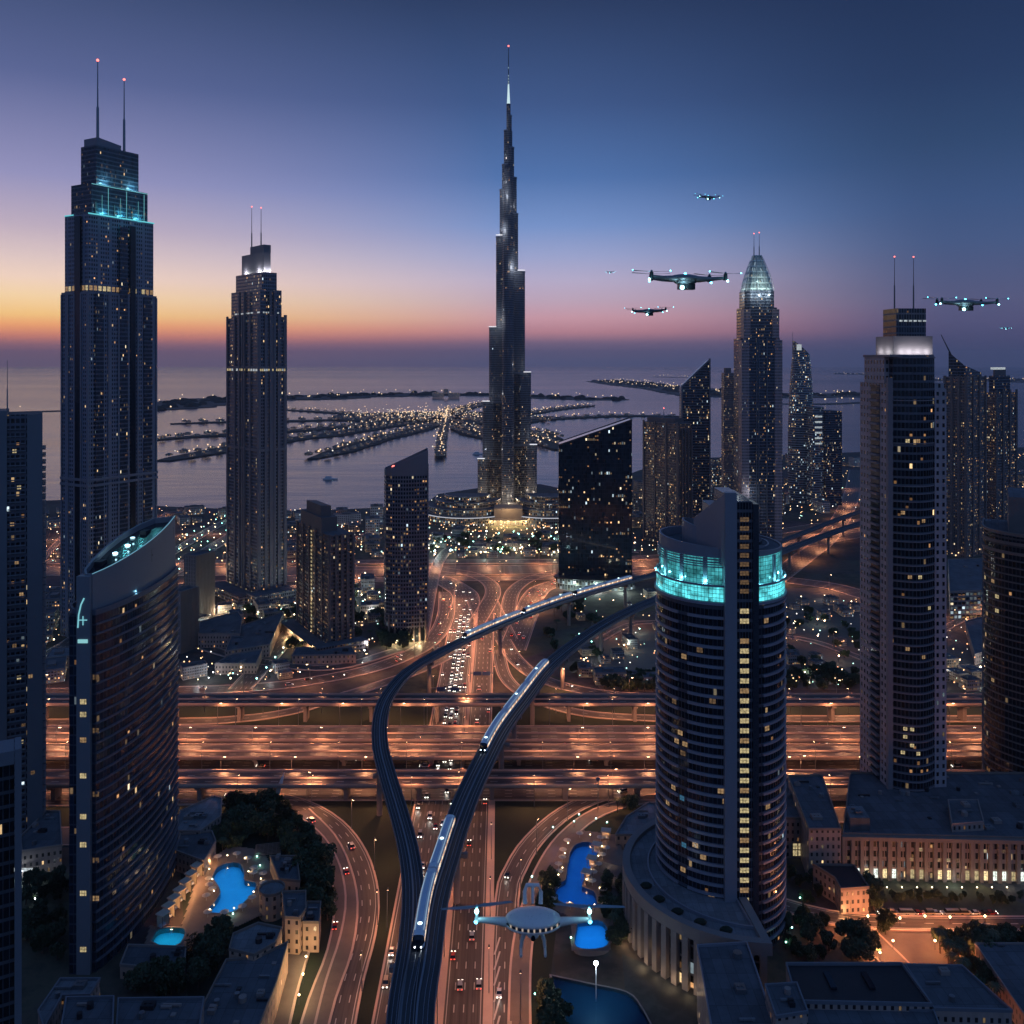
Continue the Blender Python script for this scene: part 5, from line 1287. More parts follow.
for k in range(n):
    p = a_.lerp(b_, k / (n - 1)); m = MB(); m.box(p.x - .85, p.y - 1.5, 0, p.x + .85, p.y - .02, 18.4); m.build('stone_pier', M_stone, tp)
m = MB(); m.prism([(a_.x - 1, a_.y - 1.9), (b_.x, b_.y - 1.9), (b_.x, b_.y - .1), (a_.x - 1, a_.y - .1)], 18.4, 20.2, bottom=True); m.build('cornice', M_stone, tp)
for k in range(n - 1):
    p = a_.lerp(b_, (k + .5) / (n - 1)); 
    if random.random() < .8: lit_window(tp, (p.x, p.y - .06, 2.7), 0, 3.5, 4.4, random.choice([SHOPW, SHOPW, SHOPY, WINS[1]]), 3, 'shopfront')
    if random.random() < .5: lit_window(tp, (p.x, p.y - .05, 9.5 + 4.6 * random.randint(0, 1)), 0, 1.6, 1.6, WINS[random.choice([0, 1, 3])], 2)
for k in range(9): p = a_.lerp(b_, (k * 2 + 2) / 20); lamp('POINT', (p.x, p.y - 5, 2.5), 240 if k % 3 else 420, (1, .8, .55) if k % 3 else (.9, 1, .95), .4, tp, name='shopfront_light')
block('corner_building', 'corner wing with three rows of square lit windows beside the arcade', 'building', [(809, 830), (841, 830), (822, 776), (788, 777)], 24, M_low, M_roof, plant=2, parmat=M_stone)
t_, lp_, c_ = block('lobby_building', 'flat-roofed wing with a tall golden glowing lobby beside the round tower', 'building', [(780, 819), (801, 819), (796, 780), (780, 780)], 19, M_low, M_roof, plant=1, parmat=M_stone)
fy = min(p[1] for p in lp_)
for i in range(4):
    for j in range(2): lit_window(t_, (-3.4 + i * 2.6, fy - .05, 2.6 + j * 3.2), 0, 2.2, 2.9, WINS[1], 2)
lamp('POINT', (0, fy - 4, 3), 1400, GOLD, .4, t_, name='lobby_light')
t_, lp_, c_ = block('entrance_pavilion', 'low dark-roofed entrance pavilion with glowing doorway beside two big trees', 'pavilion', [(813, 865), (854, 866), (869, 888), (841, 890), (835, 879)], 11, M_low, M_dark, parmat=M_stone)
wx, wy = P(845, 905, 4).x - c_[0], min(p[1] for p in lp_)
lit_window(t_, (P(846, 905, 4).x - c_[0], wy + .55, 3.2), 0, 4, 5, WINS[0], 4, 'lit_doorway'); lamp('POINT', (P(846, 905, 4).x - c_[0] - 2, wy - 2.5, 2.5), 1500, (1, .45, .18), .3, t_, name='door_light')
block('roof_house', 'pale lift house standing on the flat roofs left of the bow-fronted tower', 'roof house', [(846, 806), (862, 806), (870, 818), (850, 818)], 26, M_roof2, M_roof2, par=0, z0=20.02)
block('roof_house', 'low dark roof house standing on the flat roofs right of the bow-fronted tower', 'roof house', [(948, 800), (978, 800), (984, 822), (952, 824)], 24, M_low, M_roof, par=.4, z0=20.02)
# near roofs along the bottom
block('flat_roofed_wing', 'plain blue-grey flat roof wing running forward from the round podium', 'building', [(697, 947), (747, 944), (790, 1070), (722, 1090)], 25.4, M_low, M_roof, par=1.0, parmat=M_lf)
block('flat_roofed_hall', 'dark flat roof with two long skylights at the bottom edge', 'building', [(786, 965), (902, 965), (932, 1006), (797, 1003)], 28, M_low, M_dark, par=1.0, parmat=M_rp)
for x in (830, 868):
    p = P(x, 982, 28); m = MB(); m.prism([(-1, -4), (1, -4), (1, 4), (-1, 4)], 0, .9, 0); o = tag(m.build('skylight', M_glass_d, None, (p.x, p.y, 28.02)), 'long narrow skylight, %s of the two on the dark flat roof' % ('left' if x < 850 else 'right'), 'skylight', 'skylights on the dark roof')
block('flat_roofed_wing', 'slate-blue flat roof wing beside the two-skylight roof, next to the lamplit lane', 'building', [(905, 966), (962, 967), (1012, 1012), (934, 1010)], 26.5, M_low, M_roof, par=.9, parmat=M_rp)
block('flat_roofed_hall', 'long blue-grey roof with raised ridge, cut off by the bottom edge', 'building', [(797, 1005.5), (934, 1012), (960, 1080), (806, 1080)], 26, M_low, M_roof, par=.9, parmat=M_rp)
block('stair_tower', 'small square flat-roofed stair tower between the podium wing and the skylight roof', 'building', [(765, 986), (797, 984), (808, 1013), (776, 1018)], 31, M_low, M_roof, par=.8, parmat=M_rp)
block('long_garden_building', 'long dark low building in the lower right corner beyond the lamplit lane', 'building', [(975, 944), (1100, 944), (1100, 1080), (1034, 1030)], 8, M_low, M_roof, par=.6)
# lower left resort
block('resort_villa', 'eight-sided flat-roofed resort wing beside the left swimming pool', 'villa', [(229, 950), (233, 935), (258, 924), (282, 929), (275, 944), (254, 956)], 14, M_vil, M_roof2, parmat=M_stone, plant=1)
block('resort_villa', 'long resort wing with roof windows running down to the bottom edge', 'villa', [(226, 961), (258, 958), (288, 943), (276, 985), (246, 1060), (190, 1060), (204, 1004)], 12, M_vil, M_roof, plant=4, parmat=M_stone)
block('resort_villa', 'tall tan resort pavilion by the service road, touching the small square annex', 'villa', [(282, 893), (306, 892), (306, 910), (299, 919), (285, 918)], 15, M_vil, M_roof, parmat=M_stone, plant=1)
block('resort_villa', 'small square resort annex nearest the parked car on the service road', 'villa', [(307, 903), (321, 903), (319, 923), (303, 923)], 12, M_vil, M_roof, parmat=M_stone)
pc_ = P(272, 889, 11); t_ = thing('round_pavilion', 'round flat-roofed pavilion among the resort roofs above the pool', 'pavilion', (pc_.x, pc_.y, 0)); body(t_, disc(0, 0, 5.4, 20), 0, 11, M_vil, 'walls', M_roof2); ringwall(t_, disc(0, 0, 5.6, 20), .5, 10.8, 11.9, M_stone)
block('resort_villa', 'low resort wing with roof hatches between the round pavilion and the trees', 'villa', [(270, 857), (297, 857), (300, 882), (279, 880)], 9, M_vil, M_roof, plant=3, parmat=M_stone)
block('low_building', 'low sloping grey building nearest the highway beside the curved sail tower', 'building', [(176, 832), (180, 812), (214, 797), (222, 799), (221, 817), (200, 832)], 10, M_low, M_roof2, plant=3)
block('low_building', 'two-level grey annex next to the curved sail tower above the resort trees', 'building', [(176, 852), (180, 835), (212, 832), (216, 842), (204, 862)], 9, M_low, M_roof, plant=2)
block('low_building', 'dark grey wing with parapet at the bottom left between two other roofs', 'building', [(66, 999), (114, 998), (111, 1080), (52, 1080)], 22, M_low, M_roof, plant=2, parmat=M_rp)
block('low_building', 'wide dark-roofed hall with grey parapet, right of the bottom left wing', 'building', [(118, 1000), (204, 999), (192, 1080), (113, 1080)], 20, M_low, M_roof, plant=5, parmat=M_rp)
block('low_building', 'small blue-grey roof tucked in front of the curved sail tower', 'building', [(60, 980), (100, 980), (90, 996), (62, 997), (44, 1030), (38, 1012)], 18, M_low, M_roof2, plant=1, parmat=M_rp)
t_, lp_, c_ = block('low_building', 'dark two-step building with a white-lit canopy left of the curved sail tower', 'building', [(20, 838), (46, 812), (60, 812), (62, 846), (22, 852)], 12, M_low, M_roof, plant=2)
m = MB(); fy = min(p[1] for p in lp_); m.box(-9, fy - 2, 4, 6, fy - .05, 4.6, bottom=True); m.build('lit_canopy', WINS[2], t_); lamp('POINT', (0, fy - 4, 3), 900, COOL, .4, t_, name='canopy_light')
block('low_building', 'deck-roofed annex with a golden lit edge beside the small teal pool', 'building', [(128, 946), (186, 948), (184, 972), (120, 966)], 5, M_vil, M_roof)
# hotel slab and friends in the left middle distance
M_rib = facade('ribbed_hotel_wall', 2.6, 3.6, (0.17, 0.15, 0.155), (0.05, 0.045, 0.05), .34, .1, .05, .03, 0, .8, .9, grough=.5, wrough=.8)
for (a, b, c3, d, z, lb) in ((172, 181, 198, 740, 50, 'nearer half of a ribbed pale hotel slab beside the curved sail tower'), (184, 196, 214, 830, 60, 'taller farther half of the ribbed pale hotel slab beside the slender skyscraper')):
    loc, th, Lu, Lv = fit(a, b, c3, d, 66); t_ = thing('hotel_slab', lb, 'hotel', loc, th, 'ribbed hotel slabs'); body(t_, rect(0, 0, Lu, Lv), 0, z, M_rib, 'walls'); fins(t_, (0, 0), (Lu, 0), 0, z + 1, 14, .8, 1.1, M_stone, 'wall_ribs'); ringwall(t_, rect(-.2, -.2, Lu + .2, Lv + .2), .6, z - .1, z + 1.4, M_conc)
    lamp('POINT', (Lu + 3, -3, 5), 9000, (1, .75, .45), .5, t_, name='wall_uplight')
p = P(206, 588); t_ = thing('floodlit_obelisk', 'pale floodlit sail-shaped monument glowing behind the ribbed hotel', 'monument', (p.x, p.y, 0))
m = MB(); m.prism([(-9, -3), (3, -3), (3, 3), (-9, 3)], 0, lambda x, y: 30 if x < 0 else 44); 
m = MB(); q = [(-9, -2, 0), (3, -2, 0), (3, -2, 42), (1, -2, 42)]; q2 = [(x, 2, z) for x, y, z in q]; m.face(q); m.face(q2[::-1])
for i in range(4): j = (i + 1) % 4; m.face([q[j], q[i], q2[i], q2[j]])
m.build('sail_wall', M_stone, t_)
for x in (-6, 0): lamp('POINT', (x, -10, 4), 32000, (1, .72, .42), .8, t_, name='flood_light')
block('market_hall', 'dark flat-roofed hall south of the slender skyscraper, nearest the parked cars', 'building', [(200, 622), (238, 612), (242, 618), (240, 634), (198, 634)], 12, M_low, M_roof)
block('market_hall', 'dark stepped hall with a thin lit eave beside the palm-lined avenue', 'building', [(235, 628), (284, 612), (270, 645), (225, 652)], 10, M_low, M_roof, plant=3)
block('market_hall', 'large dark roof with tiny lit windows between the avenue and the slip road', 'building', [(232, 655), (262, 650), (256, 664), (215, 664)], 8, M_low, M_roof)
block('lit_pavilion', 'low tan building with glowing windows in front of the brown residential tower', 'pavilion', [(296, 648), (352, 648), (356, 655), (292, 656)], 7, M_vil, M_roof)
t_, lp_, c_ = block('courtyard_block', 'low multi-storey block with white lit floors beyond the bow-fronted tower', 'building', [(948, 560), (1000, 558), (1006, 590), (950, 592)], 26, facade('lit_office_facade', 5, 4.2, (.1, .1, .11), (.02, .025, .03), .06, .3, .1, 1.0, .35, .8, .4, low=.4, lowz=10), M_roof)
block('fenced_compound', 'pale walled low compound in the dark plots beyond the bow-fronted tower', 'building', [(965, 622), (1000, 612), (1010, 645), (975, 655)], 8, M_low, M_roof)

# sail-shaped sign by the loop road
p = P(276, 802); t_ = thing('blade_sculpture', 'leaning silver blade-shaped pylon beside the highway edge above the resort trees', 'pylon', (p.x, p.y, 0), R(-20))
m = MB(); sect = [(-2.6, 0), (0, 6), (2.6, 12), (5.2, 17), (4.2, 11), (2.2, 5), (.4, 0)]
f0 = [(x, -.25, z) for x, z in sect]; f1 = [(x, .25, z) for x, z in sect]; m.face(f0[::-1]); m.face(f1)
for i in range(7): j = (i + 1) % 7; m.face([f0[i], f0[j], f1[j], f1[i]])
m.build('blade', M_tr, t_)

# ------------------------------------------------------------------ low-rise fabric: individual blocks of a few kinds
ROADS = []
for o in list(S.objects):
    if o.type == 'MESH' and o.get('kind') == 'structure' and o.name.split('.')[0] in ('highway', 'slip_road', 'street', 'avenue', 'loop_road', 'service_road', 'access_road', 'footpath'):
        vs = o.data.vertices; uv = o.data.uv_layers[0].data
        for f in o.data.polygons:
            vv = [vs[i].co for i in f.vertices]; w = max((vv[0] - vv[3]).length, (vv[1] - vv[2]).length) / 2
            c = sum(vv, Vector()) / 4; ROADS.append((c.x, c.y, w))
GRID = {}
for x, y, w in ROADS: GRID.setdefault((int(x // 40), int(y // 40)), []).append((x, y, w))
def clear(x, y, r, taken=True):
    gx, gy = int(x // 40), int(y // 40)
    for i in range(gx - 2, gx + 3):
        for j in range(gy - 2, gy + 3):
            for a, b, w in GRID.get((i, j), ()):
                if (a - x) ** 2 + (b - y) ** 2 < (w + r + 1.5) ** 2: return False
    if taken:
        for a, b, w in TAKEN:
            if (a - x) ** 2 + (b - y) ** 2 < (w + r) ** 2: return False
    return True
for t in (tA, tC, tD, tE, tG, tH, tI, tJ, tK, tM, tN, tP, tP2, tB, tL, tLp, tO, tQ, tR, tF):
    loc = t.matrix_basis.translation; pts = [t.matrix_basis @ Vector(v.co) for ch in t.children if ch.type == 'MESH' for v in ch.data.vertices]
    cx = sum(p.x for p in pts) / len(pts); cy = sum(p.y for p in pts) / len(pts); r = sorted(math.hypot(p.x - cx, p.y - cy) for p in pts)[int(len(pts) * .9)]
    TAKEN.append((cx, cy, r + 2))
TAKEN += [(fx - 62, 1390, 88), (fx + 62, 1390, 88)]
FACS = [facade('city_block_facade_' + n, w, 3.5, c, (.02, .022, .028), .2, .3, .2, l, 0, e, wm, grough=.3, wrough=.8, low=lo * 2.6, lowz=6) for n, w, c, l, e, wm, lo in
        (('sand', 3.4, (.20, .165, .14), .22, 1.3, .85, .5), ('grey', 3.0, (.17, .17, .18), .26, 1.3, .7, .4), ('white', 3.6, (.30, .29, .28), .18, 1.2, .6, .5), ('dark', 3.0, (.07, .07, .08), .3, 1.4, .5, .4))]
PROTO = []
def proto(i, w, d, h, fac):
    t = thing('city_block', 'x', 'building'); r = rect(-w / 2, -d / 2, w / 2, d / 2)
    body(t, r, 0, h, fac, 'walls', M_roof if i % 2 else M_roof2); ringwall(t, offset(r, .1), .4, h - .1, h + 1, M_conc)
    m = MB(); m.box(-w * .2, -d * .1, h, w * .12, d * .25, h + 2.6); m.build('roof_house', M_conc_d, t)
    return (t, max(w, d) / 2, list(t.children))
dims = [(22, 16, 11), (34, 18, 15), (18, 18, 22), (46, 24, 12), (28, 14, 28), (16, 14, 9), (40, 16, 19), (24, 20, 34)]
for i, (w, d, h) in enumerate(dims): PROTO.append(proto(i, w, d, h, FACS[i % 4]))
_used = set()
def inview(px0, px1, py0, py1): return random.uniform(px0, px1), random.uniform(py0, py1)
def scatter(n, reg, label, group, kinds, rot=0.0, smin=.7, smax=1.2, tries=60):
    cnt = 0
    for _ in range(n * tries):
        if cnt >= n: break
        x, y = random.uniform(*reg[0]), random.uniform(*reg[1]); p = P(x, y)
        k = random.choice(kinds); t, r, ch = PROTO[k]; s = random.uniform(smin, smax)
        if not clear(p.x, p.y, r * s * 1.05): continue
        if p.y > 1400 and not inpoly(p.x, p.y, poly): continue
        rz = rot + random.choice([0, math.pi / 2]) + random.uniform(-.12, .12)
        sc = (s, s, s * random.uniform(.7, 1.2))
        if k not in _used: _used.add(k); t.location = p; t.rotation_euler = (0, 0, rz); t.scale = sc; t['label'] = label; t['group'] = group
        else: dup(t, p, rz, label, group, sc, ch)
        TAKEN.append((p.x, p.y, r * s)); cnt += 1
scatter(46, ((-60, 228), (511, 566)), 'low flat-roofed city block in the lamplit shore district behind the ribbed hotel', 'blocks of the shore district', [0, 1, 3, 5], .5)
scatter(10, ((36, 64), (586, 690)), 'low city block seen in the gap beside the tallest stepped skyscraper', 'blocks beside the stepped skyscraper', [0, 1, 5], .3)
scatter(24, ((284, 380), (516, 566)), 'low city block near the shore between the slender skyscraper and slant-topped tower', 'blocks behind the brown tower', [0, 2, 3, 6, 5], .2)
scatter(10, ((284, 380), (590, 650)), 'low block beside the brown residential tower, in front of the far highway', 'blocks beside the brown tower', [0, 5, 1], .2, .6, .9)
scatter(24, ((426, 560), (538, 558)), 'low building in the lamplit gardens between the terraced mall and the highway', 'buildings before the terraced mall', [5, 0, 1], 0, .6, .9)
scatter(20, ((560, 660), (492, 556)), 'low city block behind the black slanted tower', 'blocks behind the black tower', [0, 2, 4, 6], .2)
scatter(34, ((700, 862), (462, 520)), 'low city block near the shore around the tapering round tower', 'blocks around the tapering tower', [0, 2, 4, 7, 6], .2)
scatter(26, ((925, 1060), (470, 556)), 'low city block around the blade-topped tower', 'blocks around the blade-topped tower', [0, 2, 4, 7, 6], .2)
scatter(12, ((930, 1050), (594, 690)), 'small low building on the dark plots beyond the banded edge tower', 'buildings on the dark plots', [5, 0], .2, .5, .8)
scatter(20, ((176, 300), (600, 684)), 'small flat-roofed block in the streets left of the highway bend', 'small blocks left of the highway bend', [5, 0, 1], .5, .4, .75)
scatter(14, ((575, 660), (596, 686)), 'small block in the dark yard between the rail viaducts and the round tower', 'blocks in the dark yard', [5, 0, 1], .1, .35, .7)
scatter(16, ((395, 440), (580, 650)), 'small garden building in the wedge between the slant-topped tower and the slip road', 'buildings of the wedge garden', [5], .3, .3, .5)
scatter(10, ((180, 300), (590, 612)), 'low building at the foot of the slender skyscraper', 'buildings round the slender skyscraper', [5, 0, 1], .3, .5, .9)
scatter(16, ((785, 862), (600, 684)), 'small low shed on the dry plots beside the round tower', 'sheds on the dry plots', [5], .2, .4, .7)
for k, (t, r, ch) in enumerate(PROTO):
    if k not in _used:
        for c in ch: bpy.data.objects.remove(c)
        bpy.data.objects.remove(t)

# small area lamps on posts: globes of light in the gardens and car parks
def area_lamp(mat, label, group):
    t = thing('post_lamp', label, 'lamp', group=group); m = MB(); m.tube([(0, 0, 0), (0, 0, 6)], [.16, .1], 6); m.build('post', M_dark, t)
    m = MB(); m.ball((0, 0, 6.4), .62, seg=8, rng=5); m.build('globe', mat, t); return t
LAMPK = [area_lamp(m_, 'x', None) for m_ in (M_lamp_w, M_lamp_t, glow('warm_lamp_glass', (1.0, .78, .45), 11), M_lamp_o)]
_lku = set(); LKC = [list(t.children) for t in LAMPK]
def postlamp(k, p, label, group, s=1.0, power=0, col=(1, .8, .5)):
    if k not in _lku:
        _lku.add(k); r = LAMPK[k]; r.location = p; r['label'] = label; r['group'] = group; r.scale = (s,) * 3
    else: r = dup(LAMPK[k], p, 0, label, group, s, LKC[k])
    if power: lamp('POINT', (0, 0, 7.6), power, col, .4, r, name='globe_light')
    return r
def lampfield(n, reg, kinds, label, group, s=(1, 1.3), r=1.0, power=0, every=4, inside=None):
    c = 0
    for _ in range(n * 40):
        if c >= n: break
        x, y = random.uniform(*reg[0]), random.uniform(*reg[1]); p = P(x, y)
        if inside and not inpoly(x, y, inside): continue
        if not clear(p.x, p.y, r): continue
        postlamp(random.choice(kinds), p, label, group, random.uniform(*s), power if c % every == 0 else 0, random.choice([(.7, 1, .9), (1, .8, .5), (.9, .95, 1)])); c += 1
lampfield(30, ((180, 300), (600, 684)), [0, 2, 2, 3, 1], 'globe lamp on a post among the parked cars left of the avenue', 'globe lamps in the left car park', (.5, .8), power=1600, every=2)
lampfield(40, ((250, 380), (585, 668)), [1, 0, 2, 1], 'globe lamp on a post in the gardens round the brown residential tower', 'garden lamps by the brown tower', (.7, 1.1), power=2200, every=2)
av = Path(gp((-60, 690), (50, 655), (130, 600), (240, 530)), 20); av2 = Path(gp((160, 560), (225, 522), (258, 513)), 20)
for pth, st in ((av, 26), (av2, 30), (Path(gp((240, 690), (300, 625), (360, 575)), 20), 24)):
    for s_ in (-1, 1):
        d = 8
        while d < pth.L - 5: p, a = pth.at(d, s_ * 9.8); postlamp(1 if random.random() < .6 else 2, p, 'green-white globe lamp along the lamplit avenue running towards the shore', 'avenue lamps', .9, 900 if int(d / st) % 3 == 0 else 0, (.6, 1, .8)); d += st
lampfield(56, ((424, 560), (536, 560)), [1, 0, 2, 1, 2], 'globe lamp on a post in the gardens before the terraced mall', 'garden lamps before the mall', (.9, 1.4), power=4500, every=3)
lampfield(16, ((575, 660), (592, 690)), [1, 3, 3], 'globe lamp on a post in the dark yard under the far rail viaduct', 'yard lamps under the viaduct', (.6, .9), power=1300, every=2)
lampfield(12, ((785, 860), (600, 690)), [3, 3, 2], 'small lamp on a post on the dry plots beside the round tower', 'lamps on the dry plots', (.6, .9), power=1600, every=2)
lampfield(20, ((925, 1040), (594, 690)), [3, 3, 2], 'small lamp on a post among the plots beyond the bow-fronted tower', 'lamps beyond the bow-fronted tower', (.7, 1.0), power=2200, every=2)

# ------------------------------------------------------------------ lights too many and too far to count
def tinylights(name, label, pts, size, mat):
    m = MB()
    for p in pts:
        x, y, z = p; s = size * random.uniform(.5, 1.2) * (min(1, y / 1150) if y < 2000 else 1)
        v = [(x - s, y, z), (x, y - s, z), (x + s, y, z), (x, y + s, z)]; t_, b_ = (x, y, z + s), (x, y, z - s)
        for i in range(4): m.face([v[i], v[(i + 1) % 4], t_]); m.face([v[(i + 1) % 4], v[i], b_])
    return tag(m.build(name, mat), label, 'lights', kind='stuff')
def rnd(reg, n, z=(3, 9), r=0.5, need=True):
    out = []
    for _ in range(n * 30):
        if len(out) >= n: break
        p = P(random.uniform(*reg[0]), random.uniform(*reg[1]))
        if p.y > 1400 and not inpoly(p.x, p.y, poly): continue
        if need and not clear(p.x, p.y, r, False): continue
        out.append((p.x, p.y, random.uniform(*z)))
    return out
G_w = glow('far_light_warm', (1.0, .62, .30), 3.2); G_g = glow('far_light_green', (.55, 1.0, .82), 2.6); G_c = glow('far_light_white', (1.0, .92, .8), 3.2); G_o = glow('far_light_orange', (1.0, .42, .18), 3.0)
W_ = rnd(((-60, 230), (510, 575)), 260) + rnd(((284, 382), (512, 570)), 120) + rnd(((424, 562), (500, 560)), 420) + rnd(((556, 700), (486, 556)), 170) + rnd(((700, 864), (458, 530)), 330) + rnd(((925, 1060), (455, 560)), 260)
W_ += rnd(((180, 380), (590, 684)), 260, (2, 6)) + rnd(((395, 440), (585, 650)), 50, (2, 6)) + rnd(((575, 660), (592, 690)), 60, (2, 5)) + rnd(((782, 862), (596, 690)), 70, (2, 5)) + rnd(((925, 1040), (594, 690)), 110, (2, 8)) + rnd(((36, 66), (590, 690)), 40, (2, 8))
W_ = [w_ for w_ in W_ if w_[1] > 700 or True]
random.shuffle(W_)
q = len(W_)
tinylights('distant_window_lights', 'warm pinpoint lights scattered through the distant city', W_[:q // 2], .9, G_w)
tinylights('distant_window_lights', 'pale green pinpoint lights scattered through the distant city', W_[q // 2:q * 2 // 3], .9, G_g)
tinylights('distant_window_lights', 'white pinpoint lights scattered through the distant city', W_[q * 2 // 3:q * 5 // 6], .85, G_c)
tinylights('distant_window_lights', 'orange pinpoint lights scattered through the distant city', W_[q * 5 // 6:], 1.0, G_o)

# ------------------------------------------------------------------ villas and lights on the palm
M_pv = facade('shore_villa_facade', 7, 6, (.30, .26, .22), (.05, .05, .05), .2, .2, .2, .55, 0, .9, .8)
vt = MB(); vt.box(-13, -8, 0, 13, 8, 9, 0, top=1); vt.prism([(-15, -10), (15, -10), (15, 10), (-15, 10)], 9, 10, 1, bottom=True); vt.box(-7, -5, 10, 5, 5, 14, 0, top=1)
villa = tag(vt.build('shore_villa', [M_pv, M_roof2]), 'tiny lit villa on one of the palm-shaped island\'s fronds', 'villa', 'villas on the palm-shaped island')
spots, lightsW, lightsC, trees_p = [], [], [], []
for (path, w) in FRONDS[:NF]:
    L = sum((path[i] - path[i - 1]).length for i in range(1, len(path))); pp = Path(path, 40); d = 20
    while d < pp.L - 15:
        for s_ in (-1, 1):
            for lane in ((.36,) if w < 300 else (.1, .24, .38)):
                p, a = pp.at(d, s_ * w * lane * (.9 if d > 80 else .6)); spots.append((p.x, p.y, a))
        if random.random() < .95: p, a = pp.at(d, random.uniform(-.1, .1) * w); lightsW.append((p.x, p.y, 10))
        d += 64
random.shuffle(spots); near = sorted(spots, key=lambda s: s[1])
for i, (x, y, a) in enumerate(near[:290]):
    o = villa if i == 0 else villa.copy()
    if i: S.collection.objects.link(o)
    o.location = (x, y, 5); o.rotation_euler = (0, 0, a); sc = random.uniform(.75, 1.1); o.scale = (sc * .8, sc * .8, sc * random.uniform(.5, .9))
m = MB()
for x, y, a in near[290:]:
    s_ = random.uniform(.6, .9); m.obox((x, y), a, 12 * s_, 8 * s_, 4, 4 + 8 * s_)
tag(m.build('distant_villas', M_pv), 'rows of tiny lit villas farther out on the palm-shaped island', 'villas', kind='stuff')
for x, y, a in near:
    for _ in range(1): lightsC.append((x + random.uniform(-18, 18), y + random.uniform(-14, 14), random.uniform(8, 14))) if random.random() < .22 else (lightsW.append((x + random.uniform(-18, 18), y + random.uniform(-14, 14), random.uniform(8, 12))) if random.random() < .5 else None)
hub = [(P(random.gauss(440, 42), random.gauss(418, 3.2))) for _ in range(300)]
for p in hub: (lightsW if random.random() < .7 else lightsC).append((p.x, p.y, random.uniform(8, 34)))
tinylights('island_lights', 'warm lights strung along the palm-shaped island', [(x, y, z + 6) for x, y, z in lightsW], 2.5, glow('island_light_warm', (1.0, .66, .38), 1.6))
tinylights('island_lights', 'white lights strung along the palm-shaped island', [(x, y, z + 6) for x, y, z in lightsC], 2.0, glow('island_light_white', (1.0, .90, .74), 1.3))
cl = []
for k, (path, w) in enumerate(FRONDS[NF:]):
    pp = Path(path, 80); dens = (.25, .5, .12, .9, .8, 1.5, 1.1, 1.0, 1.0, .5)[k % 10]; step = 60 / dens; d = 0
    while d < pp.L:
        p, a = pp.at(d, random.uniform(-.4, .4) * w); cl.append((p.x, p.y, random.uniform(12, 40))); d += step * random.uniform(.5, 1.5)
tinylights('breakwater_lights', 'warm lights along the outer crescent and far shores', cl, 5.0, glow('breakwater_light', (1.0, .72, .45), 1.5))
# tree belts and hotels on the outer crescent
m = MB(); 
for k, (path, w) in enumerate(FRONDS[NF:]):
    if w < 300: continue
    pp = Path(path, 60); d = 30
    while d < pp.L:
        p, a = pp.at(d, random.uniform(-.35, .35) * w); r_ = random.uniform(20, 45); m.ball((p.x, p.y, 4), r_, r_ * .8, random.uniform(10, 24), 7, 4); d += 38
tag(m.build('crescent_tree_belt', M_veg), 'dark belts of trees along the outer crescent', 'trees', kind='stuff')
p = P(446, 398); t_ = thing('arched_resort_hotel', 'distant resort hotel with a lit tip in the middle of the outer crescent', 'hotel', (p.x, p.y, 2))
m = MB(); m.box(-90, -20, 0, -16, 20, 34); m.box(16, -20, 0, 90, 20, 34); m.box(-16, -16, 26, 16, 16, 58); m.build('walls', M_pv, t_)
# boats
bm_ = MB(); bm_.prism([(-9, -2), (6, -2), (10, 0), (6, 2), (-9, 2)], -.5, 1.6); bm_.box(-6, -1.4, 1.6, 2, 1.4, 4.2)
boat = tag(bm_.build('motor_boat', M_white), 'x', 'boat')
for i, (x, y, lb) in enumerate(((487, 440, 'small white boat anchored between the palm trunk and the supertall tower'), (478, 454, 'small white boat on open water nearer the shore beside the supertall tower'), (330, 479, 'tiny boat alone on the bay between the slender skyscraper and slant-topped tower'))):
    o = boat if i == 0 else boat.copy()
    if i: S.collection.objects.link(o)
    o.location = P(x, y) + Vector((0, 0, -1)); o['label'] = lb; o['group'] = 'boats on the bay'; o.scale = (1.6,) * 3
# ------------------------------------------------------------------ swimming pools
def tile_mat():
    t = NT('pool_tiles'); v = t.tc('Object'); n = t.noise(v, .25, 3)
    t.set(col=t.mix(n, (.06, .36, .62, 1), (.12, .55, .80, 1)), rough=.4); return t.m
def water_mat():
    t = NT('pool_water'); b = t.b; nt = t.n
    tr = nt.new('ShaderNodeBsdfTransparent'); tr.inputs[0].default_value = (.50, .82, 1, 1); gl = nt.new('ShaderNodeBsdfGlossy'); gl.inputs['Roughness'].default_value = .04
    bp = nt.new('ShaderNodeBump'); bp.inputs['Strength'].default_value = .25; t.l.new(t.noise(t.tc('Object'), 1.2, 3), bp.inputs['Height']); t.l.new(bp.outputs[0], gl.inputs['Normal'])
    fr = nt.new('ShaderNodeFresnel'); fr.inputs[0].default_value = 1.33; mx = nt.new('ShaderNodeMixShader'); t.l.new(fr.outputs[0], mx.inputs[0]); t.l.new(tr.outputs[0], mx.inputs[1]); t.l.new(gl.outputs[0], mx.inputs[2])
    t.l.new(mx.outputs[0], nt['Material Output'].inputs[0]); return t.m
M_tile, M_water = tile_mat(), water_mat(); M_tile_d = plain('dark_pool_tiles', (.012, .06, .11), .5, 0, .2, .2); M_deck = plain('pool_deck_stone', (.20, .145, .12), .8, 0, .3, .15)
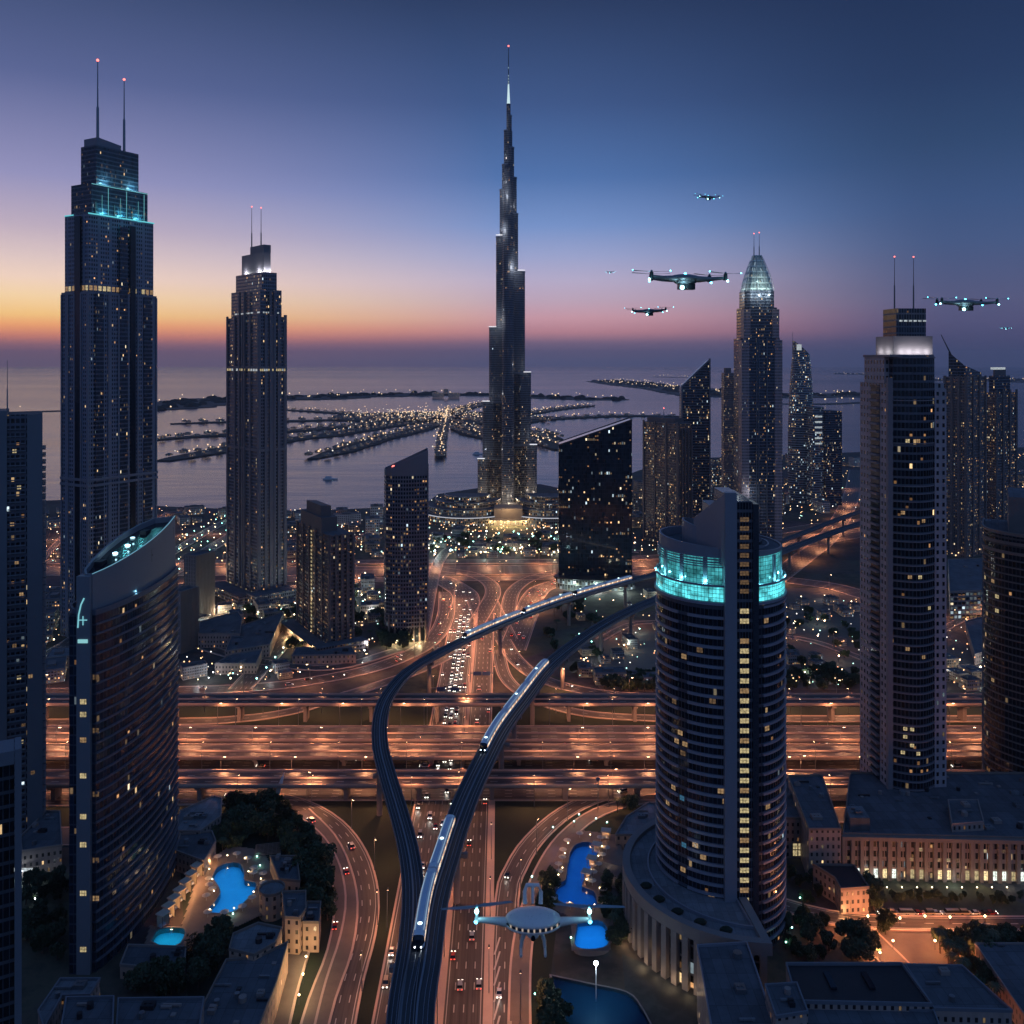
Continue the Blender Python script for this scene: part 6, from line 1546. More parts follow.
def pool(label, pts, zt, power, n, lights=True, depth=2.2, col=(.12, .62, 1.0), inset_=2.0, dark=False):
    pl = [tuple(P(x, y, zt).xy) for x, y in pts]
    pl = [tuple(q.xy) for q in spline([(x, y, 0) for x, y in pl + pl[:1]], 2.5)[:-1]]
    if area2(pl) < 0: pl = pl[::-1]
    cx, cy = sum(p[0] for p in pl) / len(pl), sum(p[1] for p in pl) / len(pl); lp = [(x - cx, y - cy) for x, y in pl]
    t = thing('swimming_pool', label, 'swimming pool', (cx, cy, zt), group='swimming pools')
    m = MB(); inn = lp; k = len(inn)
    m.face([(*p, -depth) for p in inn])
    for i in range(k): j = (i + 1) % k; m.face([(*inn[j], -depth), (*inn[i], -depth), (*inn[i], 0), (*inn[j], 0)])
    m.build('basin', M_tile_d if dark else M_tile, t)
    m = MB(); m.face([(*p, -.15) for p in inn]); m.build('water', M_water, t)
    ringwall(t, offset(lp, .6), .6, -zt + .02, .12, M_pod, 'rim')
    if lights:
        bx_ = [q_[0] for q_ in inn]; by_ = [q_[1] for q_ in inn]
        al = lamp('AREA', ((min(bx_) + max(bx_)) / 2, (min(by_) + max(by_)) / 2, -.25), power * .9, col, parent=t, name='underwater_light'); al.data.shape = 'RECTANGLE'; al.data.size = max(bx_) - min(bx_); al.data.size_y = max(by_) - min(by_)
        for i in range(0):
            rr = random.Random(i * 31 + k); bx_ = [q_[0] for q_ in inn]; by_ = [q_[1] for q_ in inn]; small = offset(inn, -1.1)
            for _ in range(200):
                q = Vector((rr.uniform(min(bx_), max(bx_)), rr.uniform(min(by_), max(by_))))
                if inpoly(q.x, q.y, small): break
            lamp('POINT', (q.x, q.y, -.35), power / n, col, 1.2, t, name='underwater_light')
    return t, lp, (cx, cy)
def deck(name, px, zt, mat, hole=None, label=None, cat='deck'):
    pl = [tuple(P(x, y, zt).xy) for x, y in px]
    if area2(pl) < 0: pl = pl[::-1]
    m = MB(); m.prism(pl, 0, zt, 0); o = m.build(name, mat); o['kind'] = 'structure'; return o
c2 = lambda x, y: (x / 4.267 + 160, y / 4.267 + 740); c7 = lambda x, y: (x / 3.606 + 460, y / 3.606 + 740)
ZP = 2.6
poolL = pool('bright blue free-form swimming pool among the resort villas on the left', [c2(*p) for p in ((222, 590), (245, 545), (290, 525), (335, 525), (358, 560), (362, 600), (408, 608), (400, 650), (360, 690), (310, 733), (205, 733), (235, 690), (258, 650), (242, 612))], ZP, 2300, 44)
poolR = pool('deep blue winding swimming pool behind the white drone', [c7(*p) for p in ((398, 405), (420, 375), (465, 368), (497, 392), (484, 435), (458, 485), (440, 528), (482, 545), (492, 596), (450, 608), (380, 592), (343, 562), (352, 520), (380, 505), (388, 455))], ZP, 1500, 36, col=(.05, .30, .95))
poolT = pool('small teal pool by the lit cabanas at the foot of the curved tower', [(151, 941), (160, 929), (184, 929), (180, 943), (166, 947)], ZP, 520, 4, col=(.1, .8, .8))
poolS = pool('narrow blue plunge pool under the right rotor of the white drone', [c7(*p) for p in ((425, 655), (515, 655), (530, 740), (420, 745))], ZP, 900, 5, col=(.05, .45, 1.0))
poolD = pool('large unlit dark blue basin at the bottom beside the round podium', [c7(*p) for p in ((330, 850), (470, 880), (600, 910), (650, 960), (700, 1060), (700, 1120), (420, 1120), (380, 1000))], 1.5, 30, 2, col=(.04, .3, .8), depth=1.2, dark=True)
def ring_deck(px, zt, holes, name='pool_deck', mat=None):
    """paved terrace with the pools cut out, built as a fine grid of slabs"""
    pl = [tuple(P(x, y, zt).xy) for x, y in px]; hs = [[(x + c[0], y + c[1]) for x, y in l] for (_, l, c) in holes]
    hs = [offset(h, .35) for h in hs]
    xs = [p[0] for p in pl]; ys = [p[1] for p in pl]; m = MB(); st = .8; y = min(ys)
    while y < max(ys):
        x = min(xs)
        while x < max(xs):
            cx_, cy_ = x + st / 2, y + st / 2
            if inpoly(cx_, cy_, pl) and not any(inpoly(cx_, cy_, h) for h in hs): m.face([(x, y, zt - .05), (x + st, y, zt - .05), (x + st, y + st, zt - .05), (x, y + st, zt - .05)])
            x += st
        y += st
    o = m.build(name, mat or M_deck); o['kind'] = 'structure'; return o
ring_deck([(180, 930), (200, 868), (230, 845), (262, 850), (282, 880), (262, 915), (228, 930), (200, 950), (142, 955), (150, 925)], ZP, [poolL, poolT])
ring_deck([c7(*p) for p in ((320, 600), (330, 450), (380, 350), (440, 325), (560, 340), (600, 420), (600, 560), (560, 640), (540, 760), (400, 760), (400, 640))], ZP, [poolR, poolS])
# basins need the ground opened: raise the surrounding ground sheet instead of cutting it
for o in (poolL, poolR, poolT, poolS, poolD):
    pass
TAKEN += [(c[0], c[1], 16) for (_, l, c) in (poolL, poolR)] + [(poolD[2][0], poolD[2][1], 22), (poolT[2][0], poolT[2][1], 8), (poolS[2][0], poolS[2][1], 8)]

# cabanas and sun umbrellas
M_canvas = plain('canvas', (.55, .47, .38), .8, 0, .1, .5)
def make_cabana():
    t = thing('poolside_cabana', 'x', 'cabana'); m = MB()
    for x in (-1.4, 1.4):
        for y in (-1.3, 1.3): m = MB(); m.box(x - .09, y - .09, 0, x + .09, y + .09, 2.8); m.build('post', M_stone, t)
    m = MB(); m.prism(rect(-1.8, -1.6, 1.8, 1.6), 2.8, 3.05, bottom=True); m.build('roof', M_canvas, t)
    m = MB(); m.box(-1.4, 1.15, 0, 1.4, 1.25, 2.8); m.build('back_curtain', M_canvas, t); m = MB(); m.box(1.36, -1.2, 0, 1.46, 1.15, 2.7); m.build('side_curtain', M_canvas, t); m = MB(); m.box(-1.1, -.4, 0, 1.1, .9, .5); m.build('day_bed', M_white, t); return t
cab = make_cabana(); cabk = list(cab.children)
row = [(163 + k * 5.6, 926 - k * 8.2) for k in range(8)]
for k, (x, y) in enumerate(row):
    o = cab if k == 0 else dup(cab, (0, 0, 0), children=cabk); o.location = P(x, y, ZP); o.rotation_euler = (0, 0, R(62)); o['label'] = 'warm-lit canvas cabana in the row between the curved tower and the left pool'; o['group'] = 'lit cabanas in a row'; o.scale = (1.25, 1.25, 1.9)
    lamp('POINT', (2.5, -1.3, 1.3), 1300, (1, .50, .20), .15, o, name='cabana_light')
for k, (x, y, a) in enumerate(((597, 852, 10), (592, 866, 10), (587, 880, 8), (606, 838, 20))):
    o = dup(cab, P(x, y, ZP), R(a - 30), ('topmost' if k == 3 else 'second' if k == 0 else 'third' if k == 1 else 'lowest') + ' of the four warm-lit cabanas beside the deep blue pool', 'cabanas beside the deep blue pool', 1.35, cabk)
    lamp('POINT', (0, -.2, 2.3), 300, (1, .5, .25), .15, o, name='cabana_light')
def make_umb():
    t = thing('sun_umbrella', 'x', 'sun umbrella'); m = MB(); m.tube([(0, 0, 0), (0, 0, 2.4)], .05, 5); m.build('pole', M_white, t)
    m = MB()
    for k in range(8): a, b = 2 * math.pi * k / 8, 2 * math.pi * (k + 1) / 8; m.face([(1.7 * math.cos(a), 1.7 * math.sin(a), 2.15), (1.7 * math.cos(b), 1.7 * math.sin(b), 2.15), (0, 0, 2.75)])
    m.build('canopy', M_canvas, t); return t
umb = make_umb(); uk = list(umb.children); first = True
for c_, n_, rr_ in ((poolL, 16, 3.6), (poolR, 20, 3.4)):
    lp = offset(c_[1], rr_); kk = len(lp)
    for i in range(n_):
        p = lp[int(i * kk / n_)]; q = (p[0] + c_[2][0] + random.uniform(-.7, .7), p[1] + c_[2][1] + random.uniform(-.7, .7), ZP)
        lb = 'small sun umbrella on the deck around the %s pool' % ('bright blue left' if c_ is poolL else 'deep blue right'); g_ = 'umbrellas round the %s pool' % ('left' if c_ is poolL else 'right')
        if first: o = umb; o.location = q; o['label'] = lb; o['group'] = g_; first = False
        else: o = dup(umb, q, 0, lb, g_, 1.15, uk)
for c_, n_, lb in ((poolL, 10, 'warm globe lamp on the rim terrace of the bright blue left pool'), (poolR, 13, 'warm globe lamp on the terrace of the deep blue right pool')):
    lp = offset(c_[1], 2.0); kk = len(lp)
    for i in range(n_):
        p = lp[int((i + .5) * kk / n_) % kk]; postlamp(2, (p[0] + c_[2][0], p[1] + c_[2][1], ZP), lb, 'pool terrace lamps', .42, 150, (1, .68, .38))
for x, y in ((579, 821), (574, 828), (596, 825), (607, 829), (553, 834), (640, 823), (532, 884), (609, 917), (571, 946), (535, 1003)): postlamp(1, P(x, y), 'small teal garden lamp among the trees beside the deep blue pool', 'teal garden lamps', .55, 90, (.3, 1, .9))
for x, y in ((224, 851), (257, 863), (260, 872), (233, 921), (196, 865)): postlamp(1, P(x, y), 'small teal garden lamp beside the bright blue left pool', 'teal garden lamps by the left pool', .5, 90, (.3, 1, .9))
# the brightest lamp: a tall white light mast by the basin
p = P(596, 1002); t_ = thing('light_mast', 'tall mast with a dazzling white lamp over the dark blue basin', 'light mast', (p.x, p.y, 0)); m = MB(); m.tube([(0, 0, 0), (0, 0, 14)], [.25, .14], 8); m.build('pole', M_white, t_)
m = MB(); m.ball((0, 0, 14.5), .8, seg=12, rng=8); m.build('lamp_globe', glow('dazzling_white_glass', (.8, .95, 1), 40), t_); lamp('POINT', (0, -1.3, 14.6), 3000, (.75, .92, 1), .5, t_, name='mast_light')
# white terrace building and pergolas beside the right pool
block('terrace_house', 'pale terraced restaurant with warm windows between the deep blue pool and podium', 'restaurant', [c7(*p) for p in ((600, 280), (680, 228), (706, 232), (712, 285), (640, 345), (560, 345))], 7, M_vil, M_roof2, plant=1, parmat=M_pod)
for k in range(2):
    p = P(608 + k * 8, 868 + k * 14, 4); t_ = thing('pergola', ('upper' if k == 0 else 'lower') + ' slatted pergola between the deep blue pool and the podium', 'pergola', (p.x, p.y, 0), R(-24), 'pergolas by the pool')
    m = MB(); [m.box(-6, y - .12, 3.6, 6, y + .12, 3.9, bottom=True) for y in [-4 + i * .9 for i in range(10)]]; m.build('slats', M_pod, t_)
    m = MB(); [m.box(x - .15, y - .15, 0, x + .15, y + .15, 3.6) for x in (-5.5, 5.5) for y in (-4, 4)]; m.build('posts', M_pod, t_); lamp('POINT', (0, 0, 2.6), 260, (1, .7, .4), .2, t_, name='pergola_light')
p = P(268, 848, 4); t_ = thing('pergola', 'square lattice pergola at the trees above the bright blue pool', 'pergola', (p.x, p.y, 0), R(12)); m = MB(); [m.box(-6, y - .1, 3.6, 6, y + .1, 3.9, bottom=True) for y in [-5 + i * 1.2 for i in range(9)]]; [m.box(x - .1, -5, 3.3, x + .1, 5, 3.58, bottom=True) for x in [-6 + i * 2 for i in range(7)]]; m.build('slats', M_stone, t_); m = MB(); [m.box(x - .15, y - .15, 0, x + .15, y + .15, 3.3) for x in (-5.8, 5.8) for y in (-4.8, 4.8)]; m.build('posts', M_stone, t_)
# lit lane behind the long resort wing
for k, (x, y) in enumerate(((306, 966), (303, 984), (299, 1005), (311, 948))): postlamp(2, P(x, y), 'warm globe lamp lighting the lane behind the long resort wing', 'lamps of the resort lane', .6, 2600, (1, .66, .30))
for x, y in ((868, 925), (900, 927), (925, 925), (950, 926), (985, 925)): postlamp(3, P(x, y), 'orange globe lamp along the street before the arcade', 'street lamps before the arcade', .6, 5200, (1, .34, .12))
for x in range(872, 1010, 15): postlamp(2, P(x, 893), 'low warm lamp in the planting strip before the arcade shopfronts', 'planting strip lamps', .4, 160, (1, .62, .3))
for x, y in ((893, 950), (915, 975), (938, 1003), (850, 912), (842, 935), (935, 950), (965, 960), (880, 962), (990, 975)): postlamp(3, P(x, y), 'orange globe lamp along the tree-lined lane below the arcade', 'lamps of the tree-lined lane', .6, 4200, (1, .34, .12))
for x, y in ((800, 905), (792, 935), (806, 920), (786, 950)): postlamp(1, P(x, y), 'dim teal lamp in the dark garden at the round tower\'s foot', 'dark garden lamps', .5, 80, (.4, 1, .9))
for x, y in ((35, 905), (50, 880), (30, 935)): postlamp(0, P(x, y), 'white globe lamp in the yard left of the curved sail tower', 'yard lamps', .45, 90, (.8, .9, 1))

# ------------------------------------------------------------------ trees
for _c in (poolL, poolR, poolT, poolS, poolD): BLOCKS.append([(x + _c[2][0], y + _c[2][1]) for x, y in offset(_c[1], 2.5)])
for _t in (tB, tL, tLp, tO, tE, tD, tC, tG):
    _b = [ch for ch in _t.children if ch.type == 'MESH' and ch.name.split('.')[0] in ('facade', 'bay_glazing', 'podium', 'lobby')]
    for _o in _b: _n = sorted({(round(v.co.x, 2), round(v.co.y, 2)) for v in _o.data.vertices}, key=lambda p: math.atan2(p[1] - sum(v.co.y for v in _o.data.vertices) / len(_o.data.vertices), p[0] - sum(v.co.x for v in _o.data.vertices) / len(_o.data.vertices))); BLOCKS.append([tuple((_t.matrix_basis @ Vector((x, y, 0))).xy) for x, y in _n])
M_leaf = NT('leaves'); v_ = M_leaf.tc('Object'); oi_ = M_leaf.n.new('ShaderNodeObjectInfo'); n_ = M_leaf.noise(v_, .5, 4, .7)
M_leaf.set(col=M_leaf.mix(n_, (.018, .035, .014, 1), (.05, .075, .03, 1)), rough=.65); M_leaf = M_leaf.m
M_bark = plain('bark', (.09, .06, .045), .9, 0, .3, 1.5)
def leafcrown(rx, rz, zc, n, seed, leaf=.55):
    rr = random.Random(seed); m = MB()
    cl_ = [(rr.uniform(-1, 1) * rx * .62, rr.uniform(-1, 1) * rx * .62, zc + rr.uniform(-.7, .8) * rz * .7, rr.uniform(.3, .52) * rx) for _ in range(13)]
    for _ in range(n):
        cx, cy, cz, cr = rr.choice(cl_); d = Vector((rr.gauss(0, 1), rr.gauss(0, 1), rr.gauss(0, 1))).normalized() * cr * (rr.random() ** .35)
        p = Vector((cx, cy, cz)) + d * 1.0; a = Vector((rr.gauss(0, 1), rr.gauss(0, 1), rr.gauss(0, 1))).normalized(); b = a.orthogonal().normalized(); s_ = leaf * rr.uniform(.6, 1.3)
        m.face([p - a * s_, p - b * s_ * .55, p + a * s_, p + b * s_ * .55])
    return m
TREES = []
for i, (rx, rz, zc, h) in enumerate(((3.8, 3.4, 4.9, 7), (4.6, 3.2, 4.7, 6.6), (3.2, 4.0, 5.4, 7.5))):
    t = thing('broadleaf_tree', 'x', 'tree'); m = MB(); m.tube([(0, 0, 0), (.1, .05, 1.4), (0, .1, zc - .8)], [.3, .22, .12], 7)
    for k in range(5): a = R(72 * k + 20 * i); m.tube([(0, 0, 1.4 + .3 * k), (math.cos(a) * 1.3, math.sin(a) * 1.3, 2.8 + .3 * k), (math.cos(a) * 2.2, math.sin(a) * 2.2, 4.2 + .3 * k)], [.13, .09, .04], 5)
    m.build('trunk', M_bark, t); leafcrown(rx, rz, zc, 2300, 11 + i).build('crown', M_leaf, t); TREES.append((t, list(t.children)))
t = thing('palm_tree', 'x', 'palm tree'); m = MB(); m.tube([(0, 0, 0), (.2, 0, 3), (.1, .1, 7.5)], [.26, .2, .17], 7); m.build('trunk', M_bark, t); m = MB()
for k in range(16):
    a = R(22.5 * k + (k % 3) * 6); up = .55 + .5 * (k % 2); prev = None; wv = Vector((-math.sin(a), math.cos(a), 0))
    for j in range(7):
        u = j / 6; q = Vector((.1 + math.cos(a) * 3.4 * u, .1 + math.sin(a) * 3.4 * u, 7.5 + up * 1.6 * u - 3.0 * u * u)); w = .5 * math.sin(math.pi * min(1, u + .12)) * (1 - u * .3) + .04
        cur = (q - wv * w - Vector((0, 0, w * .5)), q, q + wv * w - Vector((0, 0, w * .5)))
        if prev: m.face([prev[0], prev[1], cur[1], cur[0]]); m.face([prev[1], prev[2], cur[2], cur[1]])
        prev = cur
m.build('crown', M_leaf, t); TREES.append((t, list(t.children)))
_tu = set()
def tree(k, p, label, group, s=1.0):
    t, ch = TREES[k]
    if k not in _tu: _tu.add(k); o = t; o.location = p; o['label'] = label; o['group'] = group; o.scale = (s,) * 3; o.rotation_euler = (0, 0, random.uniform(0, 6))
    else: o = dup(t, p, random.uniform(0, 6.28), label, group, s, ch)
def grove(n, pxp, kinds, label, group, s=(.9, 1.5), gap=3.0):
    xs = [p[0] for p in pxp]; ys = [p[1] for p in pxp]; done = []; c = 0
    for _ in range(n * 60):
        if c >= n: break
        x, y = random.uniform(min(xs), max(xs)), random.uniform(min(ys), max(ys))
        if not inpoly(x, y, pxp): continue
        p = P(x, y)
        if any((p.x - q.x) ** 2 + (p.y - q.y) ** 2 < gap * gap for q in done) or not clear(p.x, p.y, 1.5, False) or any(inpoly(p.x, p.y, b) for b in BLOCKS): continue
        done.append(p); tree(random.choice(kinds), p, label, group, random.uniform(*s)); c += 1
grove(52, [(222, 820), (250, 802), (282, 806), (316, 836), (338, 872), (340, 912), (322, 926), (300, 905), (298, 860), (262, 838), (222, 848)], [0, 1, 2], 'dark bushy tree in the grove between the resort and the loop road', 'trees of the resort grove', (1.0, 1.55), 3.4)
grove(16, [(196, 952), (225, 935), (226, 958), (205, 1000), (150, 998), (120, 978)], [0, 1, 2], 'dark tree in the court between the bottom left roofs', 'trees of the bottom left court', (.9, 1.4), 3.4)
grove(16, [(24, 885), (60, 880), (62, 970), (24, 960)], [0, 1, 2], 'dark tree in the yard left of the curved sail tower', 'trees of the left yard', (.8, 1.2), 4)
grove(10, [(196, 840), (240, 830), (240, 850), (205, 862)], [0, 3, 2], 'tree at the top edge of the bright blue pool\'s terrace', 'trees above the left pool', (.7, 1.1), 3)
grove(30, [(548, 858), (575, 822), (600, 812), (640, 806), (590, 822), (560, 850), (552, 880), (550, 905), (536, 925), (536, 890)], [0, 1, 2, 3], 'dark tree between the lower right slip road and the deep blue pool', 'trees west of the deep blue pool', (.7, 1.15), 3)
grove(16, [(602, 880), (626, 890), (636, 930), (616, 950), (606, 920)], [0, 1, 3], 'dark tree between the deep blue pool and the arched podium', 'trees by the arched podium', (.8, 1.2), 3)
grove(14, [(536, 1000), (560, 990), (575, 1030), (560, 1070), (530, 1070)], [0, 1, 2], 'dark tree at the bottom edge beside the unlit basin', 'trees by the unlit basin', (.9, 1.3), 3)
grove(12, [(848, 925), (872, 905), (892, 925), (880, 960), (858, 965)], [0, 2, 1], 'big dark tree beside the orange-lit paving below the arcade', 'trees below the arcade', (1.2, 1.7), 4.5)
grove(22, [(930, 945), (960, 938), (1060, 950), (1060, 1000), (985, 1010), (960, 985)], [0, 1, 3], 'yellow-lit tree in the lower right garden', 'trees of the lower right garden', (.9, 1.3), 3.5)
grove(16, [(785, 870), (812, 880), (840, 960), (800, 962), (783, 945)], [0, 1], 'dark tree in the garden at the foot of the round tower', 'trees at the round tower\'s foot', (.7, 1.1), 3.5)
grove(22, [(862, 897), (1024, 897), (1024, 904), (862, 904)], [0, 1], 'small tree in the planting strip before the arcade', 'trees of the planting strip', (.35, .55), 3.5)
grove(34, [(594, 684), (660, 676), (660, 692), (600, 694)], [0, 1, 3], 'small tree in the row between the slip road and the dark yard', 'trees behind the slip road', (.8, 1.2), 4)
grove(26, [(782, 672), (860, 676), (860, 690), (782, 690)], [0, 1], 'small tree in the strip between the dry plots and the highway', 'trees along the dry plots', (.8, 1.2), 4)
grove(26, [(560, 600), (600, 600), (600, 680), (575, 680), (545, 640)], [0, 1, 3], 'dark tree beside the highway under the rail viaducts', 'trees under the viaducts', (.9, 1.3), 5)
grove(40, [(240, 600), (380, 585), (384, 650), (300, 668), (250, 668)], [0, 3, 1], 'dark tree in the gardens between the towers and the left slip road', 'garden trees left of the highway', (.9, 1.4), 6)
grove(30, [(392, 600), (432, 590), (436, 625), (400, 655), (380, 650)], [0, 1, 3], 'dark tree in the wedge between the slant-topped tower and the slip road', 'trees of the wedge garden', (1, 1.5), 5)
grove(26, [(430, 540), (556, 540), (556, 557), (430, 557)], [0, 1, 3], 'dark tree in the gardens before the terraced mall', 'trees before the mall', (1.2, 1.8), 8)
grove(16, [(785, 610), (860, 610), (860, 670), (785, 670)], [0, 1], 'dark shrub-like tree on the dry plots', 'trees on the dry plots', (.7, 1.2), 5)

# ------------------------------------------------------------------ cars
M_tyre = plain('tyre_rubber', (.02, .02, .02), .9); M_carw = [plain('car_paint_' + n, c, .3, .3, .03, .5) for n, c in (('white', (.6, .6, .6)), ('silver', (.32, .33, .35)), ('dark', (.03, .03, .035)), ('red', (.35, .03, .03)), ('sand', (.4, .33, .25)))]
M_hl = glow('car_headlight', (1.0, .93, .80), 7); M_tl = glow('car_tail_light', (1.0, .10, .06), 4)
def carshell(m, kind, mb=0, mg=1):
    L, W = (4.7, 1.85) if kind == 'sedan' else (5.2, 2.05); hh = (.95, 1.45) if kind == 'sedan' else (1.05, 2.0)
    l, w = L / 2, W / 2; b = [(-l, .35), (-l, hh[0] * .9), (-l + .5, hh[0]), (l - 1.1, hh[0] * .95), (l, hh[0] * .72), (l, .35)]
    f0 = [(x, -w, z) for x, z in b]; f1 = [(x, w, z) for x, z in b]; m.face(f0[::-1][::-1], None, mb); m.face(f1[::-1], None, mb)
    for i in range(6): j = (i + 1) % 6; m.face([f0[j], f0[i], f1[i], f1[j]], None, mb)
    c = [(-l + .35, hh[0]), (-l + (1.0 if kind == 'sedan' else .5), hh[1]), (l - (2.2 if kind == 'sedan' else 1.9), hh[1]), (l - 1.3, hh[0] * .95)]; w2 = w * .82
    g0 = [(x, -w if k in (0, 3) else -w2, z) for k, (x, z) in enumerate(c)]; g1 = [(x, w if k in (0, 3) else w2, z) for k, (x, z) in enumerate(c)]
    m.face(g0, None, mg); m.face(g1[::-1], None, mg)
    for i in range(3): m.face([g0[i + 1], g0[i], g1[i], g1[i + 1]], None, mb if i == 1 else mg)
    return l, w, hh
def farcar(paint, kind):
    m = MB(); l, w, hh = carshell(m, kind)
    for s_ in (-1, 1):
        m.box(l, s_ * w * .7 - .28, .5, l + .07, s_ * w * .7 + .28, .82, 2, bottom=True); m.box(-l - .07, s_ * w * .7 - .26, .6, -l, s_ * w * .7 + .26, .85, 3, bottom=True)
        for x in (-l * .6, l * .6): m.tube([(x, s_ * (w - .2), .34), (x, s_ * (w + .02), .34)], .34, 8, 4)
    return tag(m.build('car', [paint, M_glass_d, M_hl, M_tl, M_tyre]), 'x', 'car')
def nearcar(paint, kind):
    t = thing('car', 'x', 'car'); m = MB(); l, w, hh = carshell(m, kind); m.build('body', [paint, M_glass_d], t)
    for s_ in (-1, 1):
        m = MB(); m.box(l, s_ * w * .7 - .26, .5, l + .07, s_ * w * .7 + .26, .82, 0, bottom=True); m.build('headlight', M_hl, t)
        m = MB(); m.box(-l - .03, s_ * w * .7 - .24, .6, -l, s_ * w * .7 + .24, .85, 0, bottom=True); m.build('tail_light', M_tl, t)
        for x in (-l * .6, l * .6): m = MB(); m.tube([(x, s_ * (w - .2), .34), (x, s_ * (w + .03), .34)], .34, 10); m.build('wheel', M_tyre, t)
    return t
FC = [farcar(M_carw[i % 5], 'sedan' if i % 3 else 'van') for i in range(6)]; NCAR = [nearcar(M_carw[i % 5], 'sedan' if i % 3 != 1 else 'van') for i in range(5)]; NK = [list(t.children) for t in NCAR]
_fu, _nu = set(), set()
def car(p, a, near, label, group, beam=0):
    if near:
        k = random.randrange(5)
        if k not in _nu: _nu.add(k); o = NCAR[k]; o.location = p; o.rotation_euler = (0, 0, a); o['label'] = label; o['group'] = group
        else: o = dup(NCAR[k], p, a, label, group, None, NK[k])
    else:
        k = random.randrange(6)
        if k not in _fu: _fu.add(k); o = FC[k]
        else: o = FC[k].copy(); S.collection.objects.link(o)
        o.location = p; o.rotation_euler = (0, 0, a); o['label'] = label; o['group'] = group
    o.scale = (1.05,) * 3
    if beam: lamp('SPOT', (2.6, 0, .9), beam, (1, .95, .85), .3, o, 75, (0, R(-80), 0), 'headlight_beam')
def traffic(path, lanes, d0, d1, gap, fwd, label, group, z, beam=0, nearmax=470):
    for off in lanes:
        d = d0 + random.uniform(0, gap)
        while d < d1:
            p, a = path.at(d, off); p.z += z
            car(p, a if fwd else a + math.pi, p.y < nearmax, label, group, beam if random.random() < .35 else 0); d += gap * random.uniform(.45, 1.7)
lnL = [-9, -5.4, -1.8, 1.8, 5.4, 9]
traffic(highway_L, lnL, 60, 330, 34, False, 'car with glowing headlights coming down the lit carriageway in light traffic', 'cars coming down the highway', .2, 420)
traffic(highway_L, lnL[2:5], 330, 655, 11, False, 'car in the dense white-lit queue coming down the highway', 'cars in the highway queue', .2, 700)
traffic(highway_L, [-9, -5.4, 9], 340, 650, 55, False, 'car beside the dense queue coming down the highway', 'cars beside the queue', .2)
traffic(highway_R, [-5.4, -1.8, 1.8, 5.4], 80, 650, 105, True, 'car with red tail lights driving away up the right carriageway', 'cars driving up the highway', .2)
traffic(cross_4, [-1.8, 5.2], cross_4.L - 430, cross_4.L - 20, 95, False, 'car with red tail lights on the lower left loop road', 'cars on the left loop road', .2, 300)
traffic(ramp_R, [-2, 2], 40, 330, 130, False, 'car on the lower right slip road', 'cars on the right slip road', .2, 200)
traffic(cross_1, [-6, 2], 250, 1300, 120, True, 'car on the cross highway under the flyovers', 'cars on the cross highway', .2)
traffic(cross_2, [-3, 5], 250, 1300, 140, False, 'car on the nearer cross highway under the flyovers', 'cars on the nearer cross highway', .2)
traffic(slip_A, [-3, 3], 20, 420, 60, False, 'car on the slip road sweeping left behind the rail viaduct', 'cars on the left slip road', .25)
traffic(slip_C, [-2, 3], 20, 330, 60, True, 'car on the slip road sweeping right behind the rail viaduct', 'cars on the right far slip road', .25)
traffic(hwy_up_L, [-6, 0, 6], 10, 160, 45, False, 'car in the far flare of the highway left of the island', 'cars in the far left flare', .25)
traffic(hwy_up_R, [-5, 1, 6], 10, 260, 50, True, 'car in the far flare of the highway right of the island', 'cars in the far right flare', .25)
for x, y, lb in ((335, 928, 'white car parked alone on the pale service road beside the small resort annex'),): car(P(x, y) + Vector((0, 0, .3)), R(95), True, lb, None)
lotp = [(184 + (k % 13) * 5.8 + (k * 37 % 5) * .5, 638 + (k // 13) * 7.5 + (k * 53 % 7) * .6) for k in range(52) if k * 29 % 5]
for x, y in lotp:
    p = P(x + random.uniform(-.8, .8), y)
    if clear(p.x, p.y, 1.0) : car(p, R(random.choice([20, 200])), False, 'car in the lamplit car park left of the avenue', 'cars in the left car park')
for x in range(884, 1000, 9): car(P(x + random.uniform(-1, 1), 914) , R(random.choice([0, 180])), True, 'car parked along the street before the arcade', 'cars parked before the arcade')
for k in range(6):
    if k not in _fu: bpy.data.objects.remove(FC[k])

# overhead sign gantries
M_sign = plain('sign_blue', (.03, .06, .16), .5, 0, .05)
for x0, w, dpt, lb in ((-49, 24, 640, 'sign gantry over the left carriageway beneath the far rail viaduct'), (-22, 17, 672, 'sign gantry over the right carriageway beyond the far rail viaduct')):
    t_ = thing('sign_gantry', lb, 'gantry', (x0 - 12 / 900 * dpt, dpt, 0)); m = MB()
    for x in (0, w): m.tube([(x, 0, 0), (x, 0, 8)], .25, 6)
    m.box(0, -.25, 7.2, w, .25, 7.7, bottom=True); m.box(0, -.25, 8.2, w, .25, 8.5, bottom=True); m.build('truss', M_metal, t_)
    for x in (w * .3, w * .7): m = MB(); m.box(x - 3, -.5, 6.2, x + 3, -.3, 8.9, bottom=True); m.build('sign_panel', M_sign, t_)
for x, y, k, lb in ((507, 790, 0, 'tall pole with a round dark sign beside the lower right slip road'),): pass
p = P(598, 812); t_ = thing('signal_pole', 'tall pole with a dark round head where the slip road meets the cross highway', 'sign pole', (p.x, p.y, 0)); m = MB(); m.tube([(0, 0, 0), (0, 0, 17)], .22, 6); m.build('pole', M_metal, t_); m = MB(); m.tube([(0, -.25, 17.5), (0, .25, 17.5)], 1.1, 14); m.build('sign_head', M_sign, t_)

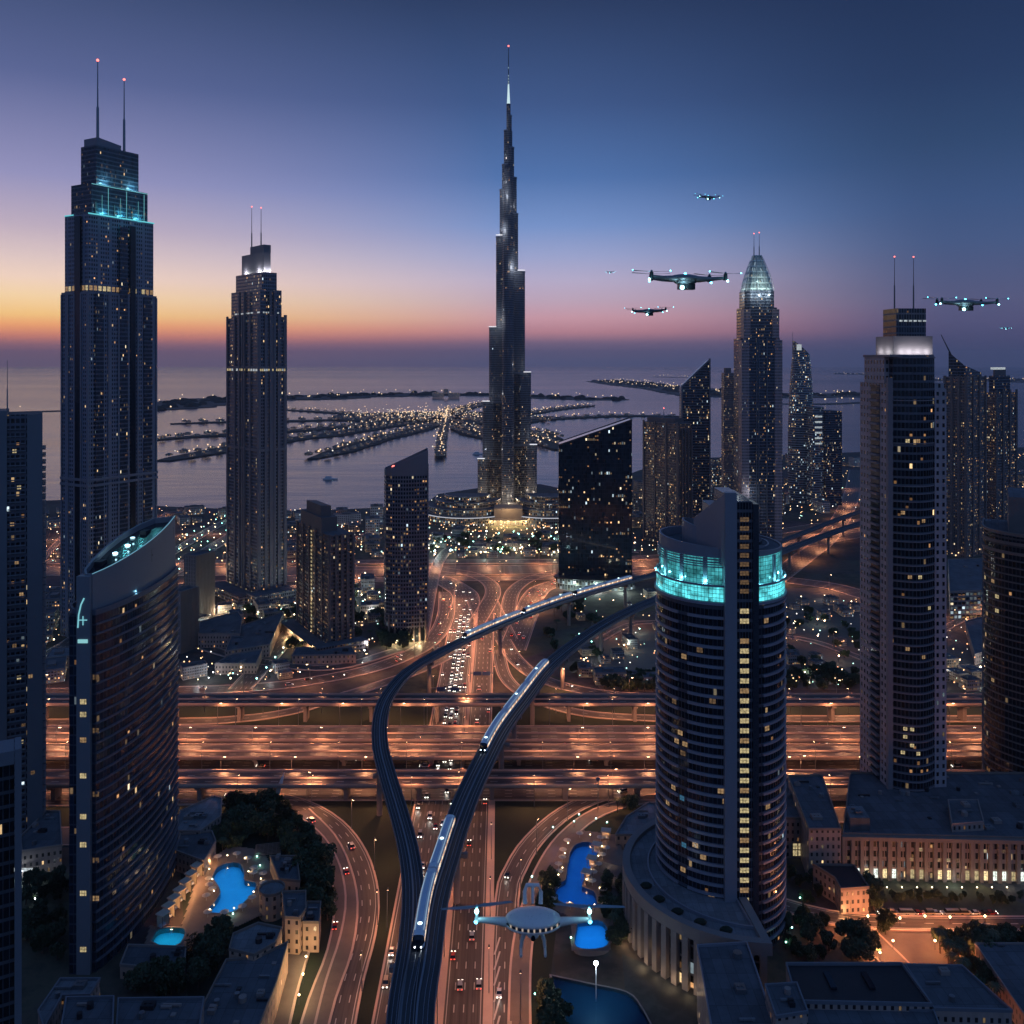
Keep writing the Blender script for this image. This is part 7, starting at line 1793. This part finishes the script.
# ------------------------------------------------------------------ drones
M_dr = plain('drone_shell', (.20, .19, .22), .45, .3, .1, 1.5); M_drw = plain('drone_white_shell', (.74, .70, .67), .3, .05, .04, .6); M_cyan = glow('cyan_drone_lamp', (.12, .75, 1), 9); M_cyanw = glow('white_cyan_drone_lamp', (.35, .9, 1), 11); M_blade = plain('rotor_blade', (.16, .26, .31), .35, .2, .05)
def make_drone(label, loc, span, yaw=0.0, tilt=0.0, light=0):
    """quadcopter of unit half-span 1 (arms reach 1), scaled"""
    t = thing('quadcopter_drone', label, 'drone', loc, yaw, 'dark camera drones in the sky'); s = span / 2; t.scale = (s, s, s); t.rotation_euler = (tilt, tilt * .6, yaw)
    m = MB(); m.ball((0, 0, .02), .40, .30, .10, 16, 8); m.ball((0, 0, -.05), .30, .24, .11, 14, 7); m.build('body', M_dr, t)
    for k, (sx, sy) in enumerate(((-1, -.35), (1, -.35), (-.82, .5), (.82, .5))):
        m = MB(); m.tube([(sx * .26, sy * .4, 0), (sx * .6, sy * .8, .0), (sx * .92, sy, .03)], [.075, .05, .035], 8); arm = m.build('arm', M_dr, t)
        m = MB(); m.tube([(sx * .9, sy, -.03), (sx * .9, sy, .13)], [.055, .045], 8); m.build('motor', M_dark, arm)
        a = R(-6 + 25 * (k % 2) + (180 if sx < 0 else 0)); m = MB()
        for q in (0, math.pi):
            d = Vector((math.cos(a + q), math.sin(a + q), 0)); n = Vector((-d.y, d.x, 0)); c = Vector((sx * .9, sy, .14))
            m.face([c + n * .03, c + d * .12 + n * .09, c + d * .46 + n * .05 + Vector((0, 0, .025)), c + d * .48 - n * .02 + Vector((0, 0, .01)), c + d * .12 - n * .06, c - n * .03]); 
        m.ball((sx * .9, sy, .15), .03, seg=6, rng=4); m.build('rotor', M_blade, t)
        if sy < 0:
            m = MB()
            for q in (0, math.pi): m.ball((sx * .9 + math.cos(a + q) * .45, sy + math.sin(a + q) * .45, .165), .017, seg=8, rng=5)
            m.build('blade_tip_lights', M_cyan, arm)
        m = MB(); m.ball((sx * .95, sy - .02, -.045), .028, seg=10, rng=6); m.build('arm_lamp', M_cyanw if sy < 0 else M_cyan, arm)
    m = MB(); m.ball((0, -.02, .13), .032, .032, .02, 10, 6); m.build('top_lamp', M_cyan, t)
    m = MB(); m.box(-.16, -.16, -.26, .22, .12, -.12, bottom=True); m.tube([(.05, -.16, -.2), (.05, -.28, -.2)], .07, 10); m.build('camera_pod', M_dark, t)
    m = MB(); m.ball((-.12, -.24, -.22), .05, seg=12, rng=8); m.build('search_lamp', M_cyanw, t)
    if light: lamp('POINT', (-.12, -.36, -.20), light, (.5, .95, 1), .05, t, name='search_light'); lamp('POINT', (-.95, -.55, -.02), light * .5, (.3, .9, 1), .03, t, name='arm_light'); lamp('POINT', (.95, -.55, -.02), light * .5, (.3, .9, 1), .03, t, name='arm_light')
    return t
make_drone('largest dark quadcopter with bright cyan lamps hovering left of the spired skyscraper', PD(685, 279, 55), 5.0, 0.05, R(2), 14)
make_drone('smaller dark quadcopter just below the largest one', PD(649, 311, 110), 4.4, -.1, R(-2))
make_drone('small dark quadcopter highest in the sky above the others', PD(708, 197, 170), 4.2, .2, R(3))
make_drone('dark quadcopter with cyan lamps right of the twin masts of the bow-fronted tower', PD(965, 303, 80), 5.2, -.08, R(2), 12)
make_drone('tiny distant quadcopter, farthest left of all', PD(610, 272, 480), 4.6, .1, 0)
make_drone('tiny distant quadcopter near the right edge', PD(1006, 328, 420), 4.4, -.1, 0)

# the big white drone low over the highway
t = thing('white_passenger_drone', 'large white rounded drone with cabin windows and two blue-lit rotors over the highway', 'drone', PD(533, 919, 60), R(0))
m = MB(); m.ball((0, 0, .08), 1.85, 1.15, .40, 24, 12); bodyw = m.build('upper_shell', M_drw, t)
m = MB(); m.ball((0, 0, -.28), 1.9, 1.2, .28, 24, 8); m.build('lower_shell', M_drw, t)
def cabmat():
    t_ = NT('cabin_windows'); v_ = t_.sep(t_.tc('Object')); f = t_.math('FRACT', t_.math('MULTIPLY', v_[0], 2.6)); t_.set(col=(.01, .012, .02, 1), rough=.1, em=(1, .8, .65, 1), es=t_.math('MULTIPLY', t_.math('LESS_THAN', f, .3), .4)); t_.m.cycles.emission_sampling = 'NONE'; return t_.m
m = MB(); m.ball((0, -.06, -.12), 1.84, 1.2, .22, 24, 6); m.build('cabin_glazing', cabmat(), t)
m = MB(); m.tube([(-.52, .5, .7), (-.55, .8, 1.35), (-.4, .9, 1.75), (.4, .9, 1.75), (.55, .8, 1.35), (.52, .5, .7)], [.15, .14, .13, .13, .14, .15], 8); m.tube([(0, .6, .7), (0, .85, 1.7)], .11, 8); m.build('tail_frame', M_drw, t)
for s_ in (-1, 1):
    m = MB(); m.tube([(s_ * 1.3, 0, -.25), (s_ * 2.4, 0, -.12), (s_ * 3.9, 0, -.02)], [.34, .24, .14], 12); arm = m.build('arm', M_drw, t)
    m = MB(); m.tube([(s_ * 3.75, 0, -.1), (s_ * 3.75, 0, .8)], [.13, .08], 10); m.build('rotor_mast', M_drw, arm)
    m = MB(); c = Vector((s_ * 3.75, 0, .86))
    for q in (0, math.pi):
        a = R(8 if s_ < 0 else -6) + q; d = Vector((math.cos(a), math.sin(a), 0)); n = Vector((-d.y, d.x, 0)); up = Vector((0, 0, .05))
        m.face([c + n * .1, c + d * .5 + n * .26, c + d * 2.3 + n * .2 + up, c + d * 2.45 - n * .02 + up, c + d * .5 - n * .14, c - n * .1])
    m.ball(c, .12, seg=8, rng=5); m.build('rotor', M_blade, t)
    m = MB(); m.ball((s_ * 3.75, -.2, .62), .14, seg=12, rng=8); m.build('rotor_lamp', glow('blue_white_rotor_lamp_%d' % (s_ + 1), (.35, .9, 1), 16), arm)
    m = MB(); m.ball((s_ * 3.8, -.1, -.12), .13, seg=12, rng=8); m.build('arm_lamp', glow('blue_arm_lamp_%d' % (s_ + 1), (.1, .65, 1), 8), arm)
    lamp('POINT', (s_ * 3.75, -.55, .62), 7, (.3, .85, 1), .1, t, name='rotor_light')
for s_ in (-1, 1):
    m = MB(); m.tube([(s_ * .62, .1, -.45), (s_ * .58, .1, -1.0), (s_ * .75, .1, -1.5), (s_ * .8, .1, -2.0)], [.2, .15, .13, .1], 8); m.tube([(s_ * .8, -.7, -2.02), (s_ * .8, .9, -2.02)], .09, 8); m.build('landing_leg', M_drw, t)
m = MB(); m.ball((0, -.1, -.95), .42, .4, .26, 14, 8); m.build('camera_pod', M_drw, t); m = MB(); m.tube([(0, -.42, -.98), (0, -.56, -1.0)], [.16, .15], 12); m.build('camera_lens', M_glass_d, t)
# ------------------------------------------------------------------ evening haze over land and sea
hz = NT('evening_haze'); hz.n.remove(hz.b); pv = hz.n.new('ShaderNodeVolumePrincipled')
pv.inputs['Color'].default_value = (.93, .90, .97, 1); pv.inputs['Density'].default_value = 2.9e-5; pv.inputs['Anisotropy'].default_value = 0.25
hz.l.new(pv.outputs[0], hz.n['Material Output'].inputs['Volume'])
m = MB(); m.box(-26000, -4000, -4, 26000, 46000, 780, bottom=True)
tag(m.build('haze', hz.m), 'thin violet evening haze that swallows the horizon', 'haze', kind='stuff')
